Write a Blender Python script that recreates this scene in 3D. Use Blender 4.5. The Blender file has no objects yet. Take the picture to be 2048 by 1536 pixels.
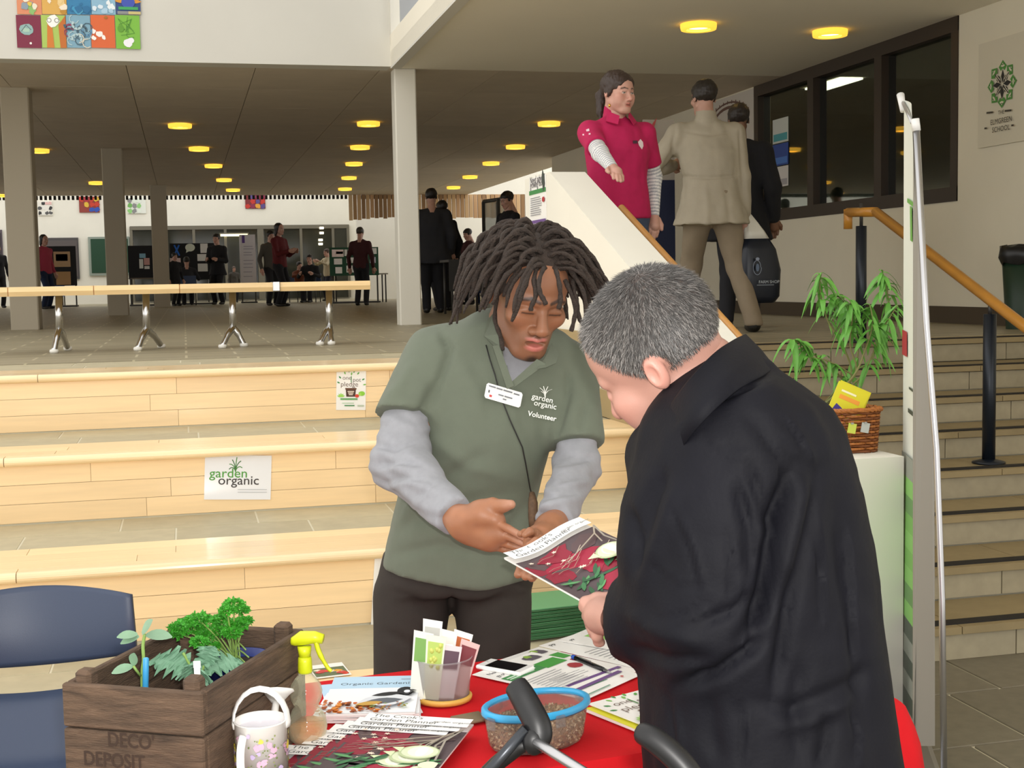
import bpy, math, random
import numpy as np
from mathutils import Vector, Matrix, Euler, noise as mnoise
random.seed(7)
rng = np.random.default_rng(7)
scn = bpy.context.scene
COL = scn.collection
PI = math.pi

# ---------------------------------------------------------------- camera
EYE = 1.59
FPX = 2640.0
_yaw, _pit, _rol = math.radians(13.85), math.radians(4.52), math.radians(1.076)
_f = Vector((math.sin(_yaw)*math.cos(_pit), math.cos(_yaw)*math.cos(_pit), -math.sin(_pit)))
_r0 = Vector((math.cos(_yaw), -math.sin(_yaw), 0.0)); _u0 = _r0.cross(_f)
_r = math.cos(_rol)*_r0 - math.sin(_rol)*_u0
_u = math.sin(_rol)*_r0 + math.cos(_rol)*_u0
cam_d = bpy.data.cameras.new('camera'); cam_d.sensor_width = 36.0; cam_d.lens = FPX*36.0/2048.0
cam_d.clip_start = 0.05; cam_d.clip_end = 200
cam = bpy.data.objects.new('camera', cam_d); COL.objects.link(cam)
m = Matrix.Identity(4)
for i in range(3):
    m[i][0] = _r[i]; m[i][1] = _u[i]; m[i][2] = -_f[i]
m[0][3], m[1][3], m[2][3] = 0, 0, EYE
cam.matrix_world = m
scn.camera = cam
CAMP = Vector((0, 0, EYE))
def ray(x, y): return _f + _r*((x-1024)/FPX) + _u*((768-y)/FPX)
def at_z(x, y, z): d = ray(x, y); return CAMP + d*((z-EYE)/d.z)
def at_y(x, y, Y): d = ray(x, y); return CAMP + d*(Y/d.y)
def at_x(x, y, X): d = ray(x, y); return CAMP + d*(X/d.x)

# ---------------------------------------------------------------- world, lights, exposure
w = bpy.data.worlds.new('overcast_sky'); scn.world = w; w.use_nodes = True
bg = w.node_tree.nodes['Background']; bg.inputs[0].default_value = (1.0, 0.975, 0.93, 1); bg.inputs[1].default_value = 1.18
fl = bpy.data.lights.new('camera_flash', 'AREA'); fl.shape = 'RECTANGLE'; fl.size = 0.05; fl.size_y = 0.03; fl.energy = 27; fl.color = (1, 0.97, 0.93)
flo = bpy.data.objects.new('camera_flash', fl); COL.objects.link(flo)
flo.matrix_world = m.copy(); flo.location = CAMP + _r*0.03 + _u*0.07 + _f*0.02
scn.view_settings.view_transform = 'Standard'; scn.view_settings.look = 'None'
scn.view_settings.exposure = 0.55; scn.view_settings.gamma = 1.0; scn.view_settings.use_curve_mapping = False
scn.cycles.max_bounces = 8; scn.cycles.diffuse_bounces = 4; scn.cycles.glossy_bounces = 3; scn.cycles.caustics_reflective = False; scn.cycles.caustics_refractive = False

# ---------------------------------------------------------------- materials
MATS = {}
def hexc(h):
    h = h.lstrip('#'); c = [int(h[i:i+2], 16)/255 for i in (0, 2, 4)]
    return tuple(x/12.92 if x <= .04045 else ((x+.055)/1.055)**2.4 for x in c)
def M(name, color=None, rough=.6, metal=0, var=0, vscale=8, bump=0, bscale=60, stretch=None, rnd=0, emit=0, spec=None, alpha=None, trans=0, sheen=0, attr=None, ior=None, coat=0, vdist=0, edge=None):
    if name in MATS: return MATS[name]
    if isinstance(color, str): color = hexc(color)
    mt = bpy.data.materials.new(name); mt.use_nodes = True; nt = mt.node_tree; N = nt.nodes; L = nt.links
    b = N['Principled BSDF']; b.inputs['Base Color'].default_value = (*color, 1)
    b.inputs['Roughness'].default_value = rough; b.inputs['Metallic'].default_value = metal
    if spec is not None: b.inputs['Specular IOR Level'].default_value = spec
    if ior: b.inputs['IOR'].default_value = ior
    if trans: b.inputs['Transmission Weight'].default_value = trans
    if coat: b.inputs['Coat Weight'].default_value = coat; b.inputs['Coat Roughness'].default_value = .12
    if sheen: b.inputs['Sheen Weight'].default_value = sheen
    if emit: b.inputs['Emission Color'].default_value = (*color, 1); b.inputs['Emission Strength'].default_value = emit
    tc = N.new('ShaderNodeTexCoord'); mp = N.new('ShaderNodeMapping'); L.new(tc.outputs['Object'], mp.inputs[0])
    if stretch: mp.inputs['Scale'].default_value = stretch
    col = None
    if attr:
        a = N.new('ShaderNodeAttribute'); a.attribute_name = attr; col = a.outputs['Color']
    if rnd:
        oi = N.new('ShaderNodeObjectInfo'); mx = N.new('ShaderNodeHueSaturation')
        mr = N.new('ShaderNodeMapRange'); mr.inputs[3].default_value = 1-rnd; mr.inputs[4].default_value = 1+rnd
        L.new(oi.outputs['Random'], mr.inputs[0]); L.new(mr.outputs[0], mx.inputs['Value'])
        if col: L.new(col, mx.inputs['Color'])
        else: mx.inputs['Color'].default_value = (*color, 1)
        col = mx.outputs[0]
        # shift the grain per object
        ad = N.new('ShaderNodeVectorMath'); ad.operation = 'MULTIPLY_ADD'; L.new(oi.outputs['Random'], ad.inputs[1])
        ad.inputs[0].default_value = (37, 23, 11); L.new(mp.outputs[0], ad.inputs[2]); vec = ad.outputs[0]
    else: vec = mp.outputs[0]
    if var:
        n = N.new('ShaderNodeTexNoise'); n.inputs['Scale'].default_value = vscale; n.inputs['Detail'].default_value = 4; n.inputs['Distortion'].default_value = vdist
        L.new(vec, n.inputs['Vector'])
        mr = N.new('ShaderNodeMapRange'); mr.inputs[1].default_value = .25; mr.inputs[2].default_value = .75; mr.inputs[3].default_value = 1-var; mr.inputs[4].default_value = 1+var
        L.new(n.outputs[0], mr.inputs[0])
        hs = N.new('ShaderNodeHueSaturation'); L.new(mr.outputs[0], hs.inputs['Value'])
        if col: L.new(col, hs.inputs['Color'])
        else: hs.inputs['Color'].default_value = (*color, 1)
        col = hs.outputs[0]
    if col: L.new(col, b.inputs['Base Color'])
    if bump:
        n = N.new('ShaderNodeTexNoise'); n.inputs['Scale'].default_value = bscale; n.inputs['Detail'].default_value = 5; L.new(vec, n.inputs['Vector'])
        bp = N.new('ShaderNodeBump'); bp.inputs['Strength'].default_value = bump; bp.inputs['Distance'].default_value = .01
        L.new(n.outputs[0], bp.inputs['Height']); L.new(bp.outputs[0], b.inputs['Normal'])
    if alpha is not None: b.inputs['Alpha'].default_value = alpha
    if edge:   # thin clear plastic: denser where seen at a grazing angle
        lw = N.new('ShaderNodeLayerWeight'); lw.inputs[0].default_value = .45; mr = N.new('ShaderNodeMapRange'); mr.inputs[3].default_value = edge[0]; mr.inputs[4].default_value = edge[1]
        L.new(lw.outputs['Facing'], mr.inputs[0]); L.new(mr.outputs[0], b.inputs['Alpha'])
    MATS[name] = mt; return mt
def flat(h, rough=.55): return M('print_'+h.lstrip('#'), h, rough)

# ---------------------------------------------------------------- mesh helpers
class MB:
    def __init__(s): s.v = []; s.f = []; s.mi = []; s.m = 0; s.sm = []; s.smooth = False
    def add(s, vs, fs):
        o = len(s.v); s.v += [tuple(p) for p in vs]
        for q in fs: s.f.append(tuple(i+o for i in q)); s.mi.append(s.m); s.sm.append(s.smooth)
        return s
    def mat(s, i): s.m = i; return s
    def sh(s, on=True): s.smooth = on; return s
    def box(s, c, d, R=None, bev=0):
        x, y, z = d[0]/2, d[1]/2, d[2]/2; c = Vector(c)
        if bev:
            b = min(bev, x*.9, y*.9, z*.9); P = []
            ring = [(-x+b, -y), (x-b, -y), (x, -y+b), (x, y-b), (x-b, y), (-x+b, y), (-x, y-b), (-x, -y+b)]
            inr = [(-x+b, -y+b), (x-b, -y+b), (x-b, -y+b), (x-b, y-b), (x-b, y-b), (-x+b, y-b), (-x+b, y-b), (-x+b, -y+b)]
            for zz, rg in ((-z, inr), (-z+b, ring), (z-b, ring), (z, inr)):
                P += [Vector((p[0], p[1], zz)) for p in rg]
            F = []
            for k in range(3):
                for i in range(8): j = (i+1) % 8; F.append((k*8+i, k*8+j, k*8+8+j, k*8+8+i))
            F.append((0, 7, 5, 3)); F.append((24, 26, 28, 30))
            F = [tuple(dict.fromkeys(q)) for q in F]
        else:
            P = [Vector((a, b, e)) for e in (-z, z) for a, b in ((-x, -y), (x, -y), (x, y), (-x, y))]
            F = [(3, 2, 1, 0), (4, 5, 6, 7), (0, 1, 5, 4), (1, 2, 6, 5), (2, 3, 7, 6), (3, 0, 4, 7)]
        if R is not None: P = [R @ p for p in P]
        return s.add([c+p for p in P], F)
    def poly(s, pts): return s.add(pts, [tuple(range(len(pts)))])
    def prism(s, pts, off):
        n = len(pts); off = Vector(off); a = [Vector(p) for p in pts]; b = [p+off for p in a]
        nrm = Vector((0, 0, 0))
        for i in range(n):
            p, q = a[i], a[(i+1) % n]; nrm += p.cross(q)
        if nrm.dot(off) > 0: cap0, cap1 = tuple(range(n))[::-1], tuple(range(n, 2*n)); sd = [(i, (i+1) % n, n+(i+1) % n, n+i) for i in range(n)]
        else: cap0, cap1 = tuple(range(n)), tuple(range(n, 2*n))[::-1]; sd = [(n+i, n+(i+1) % n, (i+1) % n, i) for i in range(n)]
        return s.add(a+b, [cap0, cap1]+sd)
    def tube(s, pts, r, n=8, cap=True, flatn=None, squash=1.0):
        pts = [Vector(p) for p in pts]; k = len(pts)
        if not hasattr(r, '__len__'): r = [r]*k
        V = []; up = None
        for i, p in enumerate(pts):
            t = (pts[min(i+1, k-1)]-pts[max(i-1, 0)])
            t = t.normalized() if t.length > 1e-9 else Vector((0, 0, 1))
            if up is None:
                up = Vector(flatn) if flatn else (Vector((0, 0, 1)) if abs(t.z) < .9 else Vector((1, 0, 0)))
            up = (up - t*up.dot(t)); up = up.normalized() if up.length > 1e-6 else t.orthogonal().normalized()
            sd = t.cross(up)
            for j in range(n):
                a = 2*PI*j/n; V.append(p + (sd*math.cos(a) + up*math.sin(a)*squash)*r[i])
        F = []
        for i in range(k-1):
            for j in range(n): q = (j+1) % n; F.append((i*n+j, i*n+q, i*n+n+q, i*n+n+j))
        if cap: F.append(tuple(range(n))[::-1]); F.append(tuple(range((k-1)*n, k*n)))
        return s.add(V, F)
    def lathe(s, prof, n=24, c=(0, 0, 0), sx=1, sy=1, R=None, cap=True):
        V = []; c = Vector(c); k = len(prof)
        for (r, z) in prof:
            for j in range(n):
                a = 2*PI*j/n; p = Vector((r*math.cos(a)*sx, r*math.sin(a)*sy, z)); V.append(c+(R @ p if R is not None else p))
        F = []
        for i in range(k-1):
            for j in range(n): q = (j+1) % n; F.append((i*n+j, i*n+q, i*n+n+q, i*n+n+j))
        if cap and prof[0][0] > 1e-6: F.append(tuple(range(n))[::-1])
        if cap and prof[-1][0] > 1e-6: F.append(tuple(range((k-1)*n, k*n)))
        return s.add(V, F)
    def ell(s, c, r, n=12, m=8, R=None):
        return s.lathe([(max(1e-7, math.sin(PI*i/m)), -math.cos(PI*i/m)) for i in range(m+1)], n, (0, 0, 0)) if False else s._ell(c, r, n, m, R)
    def _ell(s, c, r, n, m, R):
        V = []; c = Vector(c)
        for i in range(m+1):
            a = PI*i/m; rr = max(1e-4, math.sin(a))
            for j in range(n):
                b = 2*PI*j/n; p = Vector((r[0]*rr*math.cos(b), r[1]*rr*math.sin(b), -r[2]*math.cos(a)))
                V.append(c+(R @ p if R is not None else p))
        F = [(i*n+j, i*n+(j+1) % n, i*n+n+(j+1) % n, i*n+n+j) for i in range(m) for j in range(n)]
        return s.add(V, F)
    def grid(s, fn, nu, nv, double=0):
        V = [fn(i/nu, j/nv) for i in range(nu+1) for j in range(nv+1)]
        F = [(i*(nv+1)+j, (i+1)*(nv+1)+j, (i+1)*(nv+1)+j+1, i*(nv+1)+j+1) for i in range(nu) for j in range(nv)]
        return s.add(V, F)
    def build(s, name, mats, parent=None, local=False, **tags):
        me = bpy.data.meshes.new(name)
        off = Vector((0, 0, 0))
        if parent is not None and not local: off = wloc(parent)
        me.from_pydata([(p[0]-off.x, p[1]-off.y, p[2]-off.z) for p in s.v], [], s.f)
        if not isinstance(mats, (list, tuple)): mats = [mats]
        for q in mats: me.materials.append(q)
        if len(mats) > 1: me.polygons.foreach_set('material_index', s.mi)
        me.polygons.foreach_set('use_smooth', s.sm)
        me.update(); return link(name, me, parent, **tags)
def wloc(o):
    v = Vector(o.location)
    while o.parent is not None: o = o.parent; v = v+Vector(o.location)
    return v
def link(name, me, parent=None, **tags):
    o = bpy.data.objects.new(name, me); COL.objects.link(o)
    if parent is not None: o.parent = parent
    for k, q in tags.items(): o[k] = q
    return o
def thing(name, label, cat, loc=(0, 0, 0), group=None, rz=0):
    o = bpy.data.objects.new(name, None); COL.objects.link(o); o.location = loc; o.empty_display_size = .1
    o.rotation_euler = (0, 0, rz)
    o['label'] = label; o['category'] = cat
    if group: o['group'] = group
    return o
def tag(o, label, cat, group=None):
    o['label'] = label; o['category'] = cat
    if group: o['group'] = group
    return o
def struct(o): o['kind'] = 'structure'; return o
def Rz(a): return Matrix.Rotation(a, 3, 'Z')
def Rx(a): return Matrix.Rotation(a, 3, 'X')
def Ry(a): return Matrix.Rotation(a, 3, 'Y')
def smoothpath(pts, n=6):
    pts = [Vector(p) for p in pts]; out = []
    for i in range(len(pts)-1):
        p0, p1, p2, p3 = pts[max(i-1, 0)], pts[i], pts[i+1], pts[min(i+2, len(pts)-1)]
        for k in range(n):
            t = k/n; out.append(.5*((2*p1)+(p2-p0)*t+(2*p0-5*p1+4*p2-p3)*t*t+(3*p1-p0-3*p2+p3)*t**3))
    out.append(pts[-1]); return out
_txt = {}
def text_geo(txt, font_shear=0, bold=0):
    """outline text as mesh data: verts, faces in x/y, baseline at 0, cap height about 0.7 of size"""
    key = (txt, font_shear, bold)
    if key in _txt: return _txt[key]
    cu = bpy.data.curves.new('t', 'FONT'); cu.body = txt; cu.size = 1; cu.shear = font_shear; cu.offset = bold; cu.resolution_u = 3; cu.fill_mode = 'FRONT'
    ob = bpy.data.objects.new('t', cu); COL.objects.link(ob)
    dg = bpy.context.evaluated_depsgraph_get(); me = bpy.data.meshes.new_from_object(ob.evaluated_get(dg))
    V = [tuple(q.co) for q in me.vertices]; F = [tuple(p.vertices) for p in me.polygons]
    bpy.data.objects.remove(ob); bpy.data.curves.remove(cu); bpy.data.meshes.remove(me)
    _txt[key] = (V, F); return V, F
class Sheet:
    """flat print on a plane: origin o, axes ux, uy (metres), each layer lifted along the normal"""
    def __init__(s, o, ux, uy, n=None, lift=.0004):
        s.o = Vector(o); s.ux = Vector(ux).normalized(); s.uy = Vector(uy).normalized(); s.n = Vector(n) if n else s.ux.cross(s.uy); s.n.normalize()
        s.mb = MB(); s.mats = []; s.l = lift; s.lift = lift; s.warp = None; s.clip = None
    def _m(s, h):
        q = h if not isinstance(h, str) else flat(h)
        if q not in s.mats: s.mats.append(q)
        s.mb.m = s.mats.index(q)
    def P(s, x, y): 
        p = s.o+s.ux*x+s.uy*y+s.n*s.l
        return p if s.warp is None else p+s.n*s.warp(x, y)
    def up(s): s.l += s.lift*.25
    def clipped(s, pts):
        c = [Vector((p[0], p[1])) for p in pts]
        if s.clip is None: return c
        x0, y0, x1, y1 = s.clip
        for ax, sg, lim in ((0, 1, x0), (0, -1, x1), (1, 1, y0), (1, -1, y1)):
            out = []
            for i in range(len(c)):
                a, b = c[i], c[(i+1) % len(c)]; da, db = sg*(a[ax]-lim), sg*(b[ax]-lim)
                if da >= 0: out.append(a)
                if (da > 0 and db < 0) or (da < 0 and db > 0): out.append(a.lerp(b, da/(da-db)))
            c = out
            if len(c) < 3: return []
        return c
    def poly(s, pts, h):
        s._m(h); s.up(); c = s.clipped(pts)
        if len(c) >= 3: s.mb.poly([s.P(p[0], p[1]) for p in c])
        return s
    def rect(s, x0, y0, x1, y1, h, nx=1):
        if nx == 1: return s.poly([(x0, y0), (x1, y0), (x1, y1), (x0, y1)], h)
        s._m(h); s.up()
        for i in range(nx):
            a, b = x0+(x1-x0)*i/nx, x0+(x1-x0)*(i+1)/nx
            s.mb.poly([s.P(a, y0), s.P(b, y0), s.P(b, y1), s.P(a, y1)])
        return s
    def ell(s, x, y, rx, ry, h, n=14, rot=0):
        c, q = math.cos(rot), math.sin(rot)
        return s.poly([(x+rx*math.cos(2*PI*i/n)*c-ry*math.sin(2*PI*i/n)*q, y+rx*math.cos(2*PI*i/n)*q+ry*math.sin(2*PI*i/n)*c) for i in range(n)], h)
    def blob(s, x, y, r, h, rn, n=10, j=.35, sx=1, sy=1):
        return s.poly([(x+r*sx*(1+rn.uniform(-j, j))*math.cos(2*PI*i/n), y+r*sy*(1+rn.uniform(-j, j))*math.sin(2*PI*i/n)) for i in range(n)], h)
    def line(s, pts, wd, h):
        s._m(h); s.up()
        for (a, b) in zip(pts[:-1], pts[1:]):
            d = Vector((b[0]-a[0], b[1]-a[1])); 
            if d.length < 1e-6: continue
            d.normalize(); q = (-d.y*wd/2, d.x*wd/2)
            s.mb.poly([s.P(a[0]-q[0], a[1]-q[1]), s.P(b[0]-q[0], b[1]-q[1]), s.P(b[0]+q[0], b[1]+q[1]), s.P(a[0]+q[0], a[1]+q[1])])
        return s
    def text(s, t, x, y, size, h, align='l', shear=0, bold=0, sx=1, rot=0):
        V, F = text_geo(t, shear, bold); s._m(h); s.up()
        wd = max([v[0] for v in V] or [0])*size*sx
        ox = x-(wd/2 if align == 'c' else wd if align == 'r' else 0); c, q = math.cos(rot), math.sin(rot)
        s.mb.add([s.P(ox+(v[0]*sx*c-v[1]*q)*size, y+(v[0]*sx*q+v[1]*c)*size) for v in V], F); return s
    def leaf(s, x, y, L, wd, ang, h):
        c, q = math.cos(ang), math.sin(ang); pts = []
        for t in (0, .25, .5, .75, 1, .75, .5, .25):
            pass
        up = [(t, math.sin(PI*t)**.8*.5) for t in (0, .2, .4, .6, .8, 1)]; dn = [(t, -k) for t, k in up[-2:0:-1]]
        return s.poly([(x+t*L*c-k*wd*q, y+t*L*q+k*wd*c) for t, k in up+dn], h)
    def build(s, parent, name='print', **k): return s.mb.build(name, s.mats, parent, **k)
# ================================================================ SETTING
PZ = 1.16          # platform level
CZ = EYE+2.074     # ceiling of the hall
m_white = M('painted_plaster', '#e9e6da', .8, var=.03, vscale=2)
m_fascia = M('fascia_plaster', '#d3d0c6', .8, var=.02, vscale=2)
m_bluegrey = M('blue_grey_panel', '#a9adb3', .7)
m_wallR = M('cream_wall_paint', '#e6dfca', .75, var=.03, vscale=2, bump=.05, bscale=300)
m_wood = M('birch_veneer', '#f3d5a6', .28, var=.06, vscale=5, stretch=(.6, 9, 9), rnd=.07, coat=.25)
m_nosing = M('birch_nosing', '#f4d9ac', .25, var=.07, vscale=6, stretch=(.5, 9, 9), rnd=.05, coat=.3)
m_stone = M('limestone_tile', '#b3a98c', .55, var=.08, vscale=14, rnd=.07)
m_core = M('grout_light', '#d3ccb4', .9)
m_coreD = M('grout_brown', '#8f856c', .9)
m_stairB = M('stair_riser_block', '#a39980', .6, var=.09, vscale=16, rnd=.07)
m_stairT = M('stair_tread_slab', '#94835f', .55, var=.08, vscale=12, rnd=.06)
m_black = M('black_rubber', '#17130f', .7)
m_floor = M('floor_tile_slate', '#77705f', .5, var=.12, vscale=22, rnd=.05)
m_skirt = M('brown_skirting', '#4a3d2c', .6)
m_tan = M('tan_skirting', '#a08e68', .6)
m_ceilN = M('ceiling_paint', '#efe9d9', .85, var=.02, vscale=1)
m_ceilF = M('ceiling_metal_panel', '#cdc0ad', .7, var=.05, vscale=3, rnd=.05)
m_dark = M('dark_void', '#2a2620', .9)
m_brownfr = M('dark_bronze_frame', '#33271c', .45)
m_glass = M('window_glass', '#cfe0d4', .02, trans=1.0, ior=1.85)

# lower floor with its tiles
fl_ = struct(MB().box((1.6, 2.2, -.054), (9.4, 9.2, .1)).build('floor', m_core))
tw, td = .69, .51
me_t = None
for r_i in range(-4, 12):
    y1 = 4.34-.51*(r_i-1)
    if y1 > 4.9 or y1 < 0.2: continue
    off = 2.97-.23*(r_i)
    k0 = -7
    for k in range(k0, 8):
        x0 = off+k*tw
        if x0 < -2.8 or x0+tw > 6.3: continue
        if me_t is None:
            q = MB().box((0, 0, -.006), (tw-.012, td-.012, .016), bev=.002).build('tile', m_floor, fl_, local=True); me_t = q.data
        else: q = link('tile', me_t, fl_)
        q.location = (x0+tw/2, y1-td/2, 0)

# seating steps
SX0, SX1 = -2.6, 2.12
st_ = struct(MB().build('seating_steps', m_coreD))
core = MB()
for k in range(4):
    yf = 7.0-1.02*k; core.box(((SX0+SX1)/2, yf+.006+.75, (PZ-.29*k)/2-.0035), (SX1-SX0, 1.5, PZ-.29*k-.007))
core.build('core', m_core, st_)
def row(name, y, z, dy, dz, mt, parent, lmin, lmax, x0=SX0, x1=SX1, gap=.0016, bev=.0006, seed=0):
    rn = random.Random(seed); x = x0
    first = True
    while x < x1-.01:
        L = rn.uniform(lmin, lmax)*(rn.uniform(.3, 1) if first else 1); first = False
        if x+L > x1-.25: L = x1-x
        o = MB().box((0, 0, 0), (L-gap, dy-gap, dz-gap), bev=bev).build(name, mt, parent, local=True); o.location = (x+L/2, y, z)
        x += L
for k in range(4):
    yf = 7.0-1.02*k; zt = PZ-.29*k
    for j in range(3): row('riser_plank', yf+.008, zt-.04-.042-.083*j, .02, .083, m_wood, st_, .9, 1.7, seed=k*10+j)
    # bull-nosed edge
    rn = random.Random(40+k); x = SX0
    while x < SX1-.01:
        L = rn.uniform(1.6, 2.2); L = SX1-x if x+L > SX1-.4 else L
        prof = [(-.03+.02*(1-math.cos(a)), -.02+.02*math.sin(a)) for a in [PI/2*i/4-PI/2 for i in range(9)]]
        pts = [Vector((0, .05, 0)), Vector((0, .05, -.04))]+[Vector((0, -.012-.02*math.cos(a), -.02-.02*math.sin(-a))) for a in [(-PI/2+PI*i/8) for i in range(9)]]
        o = MB().sh(False).prism(pts, (L-.003, 0, 0)).build('nosing', m_nosing, st_, local=True); o.location = (x, yf-.005, zt); x += L
    for j in range(3): row('tread_plank', yf+.05+.06+.125*j, zt-.01, .125, .02, m_wood, st_, 1.0, 1.9, seed=80+k*10+j)
    for j in range(2): row('tread_tile', yf+.42+.15+.295*j, zt-.011, .295, .02, m_stone, st_, .55, .62, gap=.008, seed=120+k*10+j, x0=SX0-.2*j)

# platform floor
m_plat = M('platform_stone', '#a89d82', .42, var=.06, vscale=3)
nt = m_plat.node_tree; b = nt.nodes['Principled BSDF']
tcn = nt.nodes.new('ShaderNodeTexCoord'); br = nt.nodes.new('ShaderNodeTexBrick'); nt.links.new(tcn.outputs['Object'], br.inputs['Vector'])
br.inputs['Color1'].default_value = (*hexc('#9a9077'), 1); br.inputs['Color2'].default_value = (*hexc('#8f866e'), 1); br.inputs['Mortar'].default_value = (*hexc('#bdb396'), 1)
br.inputs['Scale'].default_value = 1; br.inputs['Brick Width'].default_value = .6; br.inputs['Row Height'].default_value = .3; br.inputs['Mortar Size'].default_value = .008
nt.links.new(br.outputs['Color'], b.inputs['Base Color'])
pf = MB(); pf.box((-3.9, 25, PZ-.1), (12.2, 33.98, .2)); pf.box((4.2, 24.9, PZ-.1), (4, 34.2, .2)); pf.box((9.2, 31, PZ-.1), (6, 22, .2))
pf.box((-3.9, 7.8, PZ-.1), (2.6, .6, .2))
struct(pf.build('floor_platform', m_plat))

# stairs on the right
sr = struct(MB().build('stairs', m_coreD))
TX0, TX1 = 2.34, 6.2
sc_ = MB()
for i in range(8):
    yn = 4.72+.4*i; sc_.box(((TX0+TX1)/2, yn+.03+.5, .145*(i+1)/2-.03), (TX1-TX0, 1.0 if i < 7 else .3, .145*(i+1)-.06))
sc_.build('core', m_core, sr)
for i in range(8):
    yn = 4.72+.4*i; zt = .145*(i+1)
    row('riser_block', yn+.012, zt-.035-.055, .024, .11, m_stairB, sr, .62, .63, TX0, TX1, gap=.005, seed=300+i)
    row('tread_slab', yn-.012+.20, zt-.0175, .42, .035, m_stairT, sr, .93, .94, TX0, TX1, gap=.004, seed=320+i)
    o = MB().box(((TX0+TX1)/2, yn+.05, zt+.001), (TX1-TX0-.01, .06, .006)).build('nosing_strip', m_black, sr)

# parapet between seats and stairs
pp = MB()
YZ = [(3.98, 0), (3.98, .97), (4.51, .97), (7.58, 2.22), (8.16, 2.22), (8.16, PZ), (7.6, PZ-.05), (7.3, 0)]
pp.prism([Vector((2.12, y, z)) for y, z in YZ], (.22, 0, 0))
par = struct(pp.build('wall_parapet', m_white))
sk = MB()   # tan skirting stepping down with the seats
for k in range(4):
    yf = 7.0-1.02*k; zt = PZ-.29*k; yb = yf+1.02 if k else yf+.6
    sk.box((2.108, (yf-.02+yb)/2, zt+.07), (.024, yb-yf+.02, .14)); sk.box((2.108, yf-.07, zt-.29/2+.07), (.0241, .14, .29+.13))
struct(sk.build('baseboard_parapet', m_tan))

# right wall with its window band
WX = 6.2
wy0, wy1 = at_x(1918, 35, WX).y, at_x(1509, 172, WX).y
wz = .5*(at_x(1517, 445, WX).z+at_x(1920, 402, WX).z)
wr = MB()
wr.box((WX+.1, (3+wy0)/2, 2.0), (.2, wy0-3, 4.2)); wr.box((WX+.1, (wy0+wy1)/2, wz/2), (.2, wy1-wy0, wz)); wr.box((WX+.1, (wy1+22)/2, 2), (.2, 22-wy1, 4.2))
struct(wr.build('wall_right', m_wallR))
sb = MB(); sb.box((WX-.012, (7.5+22)/2, PZ+.07), (.024, 14.5, .14)); struct(sb.build('baseboard_right', m_skirt))
wn = struct(MB().build('window_1', m_brownfr))
mull = [wy0, at_x(1757, 240, WX).y, at_x(1622, 280, WX).y, wy1]
fr = MB(); fw = .12
fr.box((WX+.07, (wy0+wy1)/2, CZ-fw/2), (.16, wy1-wy0, fw)); fr.box((WX+.07, (wy0+wy1)/2, wz+fw/2), (.16, wy1-wy0, fw)); fr.build('window_frame', m_brownfr, wn)
for i, yy in enumerate(mull):
    q = yy+(.05 if i == 0 else -.05 if i == 3 else 0); MB().box((WX+.07, q, (wz+CZ)/2), (.158, .1 if i in (0, 3) else .13, CZ-wz-.004)).build('mullion', m_brownfr, wn)
for i in range(3):
    y0, y1 = mull[i]+.05, mull[i+1]-.05
    MB().box((WX+.07, (y0+y1)/2, (wz+CZ)/2), (.012, y1-y0, CZ-wz-.2)).build('pane', m_glass, wn)
# office behind the panes
m_office = M('office_reflection_paint', '#6c7c6a', .9)  # wall colour lightened green-grey to stand for reflections in the panes
of = MB(); of.box((10.2, 12, 2.4), (.1, 8, 3)); of.box((8.3, 16.05, 2.4), (3.7, .1, 3)); of.box((8.3, 8, 2.4), (3.7, .1, 3)); of.box((8.25, 12, PZ-.06), (4, 8, .1)); of.box((8.3, 12, CZ+.06), (4, 8, .1))
struct(of.build('wall_office', m_office))
m_tubeL = M('office_tube_glow', '#fff3d8', emit=2.2)
olp = at_z(1668, 166, CZ-.04)
lt = thing('office_ceiling_light', 'rectangular fluorescent ceiling light seen through the middle office window pane', 'ceiling light', olp)
MB().box((olp.x, olp.y, CZ-.02), (.34, .9, .04)).build('housing', m_wallR, lt); MB().box((olp.x, olp.y, CZ-.05), (.26, .8, .02)).build('diffuser', m_tubeL, lt)

# ceilings
cn = MB(); cn.box((4.2, 5.9, CZ+.15), (4.36, 14.1, .3)); struct(cn.build('ceiling_near', m_ceilN))
cf = MB(); cf.box((-2.4, 22.3, CZ+.2), (17.3, 18.8, .36)); cfo = struct(cf.build('ceiling', m_dark))
mp_ = None
for ix in range(-7, 6):
    for iy in range(12):
        x, y = .15+1.2*ix, 13.75+1.55*iy
        if mp_ is None: q = MB().box((0, 0, 0), (1.193, 1.542, .02)).build('ceiling_panel', m_ceilF, cfo, local=True); mp_ = q.data
        else: q = link('ceiling_panel', mp_, cfo)
        q.location = (x, y, CZ+.012)
# corrugated deck edge: row of teeth at the far ceiling edge
te = MB(); x = -10.0
while x < 7.5: te.box((x, 31.62, CZ-.045), (.05, .1, .09)); x += .098
struct(te.build('trim_1', m_dark))
# bulkhead over the steps and the side of the void
bk = MB(); bk.box((-4.99, 12.97, CZ+2.2), (14.02, .24, 4.4)); struct(bk.build('wall_bulkhead', m_fascia))
sv = MB(); sv.box((2.07, 5.9, CZ+.06), (.1, 13.9, .16)); sv.box((2.07, 12.82, CZ+2.3), (.1, .06, 4.2)); sv.build('wall_void', m_fascia)['kind'] = 'structure'
gp = MB(); gp.box((2.11, 5.8, CZ+2.3), (.06, 13.6, 4.2)); struct(gp.build('wall_void_panel', m_bluegrey))
# far wall
FY = 36.0
fwm = MB(); fwm.box((-3, FY+.1, 4.2), (40, .2, 6.4)); struct(fwm.build('wall_back', m_white))
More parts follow.
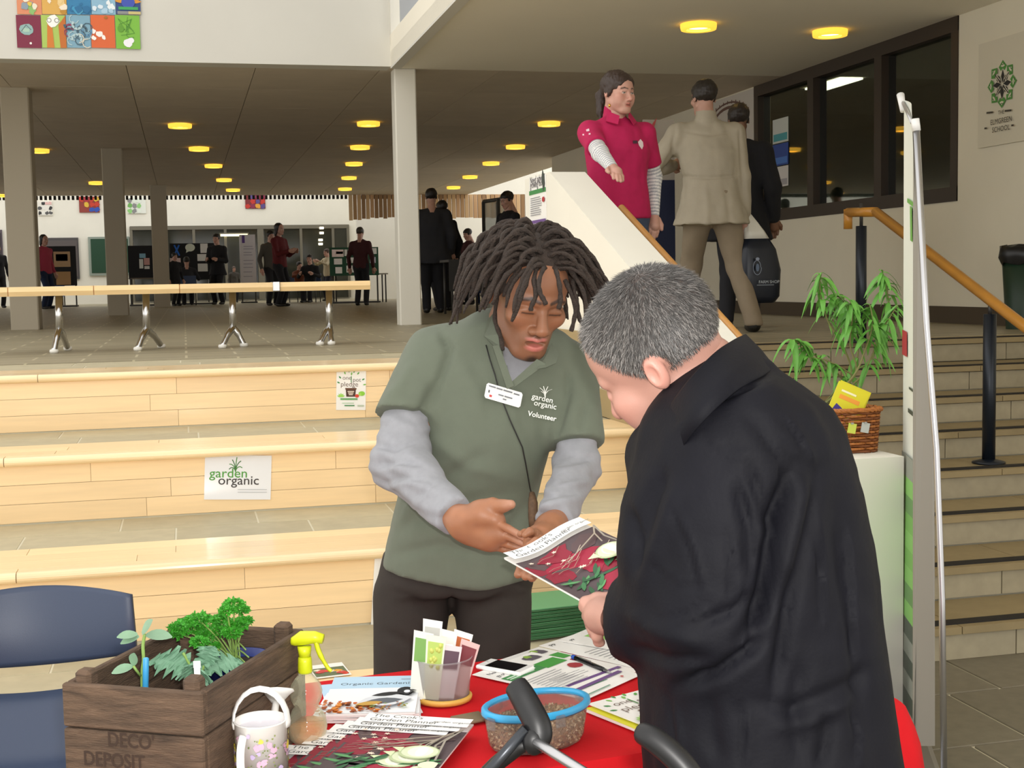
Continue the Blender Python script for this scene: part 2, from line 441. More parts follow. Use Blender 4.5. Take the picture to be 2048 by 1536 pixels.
# columns
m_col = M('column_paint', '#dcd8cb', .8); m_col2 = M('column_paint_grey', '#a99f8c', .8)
def column(name, xl, xr, yb, mt, dep=None):
    p = at_z((xl+xr)/2, yb, PZ); a = at_y(xl, yb, p.y); c = at_y(xr, yb, p.y); wd = c.x-a.x; dp = dep or wd
    o = MB().box(((a.x+c.x)/2, p.y+dp/2, (PZ+CZ)/2), (wd, dp, CZ-PZ+.02), bev=.012).build(name, mt); return struct(o)
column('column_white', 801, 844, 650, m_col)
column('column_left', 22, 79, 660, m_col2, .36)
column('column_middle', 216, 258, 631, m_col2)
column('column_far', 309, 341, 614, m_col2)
# hall right side glazing beyond the wall
hg = struct(MB().box((6.35, 26.6, PZ+.45), (.1, 9.2, .9)).build('wall_side', m_wallR))
# downlights
m_rim = M('lamp_rim', '#d9c489', .4); m_lamp = M('lamp_warm_glow', '#ffe08a', emit=5.0); m_bowl = M('lamp_bowl_glow', '#e8b23c', emit=1.1)
LP = [(360,253),(398,299),(427,333),(448,361),(466,381),(737,249),(720,296),(708,329),(698,357),(690,379),(1098,249),(1031,295),(982,328),(940,355),(907,376),(1397,55),(1660,68),(78,303),(193,367),(0,392)]
LB = []
near_names = {(1397,55): 'left of two large warm downlights in the near ceiling by the windows', (1660,68): 'right of two large warm downlights in the near ceiling by the windows'}
rowname = ['left', 'middle', 'right']
ordn = ['nearest', 'second', 'third', 'fourth', 'farthest']
proto = None
for i, (px, py) in enumerate(LP):
    p = at_z(px, py, CZ-.03)
    if i < 15: lab = '%s warm ring downlight in the %s row of the dark hall ceiling' % (ordn[i % 5], rowname[i//5])
    elif (px, py) in near_names: lab = near_names[(px, py)]
    else: lab = {78: 'warm ring downlight beside the top of the big left pillar', 193: 'warm ring downlight just left of the dark middle pillar', 0: 'warm ring downlight cut by the left picture edge'}[px]
    t = thing('downlight', lab, 'ceiling light', p, 'warm ring downlights')
    if proto is None:
        ring = MB().sh(); ring.lathe([(.10, -.02), (.145, -.02), (.15, 0), (.15, .028), (.13, .028), (.125, -.005), (.10, -.005), (.10, -.02)], 20, cap=False)
        a = ring.build('rim', m_bowl, t, local=True)
        c = MB().lathe([(.001, .0), (.09, .0), (.1, .012)], 20).build('diffuser', m_lamp, t, local=True); proto = (a.data, c.data)
    else: link('rim', proto[0], t); link('diffuser', proto[1], t)
# ================================================================ FIGURE MODELLING TOOLS (distance fields -> one continuous skin)
class SDF:
    def __init__(s, lo, hi, h):
        s.lo = np.array(lo, np.float32); s.h = h
        s.n = np.ceil((np.array(hi)-s.lo)/h).astype(int)+1
        s.ax = [s.lo[i]+h*np.arange(s.n[i], dtype=np.float32) for i in range(3)]
        s.F = np.full(s.n, 1.0, np.float32)
    def sub(s, lo, hi):
        a = np.clip(np.floor((np.array(lo)-s.lo)/s.h).astype(int), 0, s.n); b = np.clip(np.ceil((np.array(hi)-s.lo)/s.h).astype(int)+1, 0, s.n)
        if np.any(b <= a): return None, None
        sl = tuple(slice(a[i], b[i]) for i in range(3))
        P = np.meshgrid(*[s.ax[i][a[i]:b[i]] for i in range(3)], indexing='ij', sparse=True)
        return sl, P
    def comb(s, sl, d, k, op):
        f = s.F[sl]
        if op == 'u':
            if k > 0:
                hh = np.maximum(k-np.abs(f-d), 0)/k; s.F[sl] = np.minimum(f, d)-hh*hh*k*.25
            else: s.F[sl] = np.minimum(f, d)
        else:
            d = -d
            if k > 0:
                hh = np.maximum(k-np.abs(f-d), 0)/k; s.F[sl] = np.maximum(f, d)+hh*hh*k*.25
            else: s.F[sl] = np.maximum(f, d)
    def rc(s, a, b, ra, rb=None, k=.01, op='u'):
        rb = ra if rb is None else rb; a = np.array(a, float); b = np.array(b, float)
        mg = max(ra, rb)+k+3*s.h
        sl, P = s.sub(np.minimum(a, b)-mg, np.maximum(a, b)+mg)
        if sl is None: return s
        ab = b-a; L2 = float(ab@ab)+1e-12
        t = np.clip(((P[0]-a[0])*ab[0]+(P[1]-a[1])*ab[1]+(P[2]-a[2])*ab[2])/L2, 0, 1)
        d = np.sqrt((P[0]-a[0]-t*ab[0])**2+(P[1]-a[1]-t*ab[1])**2+(P[2]-a[2]-t*ab[2])**2)-(ra+(rb-ra)*t)
        s.comb(sl, d.astype(np.float32), k, op); return s
    def chain(s, pts, rs, k=.01):
        for i in range(len(pts)-1): s.rc(pts[i], pts[i+1], rs[i], rs[i+1], k)
        return s
    def ell(s, c, r, R=None, k=.01, op='u'):
        c = np.array(c, float); r = np.array(r, float); mg = max(r)+k+3*s.h
        sl, P = s.sub(c-mg, c+mg)
        if sl is None: return s
        x, y, z = P[0]-c[0], P[1]-c[1], P[2]-c[2]
        if R is not None:
            R = np.array(R); x, y, z = (R[0, 0]*x+R[1, 0]*y+R[2, 0]*z, R[0, 1]*x+R[1, 1]*y+R[2, 1]*z, R[0, 2]*x+R[1, 2]*y+R[2, 2]*z)
        k0 = np.sqrt((x/r[0])**2+(y/r[1])**2+(z/r[2])**2); k1 = np.sqrt((x/r[0]**2)**2+(y/r[1]**2)**2+(z/r[2]**2)**2)
        d = k0*(k0-1)/np.maximum(k1, 1e-6)
        s.comb(sl, d.astype(np.float32), k, op); return s
    def loft(s, rings, k=.02, pw=2.0, op='u', cap=.02):
        """rings: (z, cx, cy, rx, ry, yaw) bottom to top"""
        A = np.array(rings, float); A = A[np.argsort(A[:, 0])]
        m_ = float(max(A[:, 3].max(), A[:, 4].max()))+k+3*s.h
        sl, P = s.sub((A[:, 1].min()-m_, A[:, 2].min()-m_, A[0, 0]-.06-k), (A[:, 1].max()+m_, A[:, 2].max()+m_, A[-1, 0]+.06+k))
        if sl is None: return s
        z = P[2]; I = [np.interp(z, A[:, 0], A[:, i]) for i in range(1, 6)]
        for it in range(2):   # smooth the interpolation along z
            pass
        x, y = P[0]-I[0], P[1]-I[1]; c, q = np.cos(I[4]), np.sin(I[4])
        x, y = x*c+y*q, -x*q+y*c
        g = (np.abs(x/I[2])**pw+np.abs(y/I[3])**pw)**(1/pw)
        d = (g-1)*np.minimum(I[2], I[3])
        dz = np.maximum(z-A[-1, 0], A[0, 0]-z)
        hh = np.maximum(cap-np.abs(d-dz), 0)/cap
        d = np.maximum(d, dz)+hh*hh*cap*.25
        s.comb(sl, d.astype(np.float32), k, op); return s
    def cut(s, p, n, k=.004):
        """remove everything on the +n side of the plane"""
        n = np.array(n, float); n /= np.linalg.norm(n)
        P = np.meshgrid(*s.ax, indexing='ij', sparse=True)
        d = (P[0]-p[0])*n[0]+(P[1]-p[1])*n[1]+(P[2]-p[2])*n[2]
        hh = np.maximum(k-np.abs(s.F-d), 0)/k; s.F = np.maximum(s.F, d).astype(np.float32)+(hh*hh*k*.25).astype(np.float32); return s
    def like(s): 
        q = SDF.__new__(SDF); q.lo, q.h, q.n, q.ax = s.lo, s.h, s.n, s.ax; q.F = np.full(s.n, 1.0, np.float32); return q
    def union(s, g2, k=.01): s.comb((slice(None),)*3, g2.F, k, 'u'); return s
    def disp(s, fn):
        P = np.meshgrid(*s.ax, indexing='ij'); m_ = np.abs(s.F) < .08
        s.F[m_] -= fn(P[0][m_], P[1][m_], P[2][m_]).astype(np.float32); return s
    def mesh(s, smooth=1):
        F = s.F; sg = F < 0; n = s.n
        c = np.zeros(n-1, np.int8)
        for i in (0, 1):
            for j in (0, 1):
                for k in (0, 1): c += sg[i:n[0]-1+i, j:n[1]-1+j, k:n[2]-1+k]
        act = (c > 0) & (c < 8); idx = np.full(n-1, -1, np.int64); cells = np.argwhere(act); idx[act] = np.arange(len(cells))
        acc = np.zeros((len(cells), 3)); cnt = np.zeros(len(cells)); ci, cj, ck = cells.T
        for a in range(3):
            oth = [q for q in range(3) if q != a]
            for u in (0, 1):
                for v in (0, 1):
                    o = [0, 0, 0]; o[oth[0]] = u; o[oth[1]] = v; o2 = list(o); o2[a] = 1
                    f0 = F[ci+o[0], cj+o[1], ck+o[2]]; f1 = F[ci+o2[0], cj+o2[1], ck+o2[2]]
                    m_ = (f0 < 0) != (f1 < 0); t = np.where(m_, f0/(np.where(m_, f0-f1, 1)), 0)
                    p = np.tile(np.array(o, float), (len(cells), 1)); p[:, a] = t
                    acc[m_] += p[m_]; cnt[m_] += 1
        V = s.lo+s.h*(cells+acc/cnt[:, None])
        Q = []
        for a in range(3):
            oth = [q for q in range(3) if q != a]
            sl0 = [slice(None)]*3; sl1 = [slice(None)]*3; sl0[a] = slice(0, n[a]-1); sl1[a] = slice(1, n[a])
            e = sg[tuple(sl0)] != sg[tuple(sl1)]
            e_idx = np.argwhere(e); ok = np.all([(e_idx[:, o] > 0) & (e_idx[:, o] < n[o]-1) for o in oth], axis=0); e_idx = e_idx[ok]
            if len(e_idx) == 0: continue
            inside0 = sg[tuple(e_idx.T)]
            def cc(du, dv):
                g = e_idx.copy(); g[:, oth[0]] -= du; g[:, oth[1]] -= dv; return idx[tuple(g.T)]
            q = np.stack([cc(1, 1), cc(0, 1), cc(0, 0), cc(1, 0)], 1)
            flip = inside0 if a != 1 else ~inside0
            q[~flip] = q[~flip][:, ::-1]; Q.append(q)
        Q = np.concatenate(Q) if Q else np.zeros((0, 4), int)
        Q = Q[(Q >= 0).all(1)]
        for it in range(smooth): V = lap(V, Q, .5)
        return V, Q
def lap(V, Q, w):
    e = np.concatenate([Q[:, [0, 1]], Q[:, [1, 2]], Q[:, [2, 3]], Q[:, [3, 0]]])
    S = np.zeros_like(V); C = np.zeros(len(V))
    for i in range(3): S[:, i] = np.bincount(e[:, 0], V[e[:, 1], i], len(V))+np.bincount(e[:, 1], V[e[:, 0], i], len(V))
    C = np.bincount(e[:, 0], minlength=len(V))+np.bincount(e[:, 1], minlength=len(V))
    C = np.maximum(C, 1); return V*(1-w)+w*S/C[:, None]
def normals(V, Q):
    n = np.cross(V[Q[:, 2]]-V[Q[:, 0]], V[Q[:, 3]]-V[Q[:, 1]]); N = np.zeros_like(V)
    for j in range(4):
        for i in range(3): N[:, i] += np.bincount(Q[:, j], n[:, i], len(V))
    return N/np.maximum(np.linalg.norm(N, axis=1), 1e-9)[:, None]
def join_vq(parts):
    Vs, Qs, o = [], [], 0
    for V, Q in parts: Vs.append(V); Qs.append(Q+o); o += len(V)
    return np.concatenate(Vs), np.concatenate(Qs)
def np_mesh(name, V, Q, mats, parent=None, col=None, mi=None, local=False, smooth=True):
    me = bpy.data.meshes.new(name); V = np.asarray(V, float)
    if parent is not None and not local: V = V-np.array(wloc(parent))
    k = Q.shape[1]
    me.vertices.add(len(V)); me.vertices.foreach_set('co', V.astype(np.float32).ravel())
    me.loops.add(len(Q)*k); me.loops.foreach_set('vertex_index', Q.astype(np.int32).ravel())
    me.polygons.add(len(Q)); me.polygons.foreach_set('loop_start', np.arange(0, len(Q)*k, k, dtype=np.int32))
    me.polygons.foreach_set('use_smooth', np.full(len(Q), smooth))
    if not isinstance(mats, (list, tuple)): mats = [mats]
    for q in mats: me.materials.append(q)
    if mi is not None: me.polygons.foreach_set('material_index', np.asarray(mi, np.int32))
    if col is not None:
        a = me.color_attributes.new('Col', 'FLOAT_COLOR', 'POINT'); c4 = np.ones((len(V), 4), np.float32); c4[:, :3] = col; a.data.foreach_set('color', c4.ravel())
    me.update(); me.validate(); return link(name, me, parent)
def vnoise(x, y, z, sc=1.0, seed=0):
    x, y, z = x*sc, y*sc, z*sc; xi, yi, zi = np.floor(x).astype(np.int64), np.floor(y).astype(np.int64), np.floor(z).astype(np.int64)
    fx, fy, fz = x-xi, y-yi, z-zi; fx = fx*fx*(3-2*fx); fy = fy*fy*(3-2*fy); fz = fz*fz*(3-2*fz)
    def hsh(a, b, c):
        hv = (a*73856093 ^ b*19349663 ^ c*83492791 ^ (seed*2654435761)) & 0xffffffff
        hv = ((hv ^ (hv >> 13))*1274126177) & 0xffffffff; hv = hv ^ (hv >> 16); return (hv & 0xffff)/32767.5-1
    r = 0
    for i in (0, 1):
        for j in (0, 1):
            for k in (0, 1): r = r+hsh(xi+i, yi+j, zi+k)*(fx if i else 1-fx)*(fy if j else 1-fy)*(fz if k else 1-fz)
    return r
_rn, _un, _fn_ = np.array(_r), np.array(_u), np.array(_f); _cn = np.array(CAMP)
def proj(V):
    d = np.asarray(V)-_cn; z = d@_fn_; return np.stack([1024+FPX*(d@_rn)/z, 768-FPX*(d@_un)/z], 1), z
def J(px, py, t): return np.array(CAMP+ray(px, py)*t)
def crease(V, N, line, width, depth, fade=True):
    """press (depth<0) or pull (depth>0) a fold along a polyline drawn over the near side of a cloth"""
    P, z = proj(V); vis = (N@_fn_) < .25
    best = np.full(len(V), 1e9); tt = np.zeros(len(V)); n = len(line)-1
    for i in range(n):
        a = np.array(line[i], float); b = np.array(line[i+1], float); ab = b-a
        t = np.clip(((P-a)@ab)/(ab@ab+1e-9), 0, 1); d = np.linalg.norm(P-a-t[:, None]*ab, axis=1)
        m_ = d < best; best[m_] = d[m_]; tt[m_] = (i+t[m_])/n
    w_ = np.exp(-(best/width)**2)*vis
    if fade: w_ = w_*np.clip(np.minimum(tt, 1-tt)*4+.15, 0, 1)
    return V+N*(w_*depth)[:, None]
def sphere_dist(V, c, r):
    return np.sqrt((((V-np.array(c))/np.array(r))**2).sum(1))
def lerpc(col, c2, w): return col*(1-w[:, None])+np.array(c2)[None, :]*w[:, None]
def sstep(a, b, x): t = np.clip((x-a)/(b-a), 0, 1); return t*t*(3-2*t)
def xform(V, R, c): return np.asarray(V)@np.array(R).T+np.array(c)
def head_sdf(h, o):
    """head looking towards -Y, eyes at z=0, crown about +.118, chin about -.12"""
    g = SDF((-.11, -.15, -.235), (.11, .14, .14), h); nw = o.get('nose', 1); jw = o.get('jaw', 1)
    g.ell((0, .016, .034), (.076, .098, .085), k=.01)
    g.ell((0, -.035, .035), (.066, .056, .062), k=.02)
    g.ell((0, -.034, -.035), (.059*jw, .060, .082), k=.02)
    for s in (-1, 1):
        g.rc((s*.043*jw, .002, -.05), (s*.02, -.068, -.1), .021*jw, .02, k=.025)
        g.ell((s*.044*jw, -.064, -.022), (.024, .024, .022), k=.018)
        if o.get('cheek'): g.ell((s*.04, -.062, -.05), (.026, .026, .03), k=.02)
    g.ell((0, -.078, -.1), (.024, .02, .02), k=.016)
    g.ell((0, -.082, -.068), (.032, .018, .026), k=.016)          # muzzle
    for s in (-1, 1):
        g.ell((s*.032, -.101, -.001), (.02, .014, .0125), k=.012, op='s')
        g.rc((s*.01, -.09, .019), (s*.047, -.074, .02), .009, .008, k=.012)
        g.ell((s*.032, -.0765, -.001), (.0142, .0138, .0128), k=.002)   # eyeball
        lid = o.get('lid', .35)
        g.rc((s*.019, -.087, .009-.013*lid), (s*.045, -.083, .007-.012*lid), .0052, .0045, k=.006)
        g.rc((s*.02, -.084, -.0115), (s*.044, -.081, -.0095), .0042, .0038, k=.006)
    g.rc((0, -.089, .004), (0, -.112, -.034), .0075*nw, .0125, k=.01)
    g.ell((0, -.113, -.038), (.0125*nw, .011, .0105), k=.006)
    for s in (-1, 1):
        g.ell((s*.0125*nw, -.1, -.043), (.0085*nw, .011, .0085), k=.006)
        g.ell((s*.0075*nw, -.109, -.0505), (.0042, .005, .0035), k=.003, op='s')
    fu = o.get('lips', 1); op_ = o.get('open', 0)
    g.rc((-.023, -.088, -.0665), (0, -.0995, -.0622), .0036*fu, .0056*fu, k=.006); g.rc((.023, -.088, -.0675), (0, -.0995, -.0625), .0036*fu, .0056*fu, k=.006)
    g.rc((-.022, -.087, -.071-op_*.5), (0, -.093, -.076-op_), .0038*fu, .0062*fu, k=.007); g.rc((.022, -.087, -.071-op_*.5), (0, -.093, -.076-op_), .0038*fu, .0062*fu, k=.007)
    g.ell((0, -.098, -.0695-op_*.5), (.024, .012, .0016+op_*.75), k=.003, op='s')
    for s in (-1, 1):
        Re = np.array(Rz(s*.35) @ Rx(-.12)); ek = o.get('ear', .9)
        g.ell((s*.078, .016, -.006), (.0085, .019*ek, .032*ek), R=Re, k=.006)
        g.ell((s*.086, .012, -.003), (.0055, .0105*ek, .019*ek), R=Re, k=.004, op='s')
    g.rc((0, .025, -.06), (0, .05, -.235), .052*o.get('neck', 1), .058*o.get('neck', 1), k=.03)
    return g
def head_cols(V, o):
    c = np.tile(np.array(o['skin']), (len(V), 1)); x, y, z = V.T; fr = y < -.02
    op_ = o.get('open', 0); dk = np.array(o['skin'])
    nse = vnoise(x, y, z, 45, 3); c = c*(1+.06*nse)[:, None]
    if o.get('blush') is not None:
        for s in (-1, 1): c = lerpc(c, o['blush'], .55*np.clip(1.25-sphere_dist(V, (s*.045, -.075, -.028), (.03, .04, .028)), 0, 1))
        c = lerpc(c, o['blush'], .5*np.clip(1.2-sphere_dist(V, (0, -.115, -.038), (.018, .02, .02)), 0, 1))
    if o.get('stubble') is not None:
        w_ = sstep(-.04, -.062, z)*sstep(.02, -.02, y)*o.get('stubw', .5); w_ = w_*sstep(.15, .6, np.hypot(x/.03, (z+.07)/.028)-.5+.3); c = lerpc(c, o['stubble'], np.clip(w_, 0, 1))
    if o.get('goatee') is not None:
        c = lerpc(c, o['goatee'], np.clip(1.6-1.3*sphere_dist(V, (0, -.098, -.112), (.015, .03, .013)), 0, 1)*.85)
        c = lerpc(c, o['goatee'], np.clip(1.4-1.2*sphere_dist(V, (0, -.105, -.0545), (.026, .02, .005)), 0, 1)*.45)
    wl = np.clip(2.2-2*sphere_dist(V, (0, -.098, -.0625), (.027, .016, .0065)), 0, 1); wl = np.maximum(wl, np.clip(2.2-2*sphere_dist(V, (0, -.097, -.076-op_), (.025, .016, .008)), 0, 1))
    c = lerpc(c, o['lip'], wl*fr)
    wi = np.clip(2.4-2.2*sphere_dist(V, (0, -.094, -.0695-op_*.4), (.019, .009, .0012+op_*.6)), 0, 1); c = lerpc(c, np.array([.05, .012, .01]), wi*.85)
    for s in (-1, 1):
        for a, b in (((s*.013, .0215), (s*.03, .0265)), ((s*.03, .0265), (s*.05, .0205))):
            a, b = np.array(a), np.array(b); P = np.stack([x, z], 1); ab = b-a; t = np.clip(((P-a)@ab)/(ab@ab), 0, 1); d = np.linalg.norm(P-a-t[:, None]*ab, axis=1)
            c = lerpc(c, o['brow'], np.clip(1.7-d/.0032, 0, 1)*o.get('browk', .85)*(y < -.05))
        de = np.hypot((x-s*.032)/.0125, (z+.002-.000)/.0062); front = (y < -.081)
        if o.get('lid', .35) < .7:
            c = lerpc(c, np.array([.72, .68, .64]), np.clip(3-2.6*de, 0, 1)*front)
            gx = o.get('gaze', 0); di = np.hypot(x-s*.032-gx, z+.002); c = lerpc(c, o.get('iris', (.05, .04, .03)), np.clip(2.2-di/.0030, 0, 1)*front*(de < 1.1))
        ll = np.abs(z-(.0035-.012*o.get('lid', .35)+.0)) ; c = lerpc(c, np.array([.03, .02, .015]), np.clip(1.6-ll/.0018, 0, 1)*front*(np.abs(x-s*.032) < .0145)*.8)
        c = lerpc(c, dk*.35, np.clip(1.7-sphere_dist(V, (s*.0078*o.get('nose', 1), -.108, -.051), (.0045, .006, .0035)), 0, 1)*.8)
        c = lerpc(c, np.array(o.get('blush', dk*.8)), .35*np.clip(1.5-sphere_dist(V, (s*.082, .016, -.006), (.014, .024, .036)), 0, 1))
    return np.clip(c, 0, 1)
def make_head(o, R, c, h=.0025, scale=1.0):
    V, Q = head_sdf(h, o).mesh(1); col = head_cols(V, o); return xform(V*scale, R, c), Q, col
def headR(yaw, pitch, roll): return Rz(yaw) @ Rx(pitch) @ Ry(roll)
m_skin = M('skin', (.6, .4, .3), .45, attr='Col', bump=.06, bscale=420, spec=.45)
m_hair = M('hair_strands', (.05, .03, .02), .5, attr='Col')
def cap_hair(h, style, R, c, scale=1.0):
    """close hair as a shell over the skull"""
    g = SDF((-.13, -.15, -.32), (.13, .2, .17), h)
    g.ell((0, .022, .042), (.084, .104, .089), k=.01)
    if style in ('short', 'bun', 'pony'):
        g.ell((0, -.03, .052), (.072, .06, .058), k=.02)
        for s in (-1, 1): g.ell((s*.068, .005, .01), (.016, .03, .04), k=.01)
    if style == 'long':
        g.ell((0, .03, -.06), (.092, .075, .13), k=.03)
    if style == 'bob': g.ell((0, .025, -.03), (.096, .085, .09), k=.02)
    if style == 'bun': g.ell((0, .13, .05), (.04, .035, .04), k=.01)
    # face opening and hairline
    g.ell((0, -.13, -.03), (.068, .1, .078), k=.012, op='s') if style != 'pony' else g.ell((0, -.14, -.01), (.07, .1, .092), k=.012, op='s')
    if style not in ('long', 'bob'): g.cut((0, .05, -.062), (0, -.55, -.83), k=.01)
    else: g.cut((0, -.02, -.0), (0, -.95, -.3), k=.01)
    if style == 'pony': g.chain([(0, .11, .03), (0, .145, -.02), (-.01, .13, -.12), (-.02, .11, -.16)], [.025, .032, .026, .008], k=.01)
    g.disp(lambda x, y, z: .003*vnoise(x, y, z*.4, 120, 5)+.004*vnoise(x, y, z, 40, 6))
    V, Q = g.mesh(1); return xform(V*scale, R, c), Q
def ik(a, b, l1, l2, bend):
    a, b, bend = map(lambda q: np.array(q, float), (a, b, bend)); d = b-a; L = np.linalg.norm(d); L_ = min(L, (l1+l2)*.999); u = d/max(L, 1e-6)
    x = (l1*l1-l2*l2+L_*L_)/(2*L_); hh = math.sqrt(max(l1*l1-x*x, 0)); w_ = bend-u*(bend@u); w_ /= max(np.linalg.norm(w_), 1e-6)
    return a+u*x+w_*hh, a+u*L_
def hand_simple(g, wr, tip, r, side, nrm=(0, -1, 0)):
    """palm, four fingers and a thumb along wr->tip"""
    wr, tip = np.array(wr), np.array(tip); d = tip-wr; L = np.linalg.norm(d); u = d/L; nrm = np.array(nrm, float); w_ = np.cross(u, nrm); w_ /= max(np.linalg.norm(w_), 1e-6); nn = np.cross(w_, u)
    g.rc(wr, wr+u*L*.45, r*.8, r*.95, k=.01)
    for i, (s_, ll) in enumerate(((-.75, .86), (-.25, 1.0), (.25, .97), (.75, .8))):
        b = wr+u*L*.45+w_*s_*r*.95; m_ = b+u*L*(ll-.45)*.55+nn*-.006; e = m_+u*L*(ll-.45)*.45-nn*.014
        g.chain([b-u*.02, m_, e], [r*.36, r*.32, r*.26], k=.004)
    b = wr+u*L*.12+w_*side*r*.8; g.chain([b, b+u*L*.25+w_*side*r*.55, b+u*L*.45+w_*side*r*.6], [r*.42, r*.36, r*.28], k=.006)
def person(label, cat, loc, yaw, H, top, bottom, hairc, skin, hair='short', handR=None, handL=None, feet=((-.1, 0), (.1, .02)), lean=(0, 0), hyaw=0, hpitch=.1, res=.016, hres=.006, coat=0, girth=1.0, seated=False, shoe='#15130f', sleeve=None, skirt=False, name='person', group=None, bsleeve=None, head_o=None, hand_bare=True, hsc=1.0, elbow=None, collar=None, pocket=False, shortsl=False, sleevec=None):
    """a clothed figure facing -Y before yaw: body (head, neck, hands), top, trousers, shoes, hair as parts"""
    t = thing(name, label, cat, loc, group); s = H/1.75; R = np.array(Rz(yaw)); L0 = np.array(loc)
    W = lambda V: np.asarray(V)@R.T+L0
    hipz = .93*s if not seated else .50*s; lx, ly = lean
    shz = hipz+.50*s; sh = np.array([lx, ly, shz]); hip = np.array([0, 0, hipz])
    neck = sh+np.array([lx*.15, ly*.15, .06*s]); hc = neck+np.array([lx*.1, ly*.15-.02*s, .145*s])
    sw = .185*s*girth**.4
    shR, shL = sh+np.array([-sw, 0, -.055*s]), sh+np.array([sw, 0, -.055*s])
    hR = np.array(handR if handR is not None else (-.27*s, -.05, hipz-.08*s)); hL = np.array(handL if handL is not None else (.27*s, -.05, hipz-.08*s))
    el = elbow or {}
    eR, hR = ik(shR, hR, .30*s, .27*s, el.get('R', (-.4, .9, -.2))); eL, hL = ik(shL, hL, .30*s, .27*s, el.get('L', (.4, .9, -.2)))
    lo = np.minimum.reduce([hip, shR, shL, hR, hL, eR, eL])-.3*girth; hi = np.maximum.reduce([shR, shL, hR, hL, eR, eL])+np.array([.25, .25, .15])*girth
    if coat: lo[2] = min(lo[2], hipz-coat-.06)
    # ---- top
    g = SDF(lo, hi, res); G = girth; z0 = hipz-(coat if coat else .1*s); c0 = .0
    g.loft([(z0, 0, .0, (.19 if not coat else .235)*s*G, (.135 if not coat else .18)*s*G, 0), (hipz, 0, 0, .185*s*G, .135*s*G, 0), (hipz+.15*s, lx*.3, ly*.3, .165*s*G, .12*s*G, 0), (hipz+.33*s, lx*.7, ly*.7, .185*s*G, .13*s*G, 0), (shz-.02*s, lx, ly, .175*s*G**.5, .1*s*G**.5, 0), (shz+.035*s, lx, ly+.01, .09*s, .075*s, 0)], k=.02)
    ar = .062*s*G**.5*(1.2 if coat else 1)
    for a, e, hnd in ((shR, eR, hR), (shL, eL, hL)):
        g.rc(neck+np.array([0, .01*s, -.045*s]), a+np.array([0, 0, .012*s]), .045*s, ar*.86, k=.04)
        g.rc(a, e if not shortsl else a+(e-a)*.3, ar*.96, ar*.84 if not shortsl else ar*.9, k=.045)
        wr = e+(hnd-e)*.92
        if shortsl: pass
        else: g.rc(e, wr, ar*.86, ar*.66, k=.02)
    if collar: g.rc(neck+np.array([0, .03*s, -.02*s]), neck+np.array([0, .03*s, .035*s]), .078*s, .07*s, k=.015)
    am = .006 if res < .013 else .008
    g.disp(lambda x, y, z: am*vnoise(x*1.0, y, z*.6, 14/s, 11)+am*.6*vnoise(x, y, z*.4, 30/s, 12))
    if shortsl:
        for a, e in ((shR, eR), (shL, eL)):
            g2 = g.like(); g2.rc(a, e, ar*1.04, ar*1.06, k=.01); g2.cut(a+(e-a)*.72, e-a); g.union(g2, .02)
    V, Q = g.mesh(1); tp = np_mesh('coat' if coat else 'top', W(V), Q, top, t)
    if shortsl:
        for a, e, hnd in ((shR, eR, hR), (shL, eL, hL)):
            g = SDF(np.minimum.reduce([a, e, hnd])-.1, np.maximum.reduce([a, e, hnd])+.1, res*.8)
            g.rc(a+(e-a)*.4, e, ar*.86, ar*.78, k=.01); g.rc(e, e+(hnd-e)*.97, ar*.78, ar*.52, k=.02)
            V, Q = g.mesh(1); np_mesh('sleeve', W(V), Q, sleevec or top, t)
    # ---- legs
    kn = []
    if not seated:
        fts = [np.array([f[0]*s, f[1]*s, .06*s]) for f in feet]
        g = SDF((-.45*s, -.5*s, 0), (.45*s, .5*s, hipz+.12*s), res)
        g.loft([(hipz-.12*s, 0, 0, .17*s*G, .125*s*G, 0), (hipz+.06*s, 0, 0, .17*s*G, .12*s*G, 0)], k=.03)
        for sd, ft in zip((-1, 1), fts):
            a = np.array([sd*.085*s, 0, hipz-.06*s]); k_, e = ik(a, ft, .43*s, .43*s, (0, -1, 0)); g.chain([a, k_, ft], [.095*s*G, .072*s, .062*s], k=.04)
        if skirt: g.loft([(hipz-.5*s, 0, 0, .24*s, .2*s, 0), (hipz, 0, 0, .18*s, .14*s, 0)])
        g.cut((0, 0, .045*s), (0, 0, -1))
    else:
        fts = [np.array([f[0]*s, -.42*s+f[1]*s, .06*s]) for f in feet]
        g = SDF((-.45*s, -.75*s, 0), (.45*s, .35*s, hipz+.15*s), res)
        g.ell((0, 0, hipz-.02*s), (.18*s*G, .15*s*G, .12*s), k=.03)
        for sd, ft in zip((-1, 1), fts):
            a = np.array([sd*.09*s, -.02, hipz-.03*s]); k_ = np.array([sd*.11*s, -.42*s, hipz+.0]); g.chain([a, k_, ft], [.09*s*G, .075*s, .06*s], k=.03)
    g.disp(lambda x, y, z: .005*vnoise(x, y, z*.5, 16, 21))
    V, Q = g.mesh(1); np_mesh('trousers' if not skirt else 'skirt', W(V), Q, bottom, t)
    sm_ = M('shoe_'+shoe.lstrip('#'), shoe, .5)
    for ft in fts:
        g = SDF(ft-np.array([.1, .24, .08]), ft+np.array([.1, .14, .08]), min(res, .012))
        b = np.array([ft[0], ft[1], .035*s]); g.ell(b+(0, -.07*s, -.002), (.048*s, .12*s, .036*s), k=.01); g.ell(b+(0, .0, .02*s), (.045*s, .06*s, .05*s), k=.02); g.cut((0, 0, .002), (0, 0, -1))
        V, Q = g.mesh(0); np_mesh('shoe', W(V), Q, sm_, t)
    # ---- body: head, neck, hands in one skin mesh
    ho = dict(skin=skin, lip=np.array(skin)*np.array([.85, .5, .5]), brow=np.array(hairc)*.8, lid=.35)
    if head_o: ho.update(head_o)
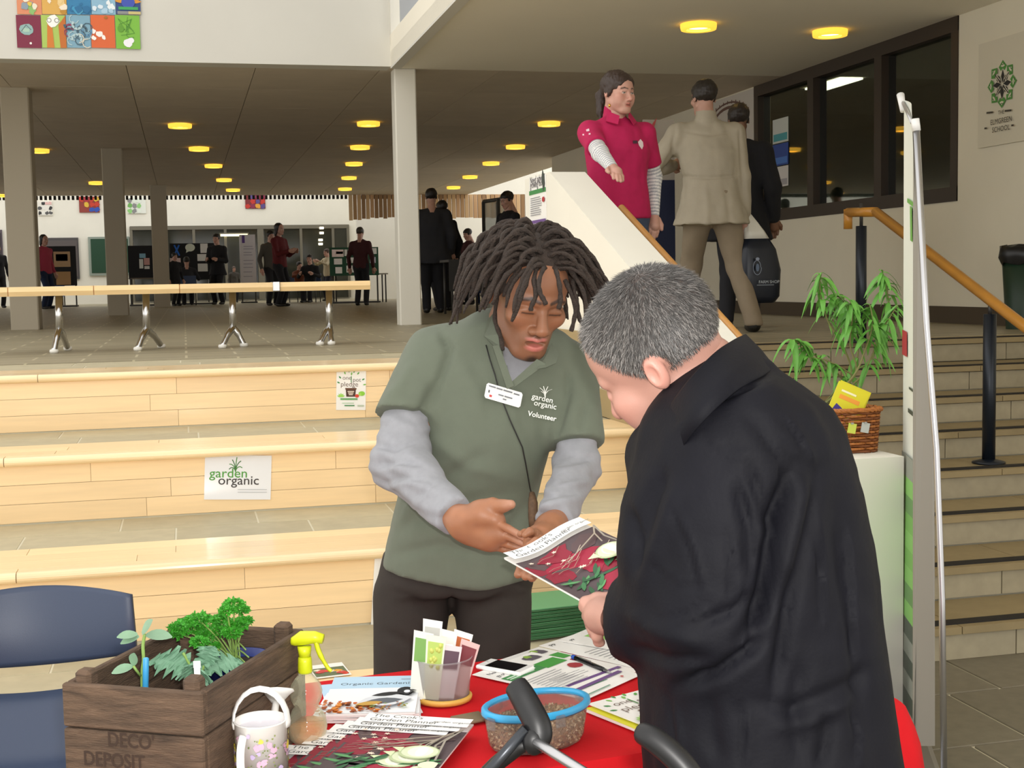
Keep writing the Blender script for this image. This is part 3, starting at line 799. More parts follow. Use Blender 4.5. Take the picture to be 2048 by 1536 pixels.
    Rh = np.array(headR(hyaw, hpitch, 0)); Vh, Qh, ch = make_head(ho, Rh, hc, hres, s*hsc)
    parts = [(Vh, Qh)]; cols = [ch]
    if hand_bare:
        for e, hnd, sd in ((eR, hR, 1), (eL, hL, -1)):
            u = (hnd-e)/np.linalg.norm(hnd-e); tip = hnd+u*.15*s
            g = SDF(np.minimum(hnd, tip)-.1, np.maximum(hnd, tip)+.1, hres); g.rc(e+(hnd-e)*.8, hnd, .03*s, .027*s, k=.01); hand_simple(g, hnd, tip, .04*s, sd, (0, -1, .3))
            V, Q = g.mesh(1); parts.append((V, Q)); cols.append(np.tile(np.array(skin), (len(V), 1)))
    for a, e, hnd in ((shR, eR, hR), (shL, eL, hL)):   # arms inside the sleeves join hands to the trunk
        g = SDF(np.minimum.reduce([a, e, hnd, sh])-.08, np.maximum.reduce([a, e, hnd, sh])+.08, .014); g.chain([sh-np.array([0, 0, .06*s]), a+(sh-a)*.25-np.array([0, 0, .02*s]), e, hnd], [.04*s, .032*s, .03*s, .024*s], k=.01); V, Q = g.mesh(0); parts.append((V, Q)); cols.append(np.tile(np.array(skin), (len(V), 1)))
    g = SDF(sh-np.array([.15, .15, .12]), neck+np.array([.15, .15, .14]), max(res*.7, .008)); g.rc(sh, hc-np.array([0, -.02*s, .06*s]), .06*s, .055*s, k=.01); V, Q = g.mesh(0); parts.append((V, Q)); cols.append(np.tile(np.array(skin), (len(V), 1)))
    V, Q = join_vq(parts); np_mesh('body', W(V), Q, m_skin, t, col=np.concatenate(cols))
    if hair:
        V, Q = cap_hair(hres, hair, Rh, hc, s*hsc); np_mesh('hair', W(V), Q, m_hair, t, col=np.tile(np.array(hairc), (len(V), 1)))
    t['_j'] = 0; del t['_j']
    return t, dict(hR=W(hR), hL=W(hL), hc=W(hc), eR=W(eR), eL=W(eL), sh=W(sh))
# ================================================================ FOREGROUND PEOPLE
from mathutils.bvhtree import BVHTree
def bvh_of(V, Q): return BVHTree.FromPolygons([tuple(p) for p in V], [tuple(int(i) for i in q) for q in Q])
class Decal:
    """print or thin trim laid on a curved surface, drawn in photograph pixels"""
    def __init__(s, bvh, lift=.0025): s.b = bvh; s.l = lift; s.mb = MB(); s.mats = []
    def hit(s, px, py, lift=None):
        d = ray(px, py).normalized(); r_ = s.b.ray_cast(CAMP, d)
        if r_[0] is None: return None
        return r_[0]-d*(s.l if lift is None else lift)
    def _m(s, h):
        q = h if not isinstance(h, str) else flat(h)
        if q not in s.mats: s.mats.append(q)
        s.mb.m = s.mats.index(q)
    def poly(s, pts, h):
        P = [s.hit(*p) for p in pts]
        if any(p is None for p in P): return s
        s._m(h); s.l += .0003; s.mb.poly(P[::-1]); return s
    def text(s, t, x, y, size, h, rot=0, sx=1, bold=0, shear=0):
        V, F = text_geo(t, shear, bold); c, q = math.cos(rot), math.sin(rot); s._m(h)
        P = [s.hit(x+(v[0]*sx*c+v[1]*q)*size, y+(v[0]*sx*q-v[1]*c)*size) for v in V]
        ok = [f for f in F if all(P[i] is not None for i in f)]; s.mb.add([p if p is not None else Vector((0, 0, 0)) for p in P], ok); return s
    def tube(s, pts, r, h, n=6):
        P = [s.hit(*p) for p in pts]; P = [p for p in P if p is not None]; s._m(h); s.mb.sh(True).tube(P, r, n); s.mb.sh(False); return s
    def build(s, name, parent): return s.mb.build(name, s.mats, parent)
VY = -_yaw
def ringpx(y, xl, xr, t, ry, dy=0):
    c = J((xl+xr)/2, y, t); return (c[2], c[0], c[1]+dy, (xr-xl)/2/FPX*t, ry, VY)
def bbox(pts, mg): P = np.array(pts); return P.min(0)-mg, P.max(0)+mg
def flap(pts, th, nseg=1):
    """thick cloth panel from px/t points (single polygon)"""
    mb = MB(); P = [Vector(J(*p)) for p in pts]; mb.prism(P, _f*th); return mb

# ---------------------------------------------------------------- the volunteer in the green polo shirt
m_polo = M('sage_pique_cotton', '#62695a', .88, bump=.12, bscale=700, sheen=.08, var=.04, vscale=30)
m_greyc = M('grey_marl_cotton', '#929398', .9, bump=.1, bscale=500, var=.06, vscale=60, sheen=.05)
m_trou = M('dark_brown_twill', '#2c2621', .85, bump=.1, bscale=500, var=.1, vscale=25)
m_shoeb = M('black_shoe_leather', '#15130f', .5)
vt_loc = J(930, 1300, 3.22); vt_loc[2] = 0
vol = thing('person', 'man with dark dreadlocks in sage green polo shirt and grey sleeves behind the red table', 'person', vt_loc)
# shirt
g = SDF(*bbox([J(750, 1165, 3.2), J(1215, 600, 3.2), J(900, 900, 2.98), J(900, 900, 3.42)], .04), .0075)
rings = [ringpx(1158, 756, 1066, 3.2, .135), ringpx(1090, 768, 1066, 3.2, .132), ringpx(1000, 792, 1072, 3.2, .13), ringpx(930, 810, 1090, 3.2, .132), ringpx(860, 838, 1108, 3.2, .137), ringpx(790, 838, 1130, 3.2, .135), ringpx(740, 845, 1150, 3.19, .12), ringpx(700, 868, 1150, 3.18, .1), ringpx(668, 905, 1120, 3.16, .08), ringpx(640, 950, 1070, 3.14, .065)]
g.loft(rings, k=.02, pw=2.3)
shR, shL = J(872, 712, 3.2), J(1142, 748, 3.2)
elR, elL = J(800, 925, 3.07), J(1152, 935, 3.1)
g.rc(J(985, 660, 3.17), J(872, 712, 3.2), .05, .062, k=.05); g.rc(J(1050, 680, 3.15), J(1142, 748, 3.2), .05, .058, k=.05)
dR = elR-shR; dL = elL-shL
g2 = g.like(); g2.rc(shR, J(800, 850, 3.105), .073, .074, k=.01); g2.cut(J(803, 832, 3.11), dR/np.linalg.norm(dR)+np.array(_u)*-.25+np.array(_r)*.12); g.union(g2, .035)
g2 = g.like(); g2.rc(shL, J(1157, 905, 3.105), .067, .065, k=.01); g2.cut(J(1157, 888, 3.11), dL); g.union(g2, .03)
g.cut(J(910, 1152, 3.2), np.array([.0, 0, -1])+np.array(_r)*-.15)
g.disp(lambda x, y, z: .0045*vnoise(x, y, z*.5, 11, 31)+.002*vnoise(x, y, z*.6, 26, 32))
V, Q = g.mesh(1)
N = normals(V, Q)
for ln, wd, dp in [([(850, 850), (900, 700), (880, 660)], 10, -.008), ([(1108, 885), (1135, 790), (1140, 735)], 9, -.008), ([(800, 1000), (880, 960), (985, 900)], 16, -.006), ([(790, 1060), (900, 1010), (1040, 985)], 18, -.005),
                   ([(780, 1110), (880, 1090), (960, 1110)], 14, -.005), ([(860, 870), (930, 930), (1040, 960)], 18, .005), ([(930, 700), (975, 780), (985, 850)], 16, -.004), ([(1060, 1000), (1020, 1060), (1000, 1120)], 16, -.006), ([(850, 900), (840, 980), (800, 1050)], 12, .006),
                   ([(830, 720), (800, 770), (775, 800)], 14, .004), ([(870, 760), (850, 810), (830, 840)], 10, -.006), ([(1180, 780), (1165, 830), (1160, 870)], 9, -.005), ([(1035, 765), (1050, 860), (1075, 930)], 14, -.004)]:
    V = crease(V, N, ln, wd*.8, dp*1.5)
V = lap(V, Q, .3)
# split off the V of the grey undershirt
Pp, zz = proj(V); N = normals(V, Q)
vpoly = [(996, 690), (1018, 770), (1024, 776), (1090, 716), (1100, 690), (1060, 650), (1000, 640)]
def inpoly(P, poly):
    x, y = P[:, 0], P[:, 1]; ins = np.zeros(len(P), bool); n = len(poly)
    for i in range(n):
        (x1, y1), (x2, y2) = poly[i], poly[(i+1) % n]
        c_ = ((y1 > y) != (y2 > y)) & (x < (x2-x1)*(y-y1)/((y2-y1)+1e-9)+x1); ins ^= c_
    return ins
inn = inpoly(Pp, vpoly) & ((N@_fn_) < .1)
fsel = inn[Q].all(1)
shirt = np_mesh('polo_shirt', V, Q[~fsel], m_polo, vol)
bv = bvh_of(V, Q)
us = V.copy(); us[inn] += np.array(_f)*.004
np_mesh('undershirt', us, Q[fsel], m_greyc, vol)
# sleeves of the grey undershirt
folds = {'R': ([(750, 890), (790, 900), (840, 880)], [(755, 930), (800, 925), (850, 930)], [(770, 965), (810, 955), (850, 960)], [(830, 1000), (860, 975), (870, 960)]), 'L': ([(1110, 930), (1150, 925), (1190, 915)], [(1110, 965), (1150, 955), (1185, 950)], [(1080, 1000), (1120, 990), (1160, 985)])}
for sd in 'RL':
    if sd == 'R':
        g = SDF(*bbox([J(822, 800, 3.15), elR, J(925, 1048, 2.79)], .1), .0065)
        g.rc(J(822, 800, 3.15), elR, .058, .065, k=.02); g.rc(elR, J(925, 1048, 2.79), .064, .041, k=.03); g.cut(J(906, 1036, 2.815), J(912, 1040, 2.81)-elR)
    else:
        g = SDF(*bbox([J(1157, 862, 3.13), elL, J(1104, 1052, 2.80)], .1), .0065)
        g.rc(J(1157, 862, 3.13), elL, .046, .053, k=.02); g.rc(elL, J(1104, 1052, 2.80), .053, .040, k=.03); g.cut(J(1108, 1043, 2.825), J(1112, 1036, 2.83)-elL)
    g.disp(lambda x, y, z: .004*vnoise(x, y, z, 22, 41)+.0025*np.sin(z*160+x*60+6*vnoise(x, y, z, 9, 43)))
    V, Q = g.mesh(1); N = normals(V, Q)
    for ln in folds[sd]: V = crease(V, N, ln, 6, -.007); V = crease(V, N, [(x, y+12) for x, y in ln], 7, .005)
    np_mesh('sleeve', V, Q, m_greyc, vol)
# trousers
g = SDF(np.array([vt_loc[0]-.34, vt_loc[1]-.34, .02]), np.array([vt_loc[0]+.36, vt_loc[1]+.34, 1.0]), .011)
hz = J(912, 1130, 3.22)[2]
g.loft([ringpx(1180, 748, 1066, 3.22, .13), ringpx(1150, 757, 1066, 3.22, .13), ringpx(1090, 770, 1064, 3.22, .122)], k=.02, pw=2.4)
kR, kL = J(812, 1370, 3.2), J(992, 1370, 3.2); fR, fL = J(830, 1700, 3.25), J(1010, 1700, 3.25); fR[2] = fL[2] = .07
g.chain([J(824, 1200, 3.22), kR, fR], [.095, .079, .068], k=.008); g.chain([J(985, 1200, 3.22), kL, fL], [.095, .079, .068], k=.008)
g.disp(lambda x, y, z: .005*vnoise(x, y, z*.5, 14, 51)); g.cut((0, 0, .05), (0, 0, -1))
V, Q = g.mesh(1); N = normals(V, Q)
for ln in ([(905, 1160), (905, 1230)], [(770, 1180), (830, 1200), (880, 1250)], [(1050, 1170), (990, 1200), (930, 1230)], [(760, 1260), (820, 1290), (880, 1320)]): V = crease(V, N, ln, 9, -.007)
np_mesh('trousers', V, Q, m_trou, vol)
for ft in (fR, fL):
    g = SDF(ft-np.array([.12, .26, .08]), ft+np.array([.12, .16, .08]), .01); b = np.array([ft[0], ft[1], .04])
    g.ell(b+(0, -.07, 0), (.05, .13, .04), k=.01); g.ell(b+(0, 0, .02), (.047, .065, .05), k=.02); g.cut((0, 0, .002), (0, 0, -1)); V, Q = g.mesh(0); np_mesh('shoe', V, Q, m_shoeb, vol)
# head, neck, hands
skA = np.array([.27, .115, .058])
oA = dict(skin=skA, lip=(.50, .16, .13), brow=(.03, .018, .014), nose=1.2, lips=1.2, open=.0065, lid=.85, goatee=(.02, .014, .012), stubble=(.15, .07, .042), stubw=.35, blush=(.36, .15, .08))
RA = np.array(headR(.12, .42, .10)); SA = 1.07
cA = J(1083, 621, 2.98)-RA@np.array([0, -.085*SA, 0])
Vh, Qh, ch = make_head(oA, RA, cA, .0023, SA)
def W_A(p): return RA@(np.array(p)*SA)+cA
g = SDF(*bbox([J(985, 690, 3.16), W_A((0, .03, -.05))], .11), .006); g.rc(J(1005, 700, 3.17), W_A((0, .035, -.07)), .066, .058, k=.01); Vn, Qn = g.mesh(1)
# right hand, palm up
tR = 2.80
g = SDF(*bbox([J(890, 1030, 2.83), J(1075, 1100, 2.72), J(1025, 1005, 2.74)], .035), .0026)
g.rc(J(890, 1022, 2.85), J(925, 1045, 2.80), .028, .030, k=.01)
g.chain([J(925, 1040, 2.80), J(965, 1030, 2.775), J(992, 1040, 2.765)], [.030, .027, .02], k=.02)
g.chain([J(930, 1058, 2.805), J(975, 1070, 2.785), J(1003, 1070, 2.77)], [.026, .026, .02], k=.02)
g.chain([J(945, 1072, 2.81), J(985, 1084, 2.79)], [.02, .018], k=.02)
g.chain([J(960, 1022, 2.78), J(985, 1010, 2.765), J(1006, 1012, 2.75), J(1022, 1009, 2.74)], [.021, .0135, .0115, .010], k=.012)
for pts in ([(985, 1041, 2.765), (1016, 1057, 2.745), (1043, 1072, 2.735), (1067, 1087, 2.725)], [(985, 1058, 2.772), (1014, 1072, 2.757), (1040, 1084, 2.747), (1061, 1093, 2.74)], [(980, 1073, 2.782), (1006, 1085, 2.772), (1028, 1093, 2.767), (1047, 1097, 2.762)], [(968, 1085, 2.795), (992, 1094, 2.79), (1010, 1099, 2.785), (1026, 1101, 2.785)]):
    g.chain([J(*p) for p in pts], [.0098, .0086, .0078, .0062], k=.0025)
VR, QR = g.mesh(1)
# left hand, fingers under the magazine and over its edge
g = SDF(*bbox([J(1120, 1030, 2.86), J(1030, 1165, 2.60), J(1030, 1060, 2.66)], .04), .0026)
g.rc(J(1120, 1030, 2.86), J(1100, 1058, 2.79), .029, .029, k=.01); g.chain([J(1100, 1056, 2.79), J(1080, 1082, 2.73), J(1066, 1098, 2.70)], [.030, .030, .022], k=.02)
for pts, rs in ([[(1088, 1068, 2.74), (1066, 1066, 2.70), (1050, 1066, 2.68), (1041, 1068, 2.67)], None], [[(1085, 1075, 2.72), (1068, 1066, 2.68), (1060, 1063, 2.66), (1050, 1070, 2.655)], None], [[(1088, 1085, 2.71), (1080, 1079, 2.66), (1072, 1082, 2.645), (1058, 1090, 2.64)], None]):
    g.chain([J(*p) for p in pts], [.0105, .0095, .0085, .007], k=.004)
for pts in ([(1070, 1105, 2.70), (1052, 1120, 2.67), (1043, 1135, 2.62), (1036, 1149, 2.60)], [(1078, 1108, 2.70), (1062, 1130, 2.66), (1056, 1142, 2.61), (1051, 1153, 2.59)], [(1086, 1108, 2.70), (1074, 1135, 2.66), (1070, 1147, 2.60), (1064, 1156, 2.58)]):
    g.chain([J(*p) for p in pts], [.0115, .010, .0095, .0085], k=.005)
VL, QL = g.mesh(1)
def handcol(V, base, palm, axis):
    P, z = proj(V); n_ = vnoise(*V.T, 60, 9); return np.tile(base, (len(V), 1))*(1+.1*n_)[:, None]
cR = handcol(VR, skA*1.25, None, None); PR, _ = proj(VR)
cR = lerpc(cR, (.47, .25, .17), .65*sstep(1010, 1040, PR[:, 0]+(PR[:, 1]-1060)*-.3)); cL = handcol(VL, skA*1.15, None, None)
g = SDF(*bbox([shR, elR, J(905, 1036, 2.82), shL, elL, J(1108, 1044, 2.82)], .06), .012); g.chain([J(1005, 740, 3.19), J(890, 760, 3.19), elR, J(900, 1030, 2.83)], [.045, .035, .032, .026], k=.01); g.chain([J(1005, 740, 3.19), J(1130, 790, 3.19), elL, J(1112, 1036, 2.84)], [.045, .035, .032, .026], k=.01); g.rc(J(1005, 740, 3.19), J(1005, 690, 3.17), .05, .055); Va, Qa = g.mesh(0)
V, Q = join_vq([(Vh, Qh), (Vn, Qn), (VR, QR), (VL, QL), (Va, Qa)])
np_mesh('body', V, Q, m_skin, vol, col=np.concatenate([ch, np.tile(skA*.9, (len(Vn), 1)), cR, cL, np.tile(skA, (len(Va), 1))]))
# dreadlocks
rn = random.Random(5); hm = []; hc_ = []
mbh = MB().sh()
inv = RA.T
cen = np.array([0, .02, .036]); er = np.array([.08, .103, .09])
def lock(root_dir, L, drift, r0, seg=9, wob=.006, lift=.022):
    d = np.array(root_dir, float); d /= np.linalg.norm(d)
    p = cen+d*er*.97; nrm = d/er; nrm /= np.linalg.norm(nrm)
    pts = []; vel = RA@nrm*.4+drift*.6; vel /= np.linalg.norm(vel); pw = W_A(p); step = L/seg
    for k in range(seg+1):
        pts.append(pw.copy())
        a = min(1, k/3.2)
        tgt = np.array([0, 0, -1.0])*a+RA@nrm*(1-a)*.45+drift*(1-.35*a)
        vel = vel*.45+tgt/np.linalg.norm(tgt)*.55+np.array([rn.gauss(0, 1), rn.gauss(0, 1), rn.gauss(0, 1)])*wob*18
        vel /= np.linalg.norm(vel); pw = pw+vel*step
        q = inv@(pw-cA)/SA; e = (q-cen)/(er+.012+lift*.25); l_ = np.linalg.norm(e)
        if l_ < 1.0: q = cen+(q-cen)/l_; pw = RA@(q*SA)+cA
    return pts
dm = []
cnt = 0
for i in range(2600):
    if cnt >= 300: break
    z = rn.uniform(-.15, 1); a = rn.uniform(0, 2*PI); r_ = math.sqrt(max(0, 1-z*z)); d = np.array([r_*math.cos(a), r_*math.sin(a), z])
    if d[1] < -.25 and z < .52: continue            # the face
    if d[1] < .1 and z < .12: continue
    if any(np.dot(d, q) > .9895 for q in dm): continue
    dm.append(d); cnt += 1
    side = np.sign(d[0]) if abs(d[0]) > .08 else rn.choice((-1, 1))
    wr_ = RA@np.array([side, 0, 0]); front = d[1] < -.05
    drift = wr_*(.75 if front else .35)+RA@np.array([0, d[1]*.3, 0])+np.array(_r)*(.05)
    if front and z > .5: drift += RA@np.array([0, .25, 0])
    L = rn.uniform(.13, .19)*(1.0 if not front else 1.1)
    P = lock(d, L, drift, .007)
    rr = rn.uniform(.0042, .0064); R_ = [rr*(.85+.3*rn.random())*(1 if k < 8 else .75) for k in range(len(P))]; R_[-1] *= .6
    mbh.tube(smoothpath(P, 2), [R_[min(len(R_)-1, int(k/2))]*(1+.12*math.sin(k*2.1)) for k in range(2*len(P)-1)], 6)
# a few locks over the forehead and beside the face (placed as they hang)
for pts in ([(1075, 530, 2.93), (1068, 560, 2.89), (1072, 590, 2.875), (1063, 612, 2.87), (1062, 622, 2.87)], [(1088, 535, 2.92), (1078, 562, 2.88), (1080, 585, 2.868), (1088, 600, 2.862), (1092, 610, 2.862)], [(1112, 540, 2.92), (1119, 570, 2.885), (1121, 600, 2.88), (1117, 618, 2.878)],
            [(1000, 560, 3.02), (993, 600, 3.0), (990, 640, 2.99), (1000, 670, 2.985), (1006, 700, 2.98)], [(1140, 540, 2.97), (1165, 580, 2.95), (1172, 620, 2.95), (1168, 655, 2.95)], [(1130, 560, 2.96), (1150, 610, 2.94), (1148, 640, 2.94), (1142, 663, 2.94)], [(1145, 560, 2.97), (1152, 600, 2.95), (1160, 640, 2.95), (1175, 655, 2.95)], [(985, 560, 3.03), (972, 590, 3.02), (968, 615, 3.02)]):
    P = smoothpath([J(*p) for p in pts], 4); mbh.tube(P, [.0052*(1+.15*math.sin(k*1.9)) for k in range(len(P))], 6)
m_dread = M('dreadlock_hair', '#33271f', .75, bump=.8, bscale=260, var=.35, vscale=90)
mbh.build('hair', m_dread, vol)
g = SDF(cA-.17, cA+.17, .006); g.ell(W_A(cen), er*SA*1.03, R=RA, k=.005); 
g.ell(W_A((0, -.135, -.03)), np.array((.07, .1, .085))*SA, R=RA, k=.01, op='s'); g.cut(W_A((0, .05, -.05)), RA@np.array([0, -.62, -.78])); V, Q = g.mesh(1); np_mesh('hair_roots', V, Q, m_dread, vol)
# collar flaps, placket, buttons, badge, cord, print
col_ = MB()
for pts in ([(968, 672, 3.04), (975, 640, 3.07), (990, 622, 3.09), (1000, 640, 3.05), (1002, 668, 3.03), (1008, 697, 3.02), (988, 692, 3.02)], [(1118, 706, 3.06), (1104, 686, 3.07), (1090, 716, 3.03), (1074, 738, 3.01), (1092, 735, 3.01), (1112, 726, 3.03)]):
    col_.prism([Vector(J(*p)) for p in pts], _f*.008)
col_.prism([Vector(J(*p)) for p in [(1024, 778, 3.025), (1016, 770, 3.025), (1074, 718, 3.015), (1092, 728, 3.015)]], _f*.008)
col_.prism([Vector(J(*p)) for p in [(985, 692, 3.02), (998, 690, 3.02), (1028, 772, 3.02), (1014, 778, 3.02)]], _f*.006)
col_.build('collar', m_polo, vol)
for (bx, by) in ((990, 680), (1000, 708), (1013, 760)):
    dc = Decal(bv, .010); dc.poly([(bx+5.2*math.cos(2*PI*i/10), by+5.2*math.sin(2*PI*i/10)) for i in range(10)], '#1c1d1c'); dc.poly([(bx+2*math.cos(2*PI*i/8), by+2*math.sin(2*PI*i/8)) for i in range(8)], '#55584f'); dc.build('button', vol)
dc = Decal(bv, .006); ux, uy = (.97, .29), (-.24, .97)
bq = lambda a, b: (974+a*72+b*-6, 765+a*21+b*30)
dc.l = .015
dc.poly([bq(.04, 0), bq(.96, 0), bq(1, .12), bq(1, .88), bq(.96, 1), bq(.04, 1), bq(0, .88), bq(0, .12)], '#f2f2ee')
[dc.poly([bq(a_, b_), bq(a_+w_, b_), bq(a_+w_, b_+.09), bq(a_, b_+.09)], '#6f7276') for a_, b_, w_ in ((.06, .12, .2), (.28, .13, .17), (.47, .13, .25), (.76, .16, .16), (.36, .5, .15), (.53, .5, .22), (.5, .7, .1))]; dc.poly([bq(.08, .42), bq(.12, .42), bq(.12, .6), bq(.08, .6)], '#4a4a4c'); dc.poly([bq(.13, .7), bq(.2, .7), bq(.2, .85), bq(.13, .85)], '#c03a3a')
dc.build('name_badge', vol)
dc = Decal(bv, .006)
dc.text('garden', 1063, 797, 15.8, '#eceee6', rot=.22, bold=.01); dc.text('organic', 1067, 810, 15.6, '#eceee6', rot=.2, bold=.01); dc.text('Volunteer', 1055, 831, 14.2, '#eceee6', rot=.2, bold=.02)
for a_ in (-1.0, -.55, -.15, .3, .8):
    L = 20; pts = [(1090, 794)]+[(1090+math.sin(a_*(k/3)**1.2)*L*(k/3), 794-math.cos(a_*(k/3))*L*(k/3)*1.1) for k in (1, 2, 3)]
    for p, q in zip(pts[:-1], pts[1:]): dc.poly([(p[0]-.9, p[1]), (p[0]+.9, p[1]), (q[0]+.7, q[1]), (q[0]-.7, q[1])], '#eceee6')
dc.build('print', vol)
dc = Decal(bv, .004); dc.tube([(972, 690), (980, 720), (990, 750), (1000, 790), (1020, 840), (1045, 895), (1052, 930), (1060, 975), (1064, 990)], .0016, '#1d1b18')
dc.build('cord', vol)
pc = MB().sh(); P = [Vector(J(1064, 985, 3.02)), Vector(J(1066, 1005, 3.0)), Vector(J(1066, 1035, 2.99)), Vector(J(1064, 1058, 2.99))]; pc.tube(P, [.006, .011, .011, .006], 8, squash=.6); pc.build('pouch', M('worn_brown_leather', '#5e4630', .7, var=.3, vscale=120), vol)

# ---------------------------------------------------------------- the man in the black coat
m_coat = M('black_nylon', '#0b0b13', .7, var=.18, vscale=9, bump=.08, bscale=160, spec=.2)
cm_loc = J(1560, 1300, 1.98); cm_loc[2] = 0
cmn = thing('person', 'man with short grey hair in a black coat reading the magazine, seen from his side', 'person', cm_loc)
T0 = 1.98
g = SDF(np.array([cm_loc[0]-.42, cm_loc[1]-.36, .52]), np.array([cm_loc[0]+.42, cm_loc[1]+.36, 1.56]), .0075)
g.loft([ringpx(1800, 1290, 1835, T0, .21), ringpx(1536, 1288, 1800, T0, .2), ringpx(1400, 1286, 1778, T0, .19), ringpx(1250, 1282, 1757, T0, .185), ringpx(1120, 1262, 1744, T0, .185), ringpx(1000, 1262, 1722, T0, .18), ringpx(930, 1290, 1705, T0, .172), ringpx(860, 1325, 1688, T0+.01, .155), ringpx(810, 1350, 1655, T0+.01, .13), ringpx(770, 1385, 1600, T0+.01, .1), ringpx(735, 1420, 1545, T0+.02, .07)], k=.02, pw=2.3)
g.rc(J(1450, 790, 2.02), J(1320, 905, 2.05), .075, .05, k=.06)
shN = J(1480, 905, 1.9); elN = J(1432, 1240, 1.88); wrN = J(1222, 1240, 2.08)
g.rc(shN, elN, .115, .088, k=.06); g.rc(J(1400, 900, 1.95), J(1330, 1100, 1.94), .08, .06, k=.07)
g2 = g.like(); g2.rc(elN, J(1185, 1236, 2.10), .084, .05, k=.02); g2.rc(J(1400, 1180, 1.89), J(1300, 1225, 1.98), .07, .055, k=.04); g2.cut(J(1240, 1238, 2.035), J(1185, 1236, 2.10)-elN-np.array(_r)*.25); g.union(g2, .03)
g.disp(lambda x, y, z: .006*vnoise(x, y, z*.45, 9, 61)+.0035*vnoise(x*1.2, y*1.2, z*.5, 22, 62)+.0015*vnoise(x, y, z, 55, 63))
V, Q = g.mesh(1); N = normals(V, Q)
for ln, wd, dp in [([(1585, 930), (1560, 1010), (1540, 1100), (1530, 1200), (1500, 1300)], 14, -.03), ([(1640, 930), (1615, 1050), (1580, 1200), (1560, 1330), (1545, 1400)], 13, -.018), ([(1610, 950), (1590, 1060), (1560, 1180)], 16, .012), ([(1350, 1372), (1430, 1350), (1500, 1305), (1530, 1270)], 12, -.022),
                   ([(1470, 960), (1500, 1060), (1505, 1160)], 12, -.013), ([(1495, 930), (1530, 1020), (1535, 1060)], 10, -.012), ([(1330, 930), (1300, 1010), (1275, 1110)], 14, -.012), ([(1360, 960), (1330, 1050), (1290, 1150)], 14, .007), ([(1240, 1215), (1320, 1265), (1420, 1290)], 16, .008), ([(1255, 1290), (1330, 1320), (1420, 1320)], 12, -.01),
                   ([(1500, 1180), (1470, 1220), (1400, 1245)], 10, -.012), ([(1530, 1150), (1490, 1260), (1470, 1300)], 10, -.012), ([(1670, 960), (1690, 1150), (1720, 1350), (1730, 1500)], 16, -.01), ([(1600, 1320), (1590, 1420), (1600, 1536)], 18, -.01), ([(1500, 1400), (1580, 1420), (1700, 1370), (1740, 1330)], 14, -.009),
                   ([(1420, 1380), (1420, 1460), (1440, 1536)], 18, -.008), ([(1540, 1460), (1640, 1440), (1700, 1400)], 10, .006), ([(1660, 1420), (1650, 1490), (1640, 1536)], 14, -.012), ([(1470, 800), (1560, 900), (1640, 960)], 18, -.006), ([(1600, 800), (1640, 870), (1660, 930)], 16, .006), ([(1380, 820), (1440, 790), (1540, 745)], 12, -.016), ([(1345, 865), (1420, 810), (1520, 760)], 9, .008), ([(1255, 1010), (1275, 1080), (1268, 1150)], 10, -.012)]:
    V = crease(V, N, ln, wd, dp)
N = normals(V, Q)
for ln in ([(1340, 1010), (1380, 1100), (1400, 1180)], [(1300, 1130), (1360, 1170), (1440, 1190)], [(1270, 1250), (1340, 1240), (1420, 1210)], [(1450, 1060), (1470, 1140), (1460, 1210)], [(1620, 1000), (1640, 1120), (1640, 1260)], [(1690, 1050), (1700, 1200), (1705, 1330)], [(1480, 1400), (1490, 1470), (1480, 1536)], [(1340, 1400), (1350, 1470), (1345, 1536)], [(1560, 830), (1600, 880), (1620, 930)], [(1520, 860), (1560, 920), (1570, 980)], [(1400, 870), (1440, 900), (1500, 900)], [(1700, 1400), (1715, 1470), (1710, 1536)]):
    V = crease(V, N, ln, 5, -.007); V = crease(V, N, [(x+9, y+3) for x, y in ln], 7, .005)
V = lap(V, Q, .3)
np_mesh('coat', V, Q, m_coat, cmn); bvc = bvh_of(V, Q)
# stand-up collar and front flap
def ribbon(rows, th):
    """rows of px/t points -> thick curved panel"""
    R_ = [smoothpath([J(*p) for p in r], 5) for r in rows]; n = len(R_[0]); mb = MB().sh()
    m_ = len(R_); A = [p for r in R_ for p in r]; B = [p+_f*th for p in A]; o = len(A); F = []
    for i in range(m_-1):
        for j in range(n-1): a, b_, c_, d_ = i*n+j, i*n+j+1, (i+1)*n+j+1, (i+1)*n+j; F += [(a, b_, c_, d_), (o+d_, o+c_, o+b_, o+a)]
    for j in range(n-1): F += [(j+1, j, o+j, o+j+1), ((m_-1)*n+j, (m_-1)*n+j+1, o+(m_-1)*n+j+1, o+(m_-1)*n+j)]
    for i in range(m_-1): F += [(i*n, (i+1)*n, o+(i+1)*n, o+i*n), ((i+1)*n+n-1, i*n+n-1, o+i*n+n-1, o+(i+1)*n+n-1)]
    return mb.add(A+B, F)
cb = ribbon([[(1492, 668, 2.05), (1468, 680, 1.97), (1428, 708, 1.90), (1372, 768, 1.875), (1330, 832, 1.905), (1308, 895, 1.955)],
             [(1522, 698, 2.02), (1498, 716, 1.92), (1450, 748, 1.845), (1394, 803, 1.82), (1350, 862, 1.85), (1320, 926, 1.91)],
             [(1550, 733, 1.99), (1526, 750, 1.885), (1470, 782, 1.81), (1412, 835, 1.79), (1368, 890, 1.825), (1332, 958, 1.895)],
             [(1548, 741, 2.02), (1524, 758, 1.92), (1469, 788, 1.85), (1411, 841, 1.83), (1367, 896, 1.86), (1331, 963, 1.92)]], .014)
cb.build('collar', m_coat, cmn)
cb = ribbon([[(1314, 880, 2.03), (1290, 925, 2.0), (1252, 985, 1.975), (1250, 1005, 1.97)], [(1330, 920, 1.97), (1310, 960, 1.95), (1283, 1010, 1.945), (1278, 1030, 1.945)]], .02)
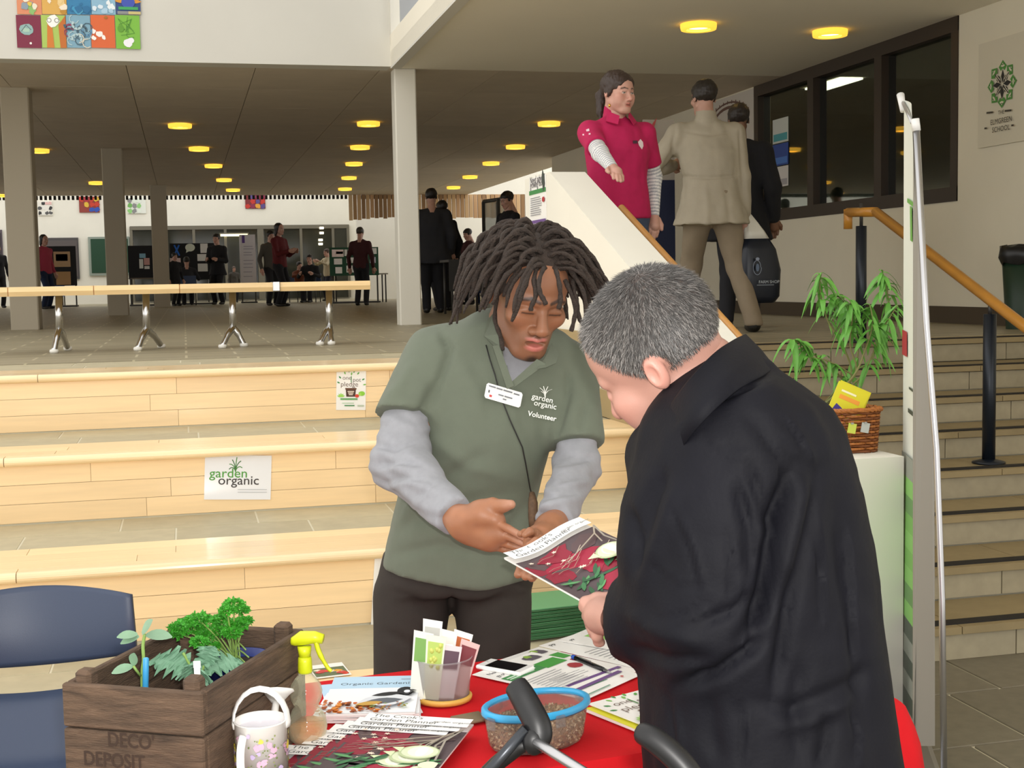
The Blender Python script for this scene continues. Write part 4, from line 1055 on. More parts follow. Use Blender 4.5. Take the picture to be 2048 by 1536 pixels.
cb.build('front_flap', m_coat, cmn)
MB().sh().ell(J(1288, 972, 1.935), (.006, .006, .007)).build('button', M('dark_metal_snap', '#3a3a40', .3, .8), cmn); MB().sh().ell(J(1283, 990, 1.935), (.0045, .0045, .005)).build('button', M('dark_metal_snap', '#3a3a40', .3, .8), cmn)
cf_ = ribbon([[(1222, 1190, 2.09), (1214, 1215, 2.055), (1216, 1250, 2.04), (1228, 1285, 2.03)], [(1246, 1193, 2.06), (1242, 1220, 2.015), (1246, 1252, 1.995), (1260, 1292, 1.985)]], .012); cf_.build('cuff', m_coat, cmn)
# trousers and shoes below the coat
g = SDF(np.array([cm_loc[0]-.3, cm_loc[1]-.3, .02]), np.array([cm_loc[0]+.3, cm_loc[1]+.3, .8]), .014)
for s_ in (-1, 1):
    o_ = np.array([.02*s_, .1*s_, 0]); g.chain([cm_loc+o_+(0, 0, .72), cm_loc+o_+(-.02, 0, .45), cm_loc+o_+(0.02, 0, .07)], [.1, .08, .07], k=.02)
g.cut((0, 0, .05), (0, 0, -1)); V, Q = g.mesh(1); np_mesh('trousers', V, Q, m_trou, cmn)
for s_ in (-1, 1):
    b = cm_loc+np.array([.02*s_, .1*s_, .04]); g = SDF(b-np.array([.25, .12, .06]), b+np.array([.15, .12, .1]), .012); g.ell(b+(-.07, 0, 0), (.13, .05, .04), k=.01); g.ell(b+(0, 0, .02), (.065, .047, .05), k=.02); g.cut((0, 0, .002), (0, 0, -1)); V, Q = g.mesh(0); np_mesh('shoe', V, Q, m_shoeb, cmn)
# head
skB = np.array([.47, .25, .195])
oB = dict(skin=skB, lip=(.55, .25, .2), brow=(.10, .08, .07), blush=(.72, .3, .24), lid=.75, stubble=(.5, .3, .25), stubw=.25, jaw=1.06, neck=1.12, cheek=1, ear=.8)
RB = np.array(headR(math.radians(-140), .58, .45)); SB = 1.06
cB = J(1318, 706, 2.03)
Vh, Qh, ch = make_head(oB, RB, cB, .0022, SB)
def W_B(p): return np.asarray(p)*SB@RB.T+cB
g = SDF(*bbox([W_B((0, .03, -.05)), J(1480, 800, 2.03)], .11), .006); g.rc(W_B((0, .03, -.06)), J(1440, 800, 2.03), .062, .075, k=.01); Vn, Qn = g.mesh(1)
g = SDF(*bbox([J(1225, 1230, 2.100), J(1165, 1195, 2.140), J(1190, 1290, 2.140)], .04), .0026)
g.rc(J(1240, 1235, 2.060), J(1205, 1232, 2.110), .030, .030, k=.01); g.chain([J(1212, 1225, 2.110), J(1192, 1228, 2.130)], [.026, .022], k=.012)
g.chain([J(1222, 1200, 2.110), J(1195, 1199, 2.125), J(1172, 1206, 2.135), J(1166, 1214, 2.140)], [.0135, .0115, .0105, .008], k=.006)
for pts in ([(1190, 1215, 2.140), (1176, 1222, 2.155), (1174, 1232, 2.160), (1180, 1236, 2.160)], [(1190, 1232, 2.135), (1180, 1243, 2.150), (1182, 1253, 2.155), (1188, 1256, 2.155)], [(1195, 1245, 2.130), (1186, 1259, 2.140), (1189, 1268, 2.150), (1194, 1271, 2.150)], [(1203, 1252, 2.120), (1194, 1272, 2.130), (1197, 1283, 2.140), (1202, 1285, 2.140)]):
    g.chain([J(*p) for p in pts], [.0105, .0095, .0088, .0072], k=.003)
VL, QL = g.mesh(1)
g = SDF(*bbox([J(1440, 800, 2.03), shN, elN, J(1215, 1234, 2.12)], .06), .012); g.chain([J(1440, 810, 2.03), shN, elN, J(1212, 1232, 2.10)], [.06, .045, .04, .028], k=.01); Va, Qa = g.mesh(0)
V, Q = join_vq([(Vh, Qh), (Vn, Qn), (VL, QL), (Va, Qa)])
np_mesh('body', V, Q, m_skin, cmn, col=np.concatenate([ch, np.tile(skB, (len(Vn), 1)), handcol(VL, skB, None, None), np.tile(skB, (len(Va), 1))]))
# cropped hair: a dark scalp shell and some eighteen thousand short strands combed out from the crown whorl
g = SDF((-.11, -.15, -.12), (.11, .15, .15), .004); g.ell((0, .017, .036), (.0785, .1, .0868), k=.005); g.ell((0, -.035, .04), (.0675, .057, .062), k=.02)
g.cut((0, -.030, .030), (0, -.857, -.514), k=.008)
for s_ in (-1, 1): g.ell((s_*.08, .018, -.008), (.02, .026, .03), k=.006, op='s')
g.cut((0, .03, -.05), (0, -.25, -.97), k=.01); Vs, Qs = g.mesh(1)
np_mesh('hair_scalp', W_B(Vs), Qs, M('scalp_stubble', '#4c433f', .7, var=.12, vscale=200), cmn)
Ns = normals(Vs, Qs); fc = Vs[Qs].mean(1); ar = np.linalg.norm(np.cross(Vs[Qs[:, 2]]-Vs[Qs[:, 0]], Vs[Qs[:, 3]]-Vs[Qs[:, 1]]), axis=1)
fnm = Ns[Qs].mean(1); out = ((fc-np.array([0, .017, .03]))*fnm).sum(1) > .02; ar = ar*out
nS = 34000; pick = rng.choice(len(Qs), nS, p=ar/ar.sum()); uu, vv = rng.random(nS), rng.random(nS); qv = Vs[Qs[pick]]
P0 = (qv[:, 0]*((1-uu)*(1-vv))[:, None]+qv[:, 1]*(uu*(1-vv))[:, None]+qv[:, 2]*(uu*vv)[:, None]+qv[:, 3]*((1-uu)*vv)[:, None]); Nn = fnm[pick]; Nn /= np.linalg.norm(Nn, axis=1)[:, None]
whorl = np.array([.012, .062, .105]); D = P0-whorl; rad = np.linalg.norm(D, axis=1); D = D-Nn*(D*Nn).sum(1)[:, None]; D /= np.maximum(np.linalg.norm(D, axis=1), 1e-6)[:, None]
tw_ = np.cross(Nn, D); D = D+tw_*(.35*np.exp(-rad/.04))[:, None]+rng.normal(0, .22, D.shape)
down = np.array([0, -.1, -1.0]); lat = sstep(.05, -.03, P0[:, 2]); D = D+down*(lat*.5)[:, None]; D /= np.linalg.norm(D, axis=1)[:, None]
LL = (.008+.006*rng.random(nS))*(1-.45*lat); bald = np.exp(-(rad/.016)**2); LL *= 1-.55*bald
tipd = D*.86+Nn*(.2+.16*rng.random(nS)+.15*sstep(-.02, -.07, P0[:, 1]))[:, None]; tipd /= np.linalg.norm(tipd, axis=1)[:, None]
sdv = np.cross(Nn, D); sdv /= np.linalg.norm(sdv, axis=1)[:, None]; wv = (.00034+.0002*rng.random(nS))[:, None]
B0, B1 = P0-sdv*wv, P0+sdv*wv; Mi = P0+(D*.5+Nn*.35)*LL[:, None]*.6; M0, M1 = Mi-sdv*wv*.8, Mi+sdv*wv*.8; Tp = P0+tipd*LL[:, None]; T1 = Tp+sdv*wv*.3
Vst = np.stack([B0, B1, M1, M0, T1, Tp], 1).reshape(-1, 3); i6 = np.arange(nS)*6; Qst = np.concatenate([np.stack([i6, i6+1, i6+2, i6+3], 1), np.stack([i6+3, i6+2, i6+4, i6+5], 1)])
gr = rng.random(nS); grey = .035+.28*np.clip(gr-.52+.25*sstep(.02, -.06, P0[:, 1])+.1*lat, 0, 1)**1.1*1.6; hcol = np.repeat(np.stack([grey*1.06, grey*.98, grey*.92], 1), 6, 0)
np_mesh('hair', W_B(Vst), Qst, m_hair, cmn, col=hcol)
# ================================================================ TABLE AND WHAT STANDS ON IT
TA = .113; tux = Vector((math.cos(TA), math.sin(TA), 0)); tuy = Vector((-math.sin(TA), math.cos(TA), 0))
TR_ = Vector((1.345, 2.262, 0)); TL_, TD_ = 1.5, .63
def tp(a, b, z): return TR_ - tux*(TL_-a) + tuy*b + Vector((0, 0, z))     # a along the length, b into depth
TZ = .7375; Z0 = TZ+.0065
m_redcloth = M('red_cotton_cloth', '#c8101a', .85, var=.05, vscale=20, bump=.1, bscale=350, spec=.25)
m_chrome = M('chrome_steel', '#c8c8c8', .18, 1.0); m_steel = M('brushed_steel', '#b9b9bb', .35, 1.0); m_greyp = M('grey_laminate', '#9d9c98', .5)
tb = thing('folding_table', 'rectangular folding table hidden under the red cloth', 'table', tp(TL_/2, TD_/2, 0))
MB().box(tp(TL_/2, TD_/2, TZ-.0135), (TL_-.01, TD_-.01, .027), Rz(TA), bev=.004).build('tabletop', m_greyp, tb)
for a in (.08, TL_-.08):
    for b in (.08, TD_-.08): MB().sh().tube([tp(a, b, 0), tp(a, b, TZ-.026)], .014, 8).build('leg', m_steel, tb)
cl = MB().sh()
def cloth(u, v):
    # closed loop around the table edge: u around, v from the top edge down
    per = 2*(TL_+TD_); s_ = u*per; rr = .03
    def base(q):
        q = q % per
        if q < TL_: return Vector((q, 0)), Vector((0, -1))
        if q < TL_+TD_: return Vector((TL_, q-TL_)), Vector((1, 0))
        if q < 2*TL_+TD_: return Vector((TL_-(q-TL_-TD_), TD_)), Vector((0, 1))
        return Vector((0, TD_-(q-2*TL_-TD_))), Vector((-1, 0))
    p0, n0 = base(s_-.05); p1, n1 = base(s_); p2, n2 = base(s_+.05); p = (p0+p1*2+p2)/4; n = (n0+n1+n2); n.normalize()
    d = v*.34; out = .012+.018*min(1, d/.05)+(.022*math.sin(s_*17)+.012*math.sin(s_*31+1))*min(1, d/.25)+.05*v
    return tp(p.x+n.x*out, p.y+n.y*out, TZ+.004-d+(-.006 if v > 0 else 0))
cl.grid(cloth, 260, 10)
ctr = tp(TL_/2, TD_/2, TZ+.004)
cl.grid(lambda u, v: ctr.lerp(cloth(u, 0), v)+Vector((0, 0, .0008*math.sin(v*19+u*40) if v < 1 else 0)), 260, 8)
tc_ = cl.build('tablecloth', m_redcloth); tag(tc_, 'red cloth draped over the table in the foreground', 'tablecloth')

# ---------------------------------------------------------------- sheets and booklets
m_paper = M('white_paper', '#f1f0ec', .6); m_gloss = M('gloss_paper', '#f4f3f0', .25)
def frame(TL, TRp, BL, z):
    a, b, c = at_z(*TL, z), at_z(*TRp, z), at_z(*BL, z); ux = (b-a).normalized(); uy = Vector((-ux.y, ux.x, 0)); 
    return a, ux, uy, (b-a).length, abs((a-c).dot(uy))
def booklet(name, label, cat, TL, TRp, BL, z, th, draw, group=None, mt=None, w=None, h=None, edge=None):
    a, ux, uy, W, H = frame(TL, TRp, BL, z); W = w or W; H = h or H; o = a-uy*H
    t = thing(name, label, cat, o+ux*W/2+uy*H/2+Vector((0, 0, 0)), group)
    t.location.z = z-th/2
    mb = MB().prism([o+Vector((0, 0, -th/2)), o+ux*W+Vector((0, 0, -th/2)), o+ux*W+uy*H+Vector((0, 0, -th/2)), o+uy*H+Vector((0, 0, -th/2))], (0, 0, th))
    mb.build('pages', mt or m_gloss, t)
    s = Sheet(o+Vector((0, 0, th/2)), ux, uy, (0, 0, 1)); draw(s, W, H); s.build(t); return t
def textlines(s, x, y, w, n, gap, h, col, rn):
    for i in range(n): s.rect(x, y-i*gap-h, x+w*rn.uniform(.75, 1), y-i*gap, col)
def planner_cover(s, W, H, seed=1, full=True):
    rn = random.Random(seed); b = H-.16*H
    s.clip = (0, 0, W, b); s.rect(0, 0, W, b, '#54464a')  # cover colours lightened: gloss reflection is put into the print
    for i in range(13): s.blob(rn.uniform(.05, .95)*W, rn.uniform(.05, .95)*b, rn.uniform(.1, .22)*W, rn.choice(['#a01d3c', '#b32345', '#8c1832', '#6b3440', '#5a4648']), rn, sy=.8)
    for i in range(26): s.leaf(rn.uniform(0, .85)*W, rn.uniform(0, .35)*b, .22*W, .05*W, rn.uniform(-.4, 1.2), rn.choice(['#3f7a4d', '#5c9a62', '#2e5b3b']))
    for i in range(10):
        x, y = rn.uniform(.1, .6)*W, rn.uniform(.4, .9)*b; s.line([(x, y), (x+.08*W, y+.03*b), (x+.2*W, y+.01*b), (x+.35*W, y+.1*b)], .0014, rn.choice(['#c9b9a5', '#97816f']))
    for i in range(6): x, y = rn.uniform(.05, .5)*W, rn.uniform(.3, .9)*b; [s.leaf(x, y, .03*W, .015*W, a, '#f0dcc9') for a in (0, 1.25, 2.5, 3.8, 5)]
    s.line([(W*.98, b*.95), (W*.9, b*.7), (W*.95, b*.3)], .004, '#a0998c')
    s.ell(W*.76, b*.44, W*.18, W*.16, '#b9c79a', 20); s.ell(W*.765, b*.445, W*.16, W*.14, '#d9e0c0', 18); s.ell(W*.77, b*.45, W*.11, W*.12, '#eef0de', 16); s.ell(W*.78, b*.45, W*.05, W*.11, '#faf8ee', 12); s.poly([(W*.5, b*.5), (W*.6, b*.52), (W*.6, b*.42)], '#d8e4b8')
    s.ell(W*.93, b*.2, W*.09, W*.08, '#dfe4c6', 14); s.line([(W*.98, b*.95), (W*.86, b*.8), (W*.6, b*.7), (W*.35, b*.62)], .0035, '#a89c8c'); s.line([(W*.86, b*.8), (W*.8, b*.62)], .003, '#a89c8c')
    s.clip = None; s.rect(0, b, W, H, '#f6f5f3')
    s.text("The Cook's", W*.06, b+.1*H, .021, '#4c4f50'); s.text('Garden Planner', W*.06, b+.025*H, .021, '#4c4f50')
    s.text('garden organic', W*.66, b+.06*H, .012, '#777a78')
    s.poly([(W*.78, 0), (W, b*.14), (W, 0)], '#7d0f2c')
# fan of planners
fan = [((575, 1501), (806, 1512), -.0), ((623, 1482), (850, 1498), 0), ((654, 1471), (880, 1486), 0), ((672, 1459), (897, 1474), 0), ((696, 1452), (915, 1466), 0), ((720, 1445), (930, 1458), 0), ((739, 1437), (943, 1450), 0)]
words = ['lowest', 'second lowest', 'third from the bottom', 'middle', 'third from the top', 'second from the top', 'topmost']
for i, (a, b, _) in enumerate(fan):
    z = Z0+.0015+.0032*i; A, ux, uy, W, H = frame(a, b, (a[0], a[1]+60), z)
    # turn the fan a little
    t = booklet('garden_planner', '%s of the fanned dark red garden planner booklets on the red cloth' % words[i], 'booklet', a, b, (a[0], a[1]+60), z, .003, lambda s, W, H: planner_cover(s, W, H, 3), 'fanned planner booklets', w=.205, h=.285)
# bird magazines
def bird_cover(s, W, H):
    rn = random.Random(4); b = H*.66; s.clip = (0, 0, W, H)
    s.rect(0, b, W, H, '#b7d5ea'); s.rect(0, 0, W, b, '#eceff2')
    s.text('Organic Gardening', W*.1, b+.1*H, .021, '#55616b'); s.rect(W*.78, b+.23*H, W*.94, b+.25*H, '#8fa0ad')
    for i in range(60): s.blob(rn.uniform(0, .62)*W, rn.uniform(.02, .42)*b+.12*b*0, .018*W+.02*W*rn.random(), rn.choice(['#c9661b', '#e08a2a', '#a24d12', '#d97b2d', '#7d3a10']), rn)
    s.leaf(W*.36, b*.28, W*.62, H*.3, .28, '#d8dbe0'); s.leaf(W*.44, b*.3, W*.42, H*.15, .18, '#5b6068'); s.leaf(W*.5, b*.55, W*.36, H*.1, .3, '#1c1c20'); s.leaf(W*.35, b*.2, W*.3, H*.1, .3, '#c59a42')
    s.ell(W*.86, b*.74, W*.09, H*.1, '#17171b'); s.ell(W*.88, b*.7, W*.035, H*.04, '#eceff2'); s.poly([(W*.94, b*.78), (W*.99, b*.73), (W*.94, b*.7)], '#3a352d')
    for i in range(20): s.blob(rn.uniform(.5, 1)*W, rn.uniform(.0, .3)*b, .015*W, rn.choice(['#7a3a10', '#b96a2a', '#8aa04a']), rn)
for i in range(6):
    dx, dy = [(-6, 22), (-3, 16), (2, 12), (-1, 8), (3, 4), (0, 0)][i]; rot = [2, -3, 4, -2, 1, 0][i]
    booklet('bird_magazine', '%s pale blue bird magazine in the pile by the spray bottle' % words[[0, 1, 2, 4, 5, 6][i]], 'magazine', (669+dx*.5, 1357+dy*.6), (838+dx*.5, 1353+dy*.6+rot), (669, 1440), Z0+.002+.0042*i, .004, bird_cover, 'bird magazines', w=.181, h=.235)
booklet('bird_magazine', 'tilted pale blue magazine sticking out left from under the bird magazine pile', 'magazine', (640, 1371), (790, 1358), (640, 1440), Z0+.0006, .001, bird_cover, 'bird magazines', w=.181, h=.235)
# leaflets with the phone
def advice_leaf(s, W, H):
    rn = random.Random(8); s.text('Need advice', W*.08, H*.88, .017, '#3a3340'); s.text('growing food?', W*.08, H*.8, .017, '#3a3340')
    s.rect(W*.05, H*.66, W*.62, H*.76, '#3d8a4a'); s.rect(W*.08, H*.715, W*.55, H*.73, '#d8ecd8'); s.rect(W*.08, H*.685, W*.48, H*.7, '#d8ecd8'); s.rect(W*.62, H*.64, W*.96, H*.78, '#3f9a3d')
    s.blob(W*.82, H*.9, .02, '#5b5560', rn, sx=1.3); s.blob(W*.8, H*.93, .01, '#8fb44a', rn); s.blob(W*.86, H*.52, .018, '#a32a35', rn, j=.1)
    textlines(s, W*.1, H*.58, W*.6, 9, .011, .0022, '#8a8a90', rn); s.rect(W*.06, H*.14, W*.94, H*.18, '#6b4a86'); s.rect(W*.06, H*.03, W*.5, H*.045, '#7aa08a'); s.ell(W*.8, H*.08, .004, .004, '#c43a3a')
def green_leaf(s, W, H):
    rn = random.Random(9); s.text('PP', W*.06, H*.9, .016, '#2b2b2b'); s.rect(W*.3, H*.66, W*.98, H*.9, '#8fcf62'); s.rect(W*.3, H*.55, W*.98, H*.58, '#6b4a76'); s.rect(W*.1, H*.38, W*.5, H*.46, '#b9e09a')
    textlines(s, W*.1, H*.32, W*.7, 6, .012, .0022, '#9a9aa0', rn)
booklet('leaflet', 'plain edged advice leaflet lying under the one with the phone', 'leaflet', (955, 1335), (1051, 1303), (1030, 1385), Z0+.0005, .001, advice_leaf, 'leaflets on the table', w=.205, h=.29)
# the upper leaflet is turned: its text runs from the left corner upward to the right
def turned(name, label, P0, P1, z, draw, w=.21, h=.297, th=.001, group='leaflets on the table', mt=None):
    """P0: px of the sheet's top-left corner, P1: px of its top-right corner"""
    a, b = at_z(*P0, z), at_z(*P1, z); ux = (b-a).normalized(); uy = Vector((-ux.y, ux.x, 0)); o = a-uy*h
    t = thing(name, label, 'leaflet', o+ux*w/2+uy*h/2, group); t.location.z = z-th/2
    MB().prism([o, o+ux*w, o+ux*w+uy*h, o+uy*h], (0, 0, th)).build('sheet', mt or m_paper, t); s = Sheet(o+Vector((0, 0, th)), ux, uy, (0, 0, 1)); draw(s, w, h); s.build(t); return t
turned('leaflet', 'white advice leaflet with green and purple bands under the phone', (944, 1350), (1075, 1300), Z0+.002, advice_leaf)
turned('leaflet', 'white leaflet with a lime green band at the far table edge under the coat sleeve', (1118, 1282), (1218, 1240), Z0+.003, green_leaf)
turned('leaflet', 'white leaflet printed PP beside the pen at the far edge of the table', (1078, 1292), (1172, 1262), Z0+.0005, lambda s, W, H: (s.text('PP', W*.06, H*.9, .02, '#2b2b2b'), s.rect(W*.4, H*.84, W*.8, H*.97, '#c4263a'), textlines(s, W*.1, H*.6, W*.7, 8, .014, .0022, '#9a9aa0', random.Random(2))))
# one pot pledge leaflets
def pledge(s, W, H, k=1):
    rn = random.Random(6); cx = W*.5
    for (x, y, a) in ((.3, .9, 1.9), (.42, .95, 1.6), (.58, .94, 1.3), (.7, .9, .9), (.16, .8, 2.4), (.86, .76, .5), (.12, .68, 2.7), (.9, .64, .2), (.5, .88, 1.4)): s.leaf(W*x, H*y, .11*W, .05*W, a, rn.choice(['#3f8f4a', '#5aa84b', '#7dbd55']))
    s.text('one', W*.2, H*.77, .2*W, '#5b3a2a', bold=-.01); s.text('pot', W*.55, H*.72, .2*W, '#4a3a2c', bold=-.01); s.text('pledge', W*.14, H*.6, .23*W, '#5b3a2a', bold=-.01)
    s.line([(W*.5, H*.7), (W*.5, H*.86)], .006*W/.148*.6, '#4a8a4a')
    s.rect(W*.3, H*.52, W*.68, H*.56, '#6b4530'); s.poly([(W*.34, H*.34), (W*.64, H*.34), (W*.66, H*.52), (W*.32, H*.52)], '#4a2c1e'); s.rect(W*.38, H*.46, W*.6, H*.485, '#e4d4c4'); s.rect(W*.4, H*.42, W*.58, H*.445, '#e4d4c4'); s.rect(W*.42, H*.38, W*.56, H*.405, '#e4d4c4')
    s.ell(W*.7, H*.36, W*.07, W*.06, '#d8452a'); s.ell(W*.86, H*.42, W*.11, W*.08, '#8ccc3e'); s.ell(W*.8, H*.4, W*.05, W*.05, '#a6da5a')
    for a in (.4, 1.0, 1.6, 2.2, 2.8): s.leaf(W*.16, H*.33, .14*W, .05*W, a, '#9ed65a')
    s.rect(W*.14, H*.26, W*.72, H*.3, '#5aa05a'); s.rect(W*.2, H*.17, W*.6, H*.185, '#9cc49c'); s.rect(W*.28, H*.1, W*.62, H*.13, '#4f8f5a'); s.rect(W*.72, H*.09, W*.94, H*.13, '#b9c4b0')
zp = Z0
for i in range(3):
    turned('leaflet', ['lowest lime yellow leaflet in the small stack by the coat hem', 'upper lime yellow leaflet in the small stack by the coat hem', 'white leaflet with a dark pot print, lying loose behind the stack by the coat'][i], [(1172, 1424), (1170, 1420), (1225, 1398)][i], [(1255, 1402), (1253, 1399), (1302, 1385)][i], zp+.003*i+.001, (lambda s, W, H: s.rect(0, 0, W, H, '#e3dd3c')) if i < 2 else pledge, w=.15, h=.225 if i < 2 else .19, th=.003, group='pledge leaflets')
turned('leaflet', 'white one pot pledge leaflet on top of the small stack by the coat', (1176, 1409), (1256, 1388), zp+.0115, pledge, w=.15, h=.215, th=.002, group='pledge leaflets')
# phone
a, b, c = at_z(957, 1334, Z0+.01), at_z(1046, 1350, Z0+.01), at_z(976, 1317, Z0+.01)
ux = (b-a).normalized(); uy = Vector((-ux.y, ux.x, 0)); pc_ = (b+c)/2; ang = math.atan2(ux.y, ux.x)
ph = thing('phone', 'white smartphone with a dark screen lying on the leaflets', 'phone', (pc_.x, pc_.y, Z0+.0035))
MB().box((pc_.x, pc_.y, Z0+.0080), (.117, .06, .0095), Rz(ang), bev=.003).build('body', M('white_gloss_plastic', '#f3f3f2', .15), ph)
MB().box((pc_.x+ux.x*.003, pc_.y+ux.y*.003, Z0+.0131), (.078, .05, .0008), Rz(ang)).build('screen', M('black_screen', '#0c0d10', .08), ph)
MB().sh().lathe([(.0045, 0), (.0045, .0006), (.0001, .0006)], 14, (pc_.x-ux.x*.049, pc_.y-ux.y*.049, Z0+.0128)).build('home_button', flat('#d0d0d0'), ph)
# pen
a, b = at_z(1144, 1313, Z0+.007), at_z(1226, 1347, Z0+.007); d = (b-a).normalized()
pn = thing('pen', 'black ballpoint pen with a blue end beside the leaflets', 'pen', ((a.x+b.x)/2, (a.y+b.y)/2, Z0+.002))
MB().sh().tube([a+d*.014, a+d*.11, a+d*.125], [.0055, .0055, .0045], 10).build('barrel', M('black_gloss', '#101014', .2), pn)
MB().sh().tube([a, a+d*.003, a+d*.0141], [.0035, .0052, .0055], 10).build('end_cap', M('blue_gloss', '#1f4fb0', .25), pn)
MB().sh().tube([a+d*.125, a+d*.145, a+d*.152], [.0045, .002, .0006], 10).build('tip', m_steel, pn)
MB().box(a+d*.05+Vector((0, 0, .0062)), (.045, .003, .0015), Rz(math.atan2(d.y, d.x))).build('clip', m_steel, pn)
# small ribbed brown piece by the container
p = at_z(940, 1437, Z0+.005); rb = thing('ribbed_card', 'small ribbed brown card piece beside the blue lidded container', 'card', (p.x, p.y, Z0))
mb = MB().sh(); R_ = Rz(.25)
for i in range(9): mb.tube([p+R_ @ Vector((-.03, -.022+.0055*i, 0)), p+R_ @ Vector((.03, -.022+.0055*i, 0))], .0034, 6)
mb.build('ridges', M('brown_card', '#7a6a52', .8), rb)

# ---------------------------------------------------------------- wooden crate
m_crate = M('weathered_crate_wood', '#5f4b3b', .88, var=.5, vscale=11, stretch=(1.2, 1.2, 9), bump=.5, bscale=60, rnd=.12, vdist=.6)
CRW, CRD, CRH = .255, .395, .2; cra = math.radians(-29.0)
cru = Vector((math.cos(cra), math.sin(cra), 0)); crv = Vector((-math.sin(cra), math.cos(cra), 0)); cro = Vector((-.219, 2.235, Z0+.0005))
crt = thing('wooden_crate', 'weathered brown wooden crate lettered DECO DEPOSI holding green seedlings', 'crate', cro+cru*CRW/2+crv*CRD/2)
def cb_(a0, a1, b0, b1, z0, z1, name='plank', mt=None, bev=.003):
    o = MB().box((0, 0, 0), (a1-a0, b1-b0, z1-z0), bev=bev).build(name, mt or m_crate, crt, local=True)
    q = cro+cru*(a0+a1)/2+crv*(b0+b1)/2+Vector((0, 0, (z0+z1)/2)); o.location = q-Vector(crt.location); o.rotation_euler = (0, 0, cra); return o
th = .014
for j, (z0, z1) in enumerate(((0.0, .03), (.033, .125), (.128, CRH))): cb_(-.0, CRW, 0, th, z0, z1); cb_(0, CRW, CRD-th, CRD, z0, z1); cb_(0, th, th, CRD-th, z0, z1); cb_(CRW-th, CRW, th, CRD-th, z0, z1)
for i in range(4): cb_(th, CRW-th, th+.105*i, th+.105*i+.1, .002, .012, 'base_slat')
for a in (th, CRW-th-.03):
    for b in (th, CRD-th-.03): cb_(a, a+.03, b, b+.03, .012, CRH+.018, 'corner_post', bev=.006)
cb_(CRW/2-.006, CRW/2+.006, th, CRD-th, .012, .12, 'divider')
ls = Sheet(cro-crv*.0006, cru, (0, 0, 1), -crv); 
m_burn = M('burnt_lettering', '#3a2a20', .9)
for tx, y, sz in (("DECO'", .114, .034), ('DEPOSIT', .079, .034)):
    ls.text(tx, CRW*.32 if tx[2] == 'C' else CRW*.14, y-.012, sz, m_burn, bold=.014, sx=.85)
ls.build(crt, 'lettering')
def crate_pt(a, b, z): return cro+cru*a+crv*b+Vector((0, 0, z))
# soil and plants
m_soil = M('dark_soil', '#2a1f17', .95, bump=.8, bscale=120)
m_leafb = M('bean_leaf', '#7fa183', .5, var=.12, vscale=40); m_kale = M('kale_leaf', '#6f9a7d', .6, var=.15, vscale=60); m_pars = M('parsley_leaf', '#3f9a26', .55, var=.25, vscale=90); m_stem = M('green_stem', '#8fb05c', .5)
def leaf_blade(mb, p, d, L, wd, n, cup=.15, droop=.3, nseg=6, frill=0, rn=random):
    p, d, n = Vector(p), Vector(d).normalized(), Vector(n); s_ = d.cross(n); s_.normalize(); n = s_.cross(d)
    rows = []
    for i in range(nseg+1):
        t = i/nseg; c = p+d*L*t+Vector((0, 0, -droop*L*t*t)); w_ = wd*.5*math.sin(PI*min(1, t*.92+.06))**.75
        f = (lambda: rn.uniform(-frill, frill)*wd) if frill else (lambda: 0)
        jg = (.68 if i % 3 == 0 else 1.12) if frill and nseg > 12 else 1; w1, w2 = w_*jg*(1+(rn.uniform(-.35, .3) if frill else 0)), w_*jg*(1+(rn.uniform(-.35, .3) if frill else 0))
        rows.append([c+s_*w1+n*(cup*w1+f()), c+s_*w1*.5+n*(cup*w1*.3+f()*.5), c, c-s_*w2*.5+n*(cup*w2*.3+f()*.5), c-s_*w2+n*(cup*w2+f())])
    V = [q for r in rows for q in r]; F = [(i*5+j, i*5+j+1, i*5+j+6, i*5+j+5) for i in range(nseg) for j in range(4)]
    mb.add(V, F)
bean_p = at_z(287, 1400, Z0+.1); bean_p = crate_pt(.075, .12, .02)
bn = thing('bean_seedling', 'broad bean seedling with paired round leaves at the left of the crate', 'plant', bean_p)
tpx = lambda x, y, b: at_y(x, y, b)
by = bean_p.y
pt = MB().sh(); pt.lathe([(.026, 0), (.034, .055), (.032, .055), (.03, .05)], 14, bean_p-Vector((0, 0, .006))); pt.build('pot', M('black_pot', '#201d1b', .6), bn)
st = MB().sh(); main = [bean_p+Vector((0, 0, .03)), at_y(284, 1360, by), at_y(287, 1320, by), at_y(286, 1290, by), at_y(290, 1268, by)]; st.tube(smoothpath(main, 4), .0032, 6); side = [at_y(281, 1352, by-.005), at_y(272, 1340, by-.01), at_y(267, 1332, by-.01)]; st.tube(side, .0024, 6); st.build('stem', m_stem, bn)
for (px, py, dx, dz, L) in ((292, 1270, .9, .05, .045), (284, 1268, .35, .6, .04), (278, 1272, -.8, -.1, .032), (275, 1268, -.9, .12, .035), (266, 1331, .1, .8, .03), (266, 1332, -.95, -.05, .036)):
    lf = MB().sh(); leaf_blade(lf, at_y(px, py, by-.005), (dx, -.25, dz), L, L*.62, (0, -.5, 1), .1, .15); lf.build('leaf', m_leafb, bn)
sk_ = thing('plant_stick', 'blue plastic stick upright beside the bean seedling', 'stick', at_y(288, 1385, by-.02)-Vector((0, 0, .06)))
a, b = at_y(287, 1390, by-.02)-Vector((0, 0, .055)), at_y(292, 1316, by-.02); MB().sh().tube([a, b-(b-a)*.01, b], [.0052, .0052, .0045], 10).build('rod', M('sky_blue_plastic', '#3fa0d8', .4), sk_); MB().sh().tube([b, b+(b-a)*.006], [.0045, .003], 10).build('end', M('sky_blue_plastic_end', '#5fb4e2', .4), sk_)
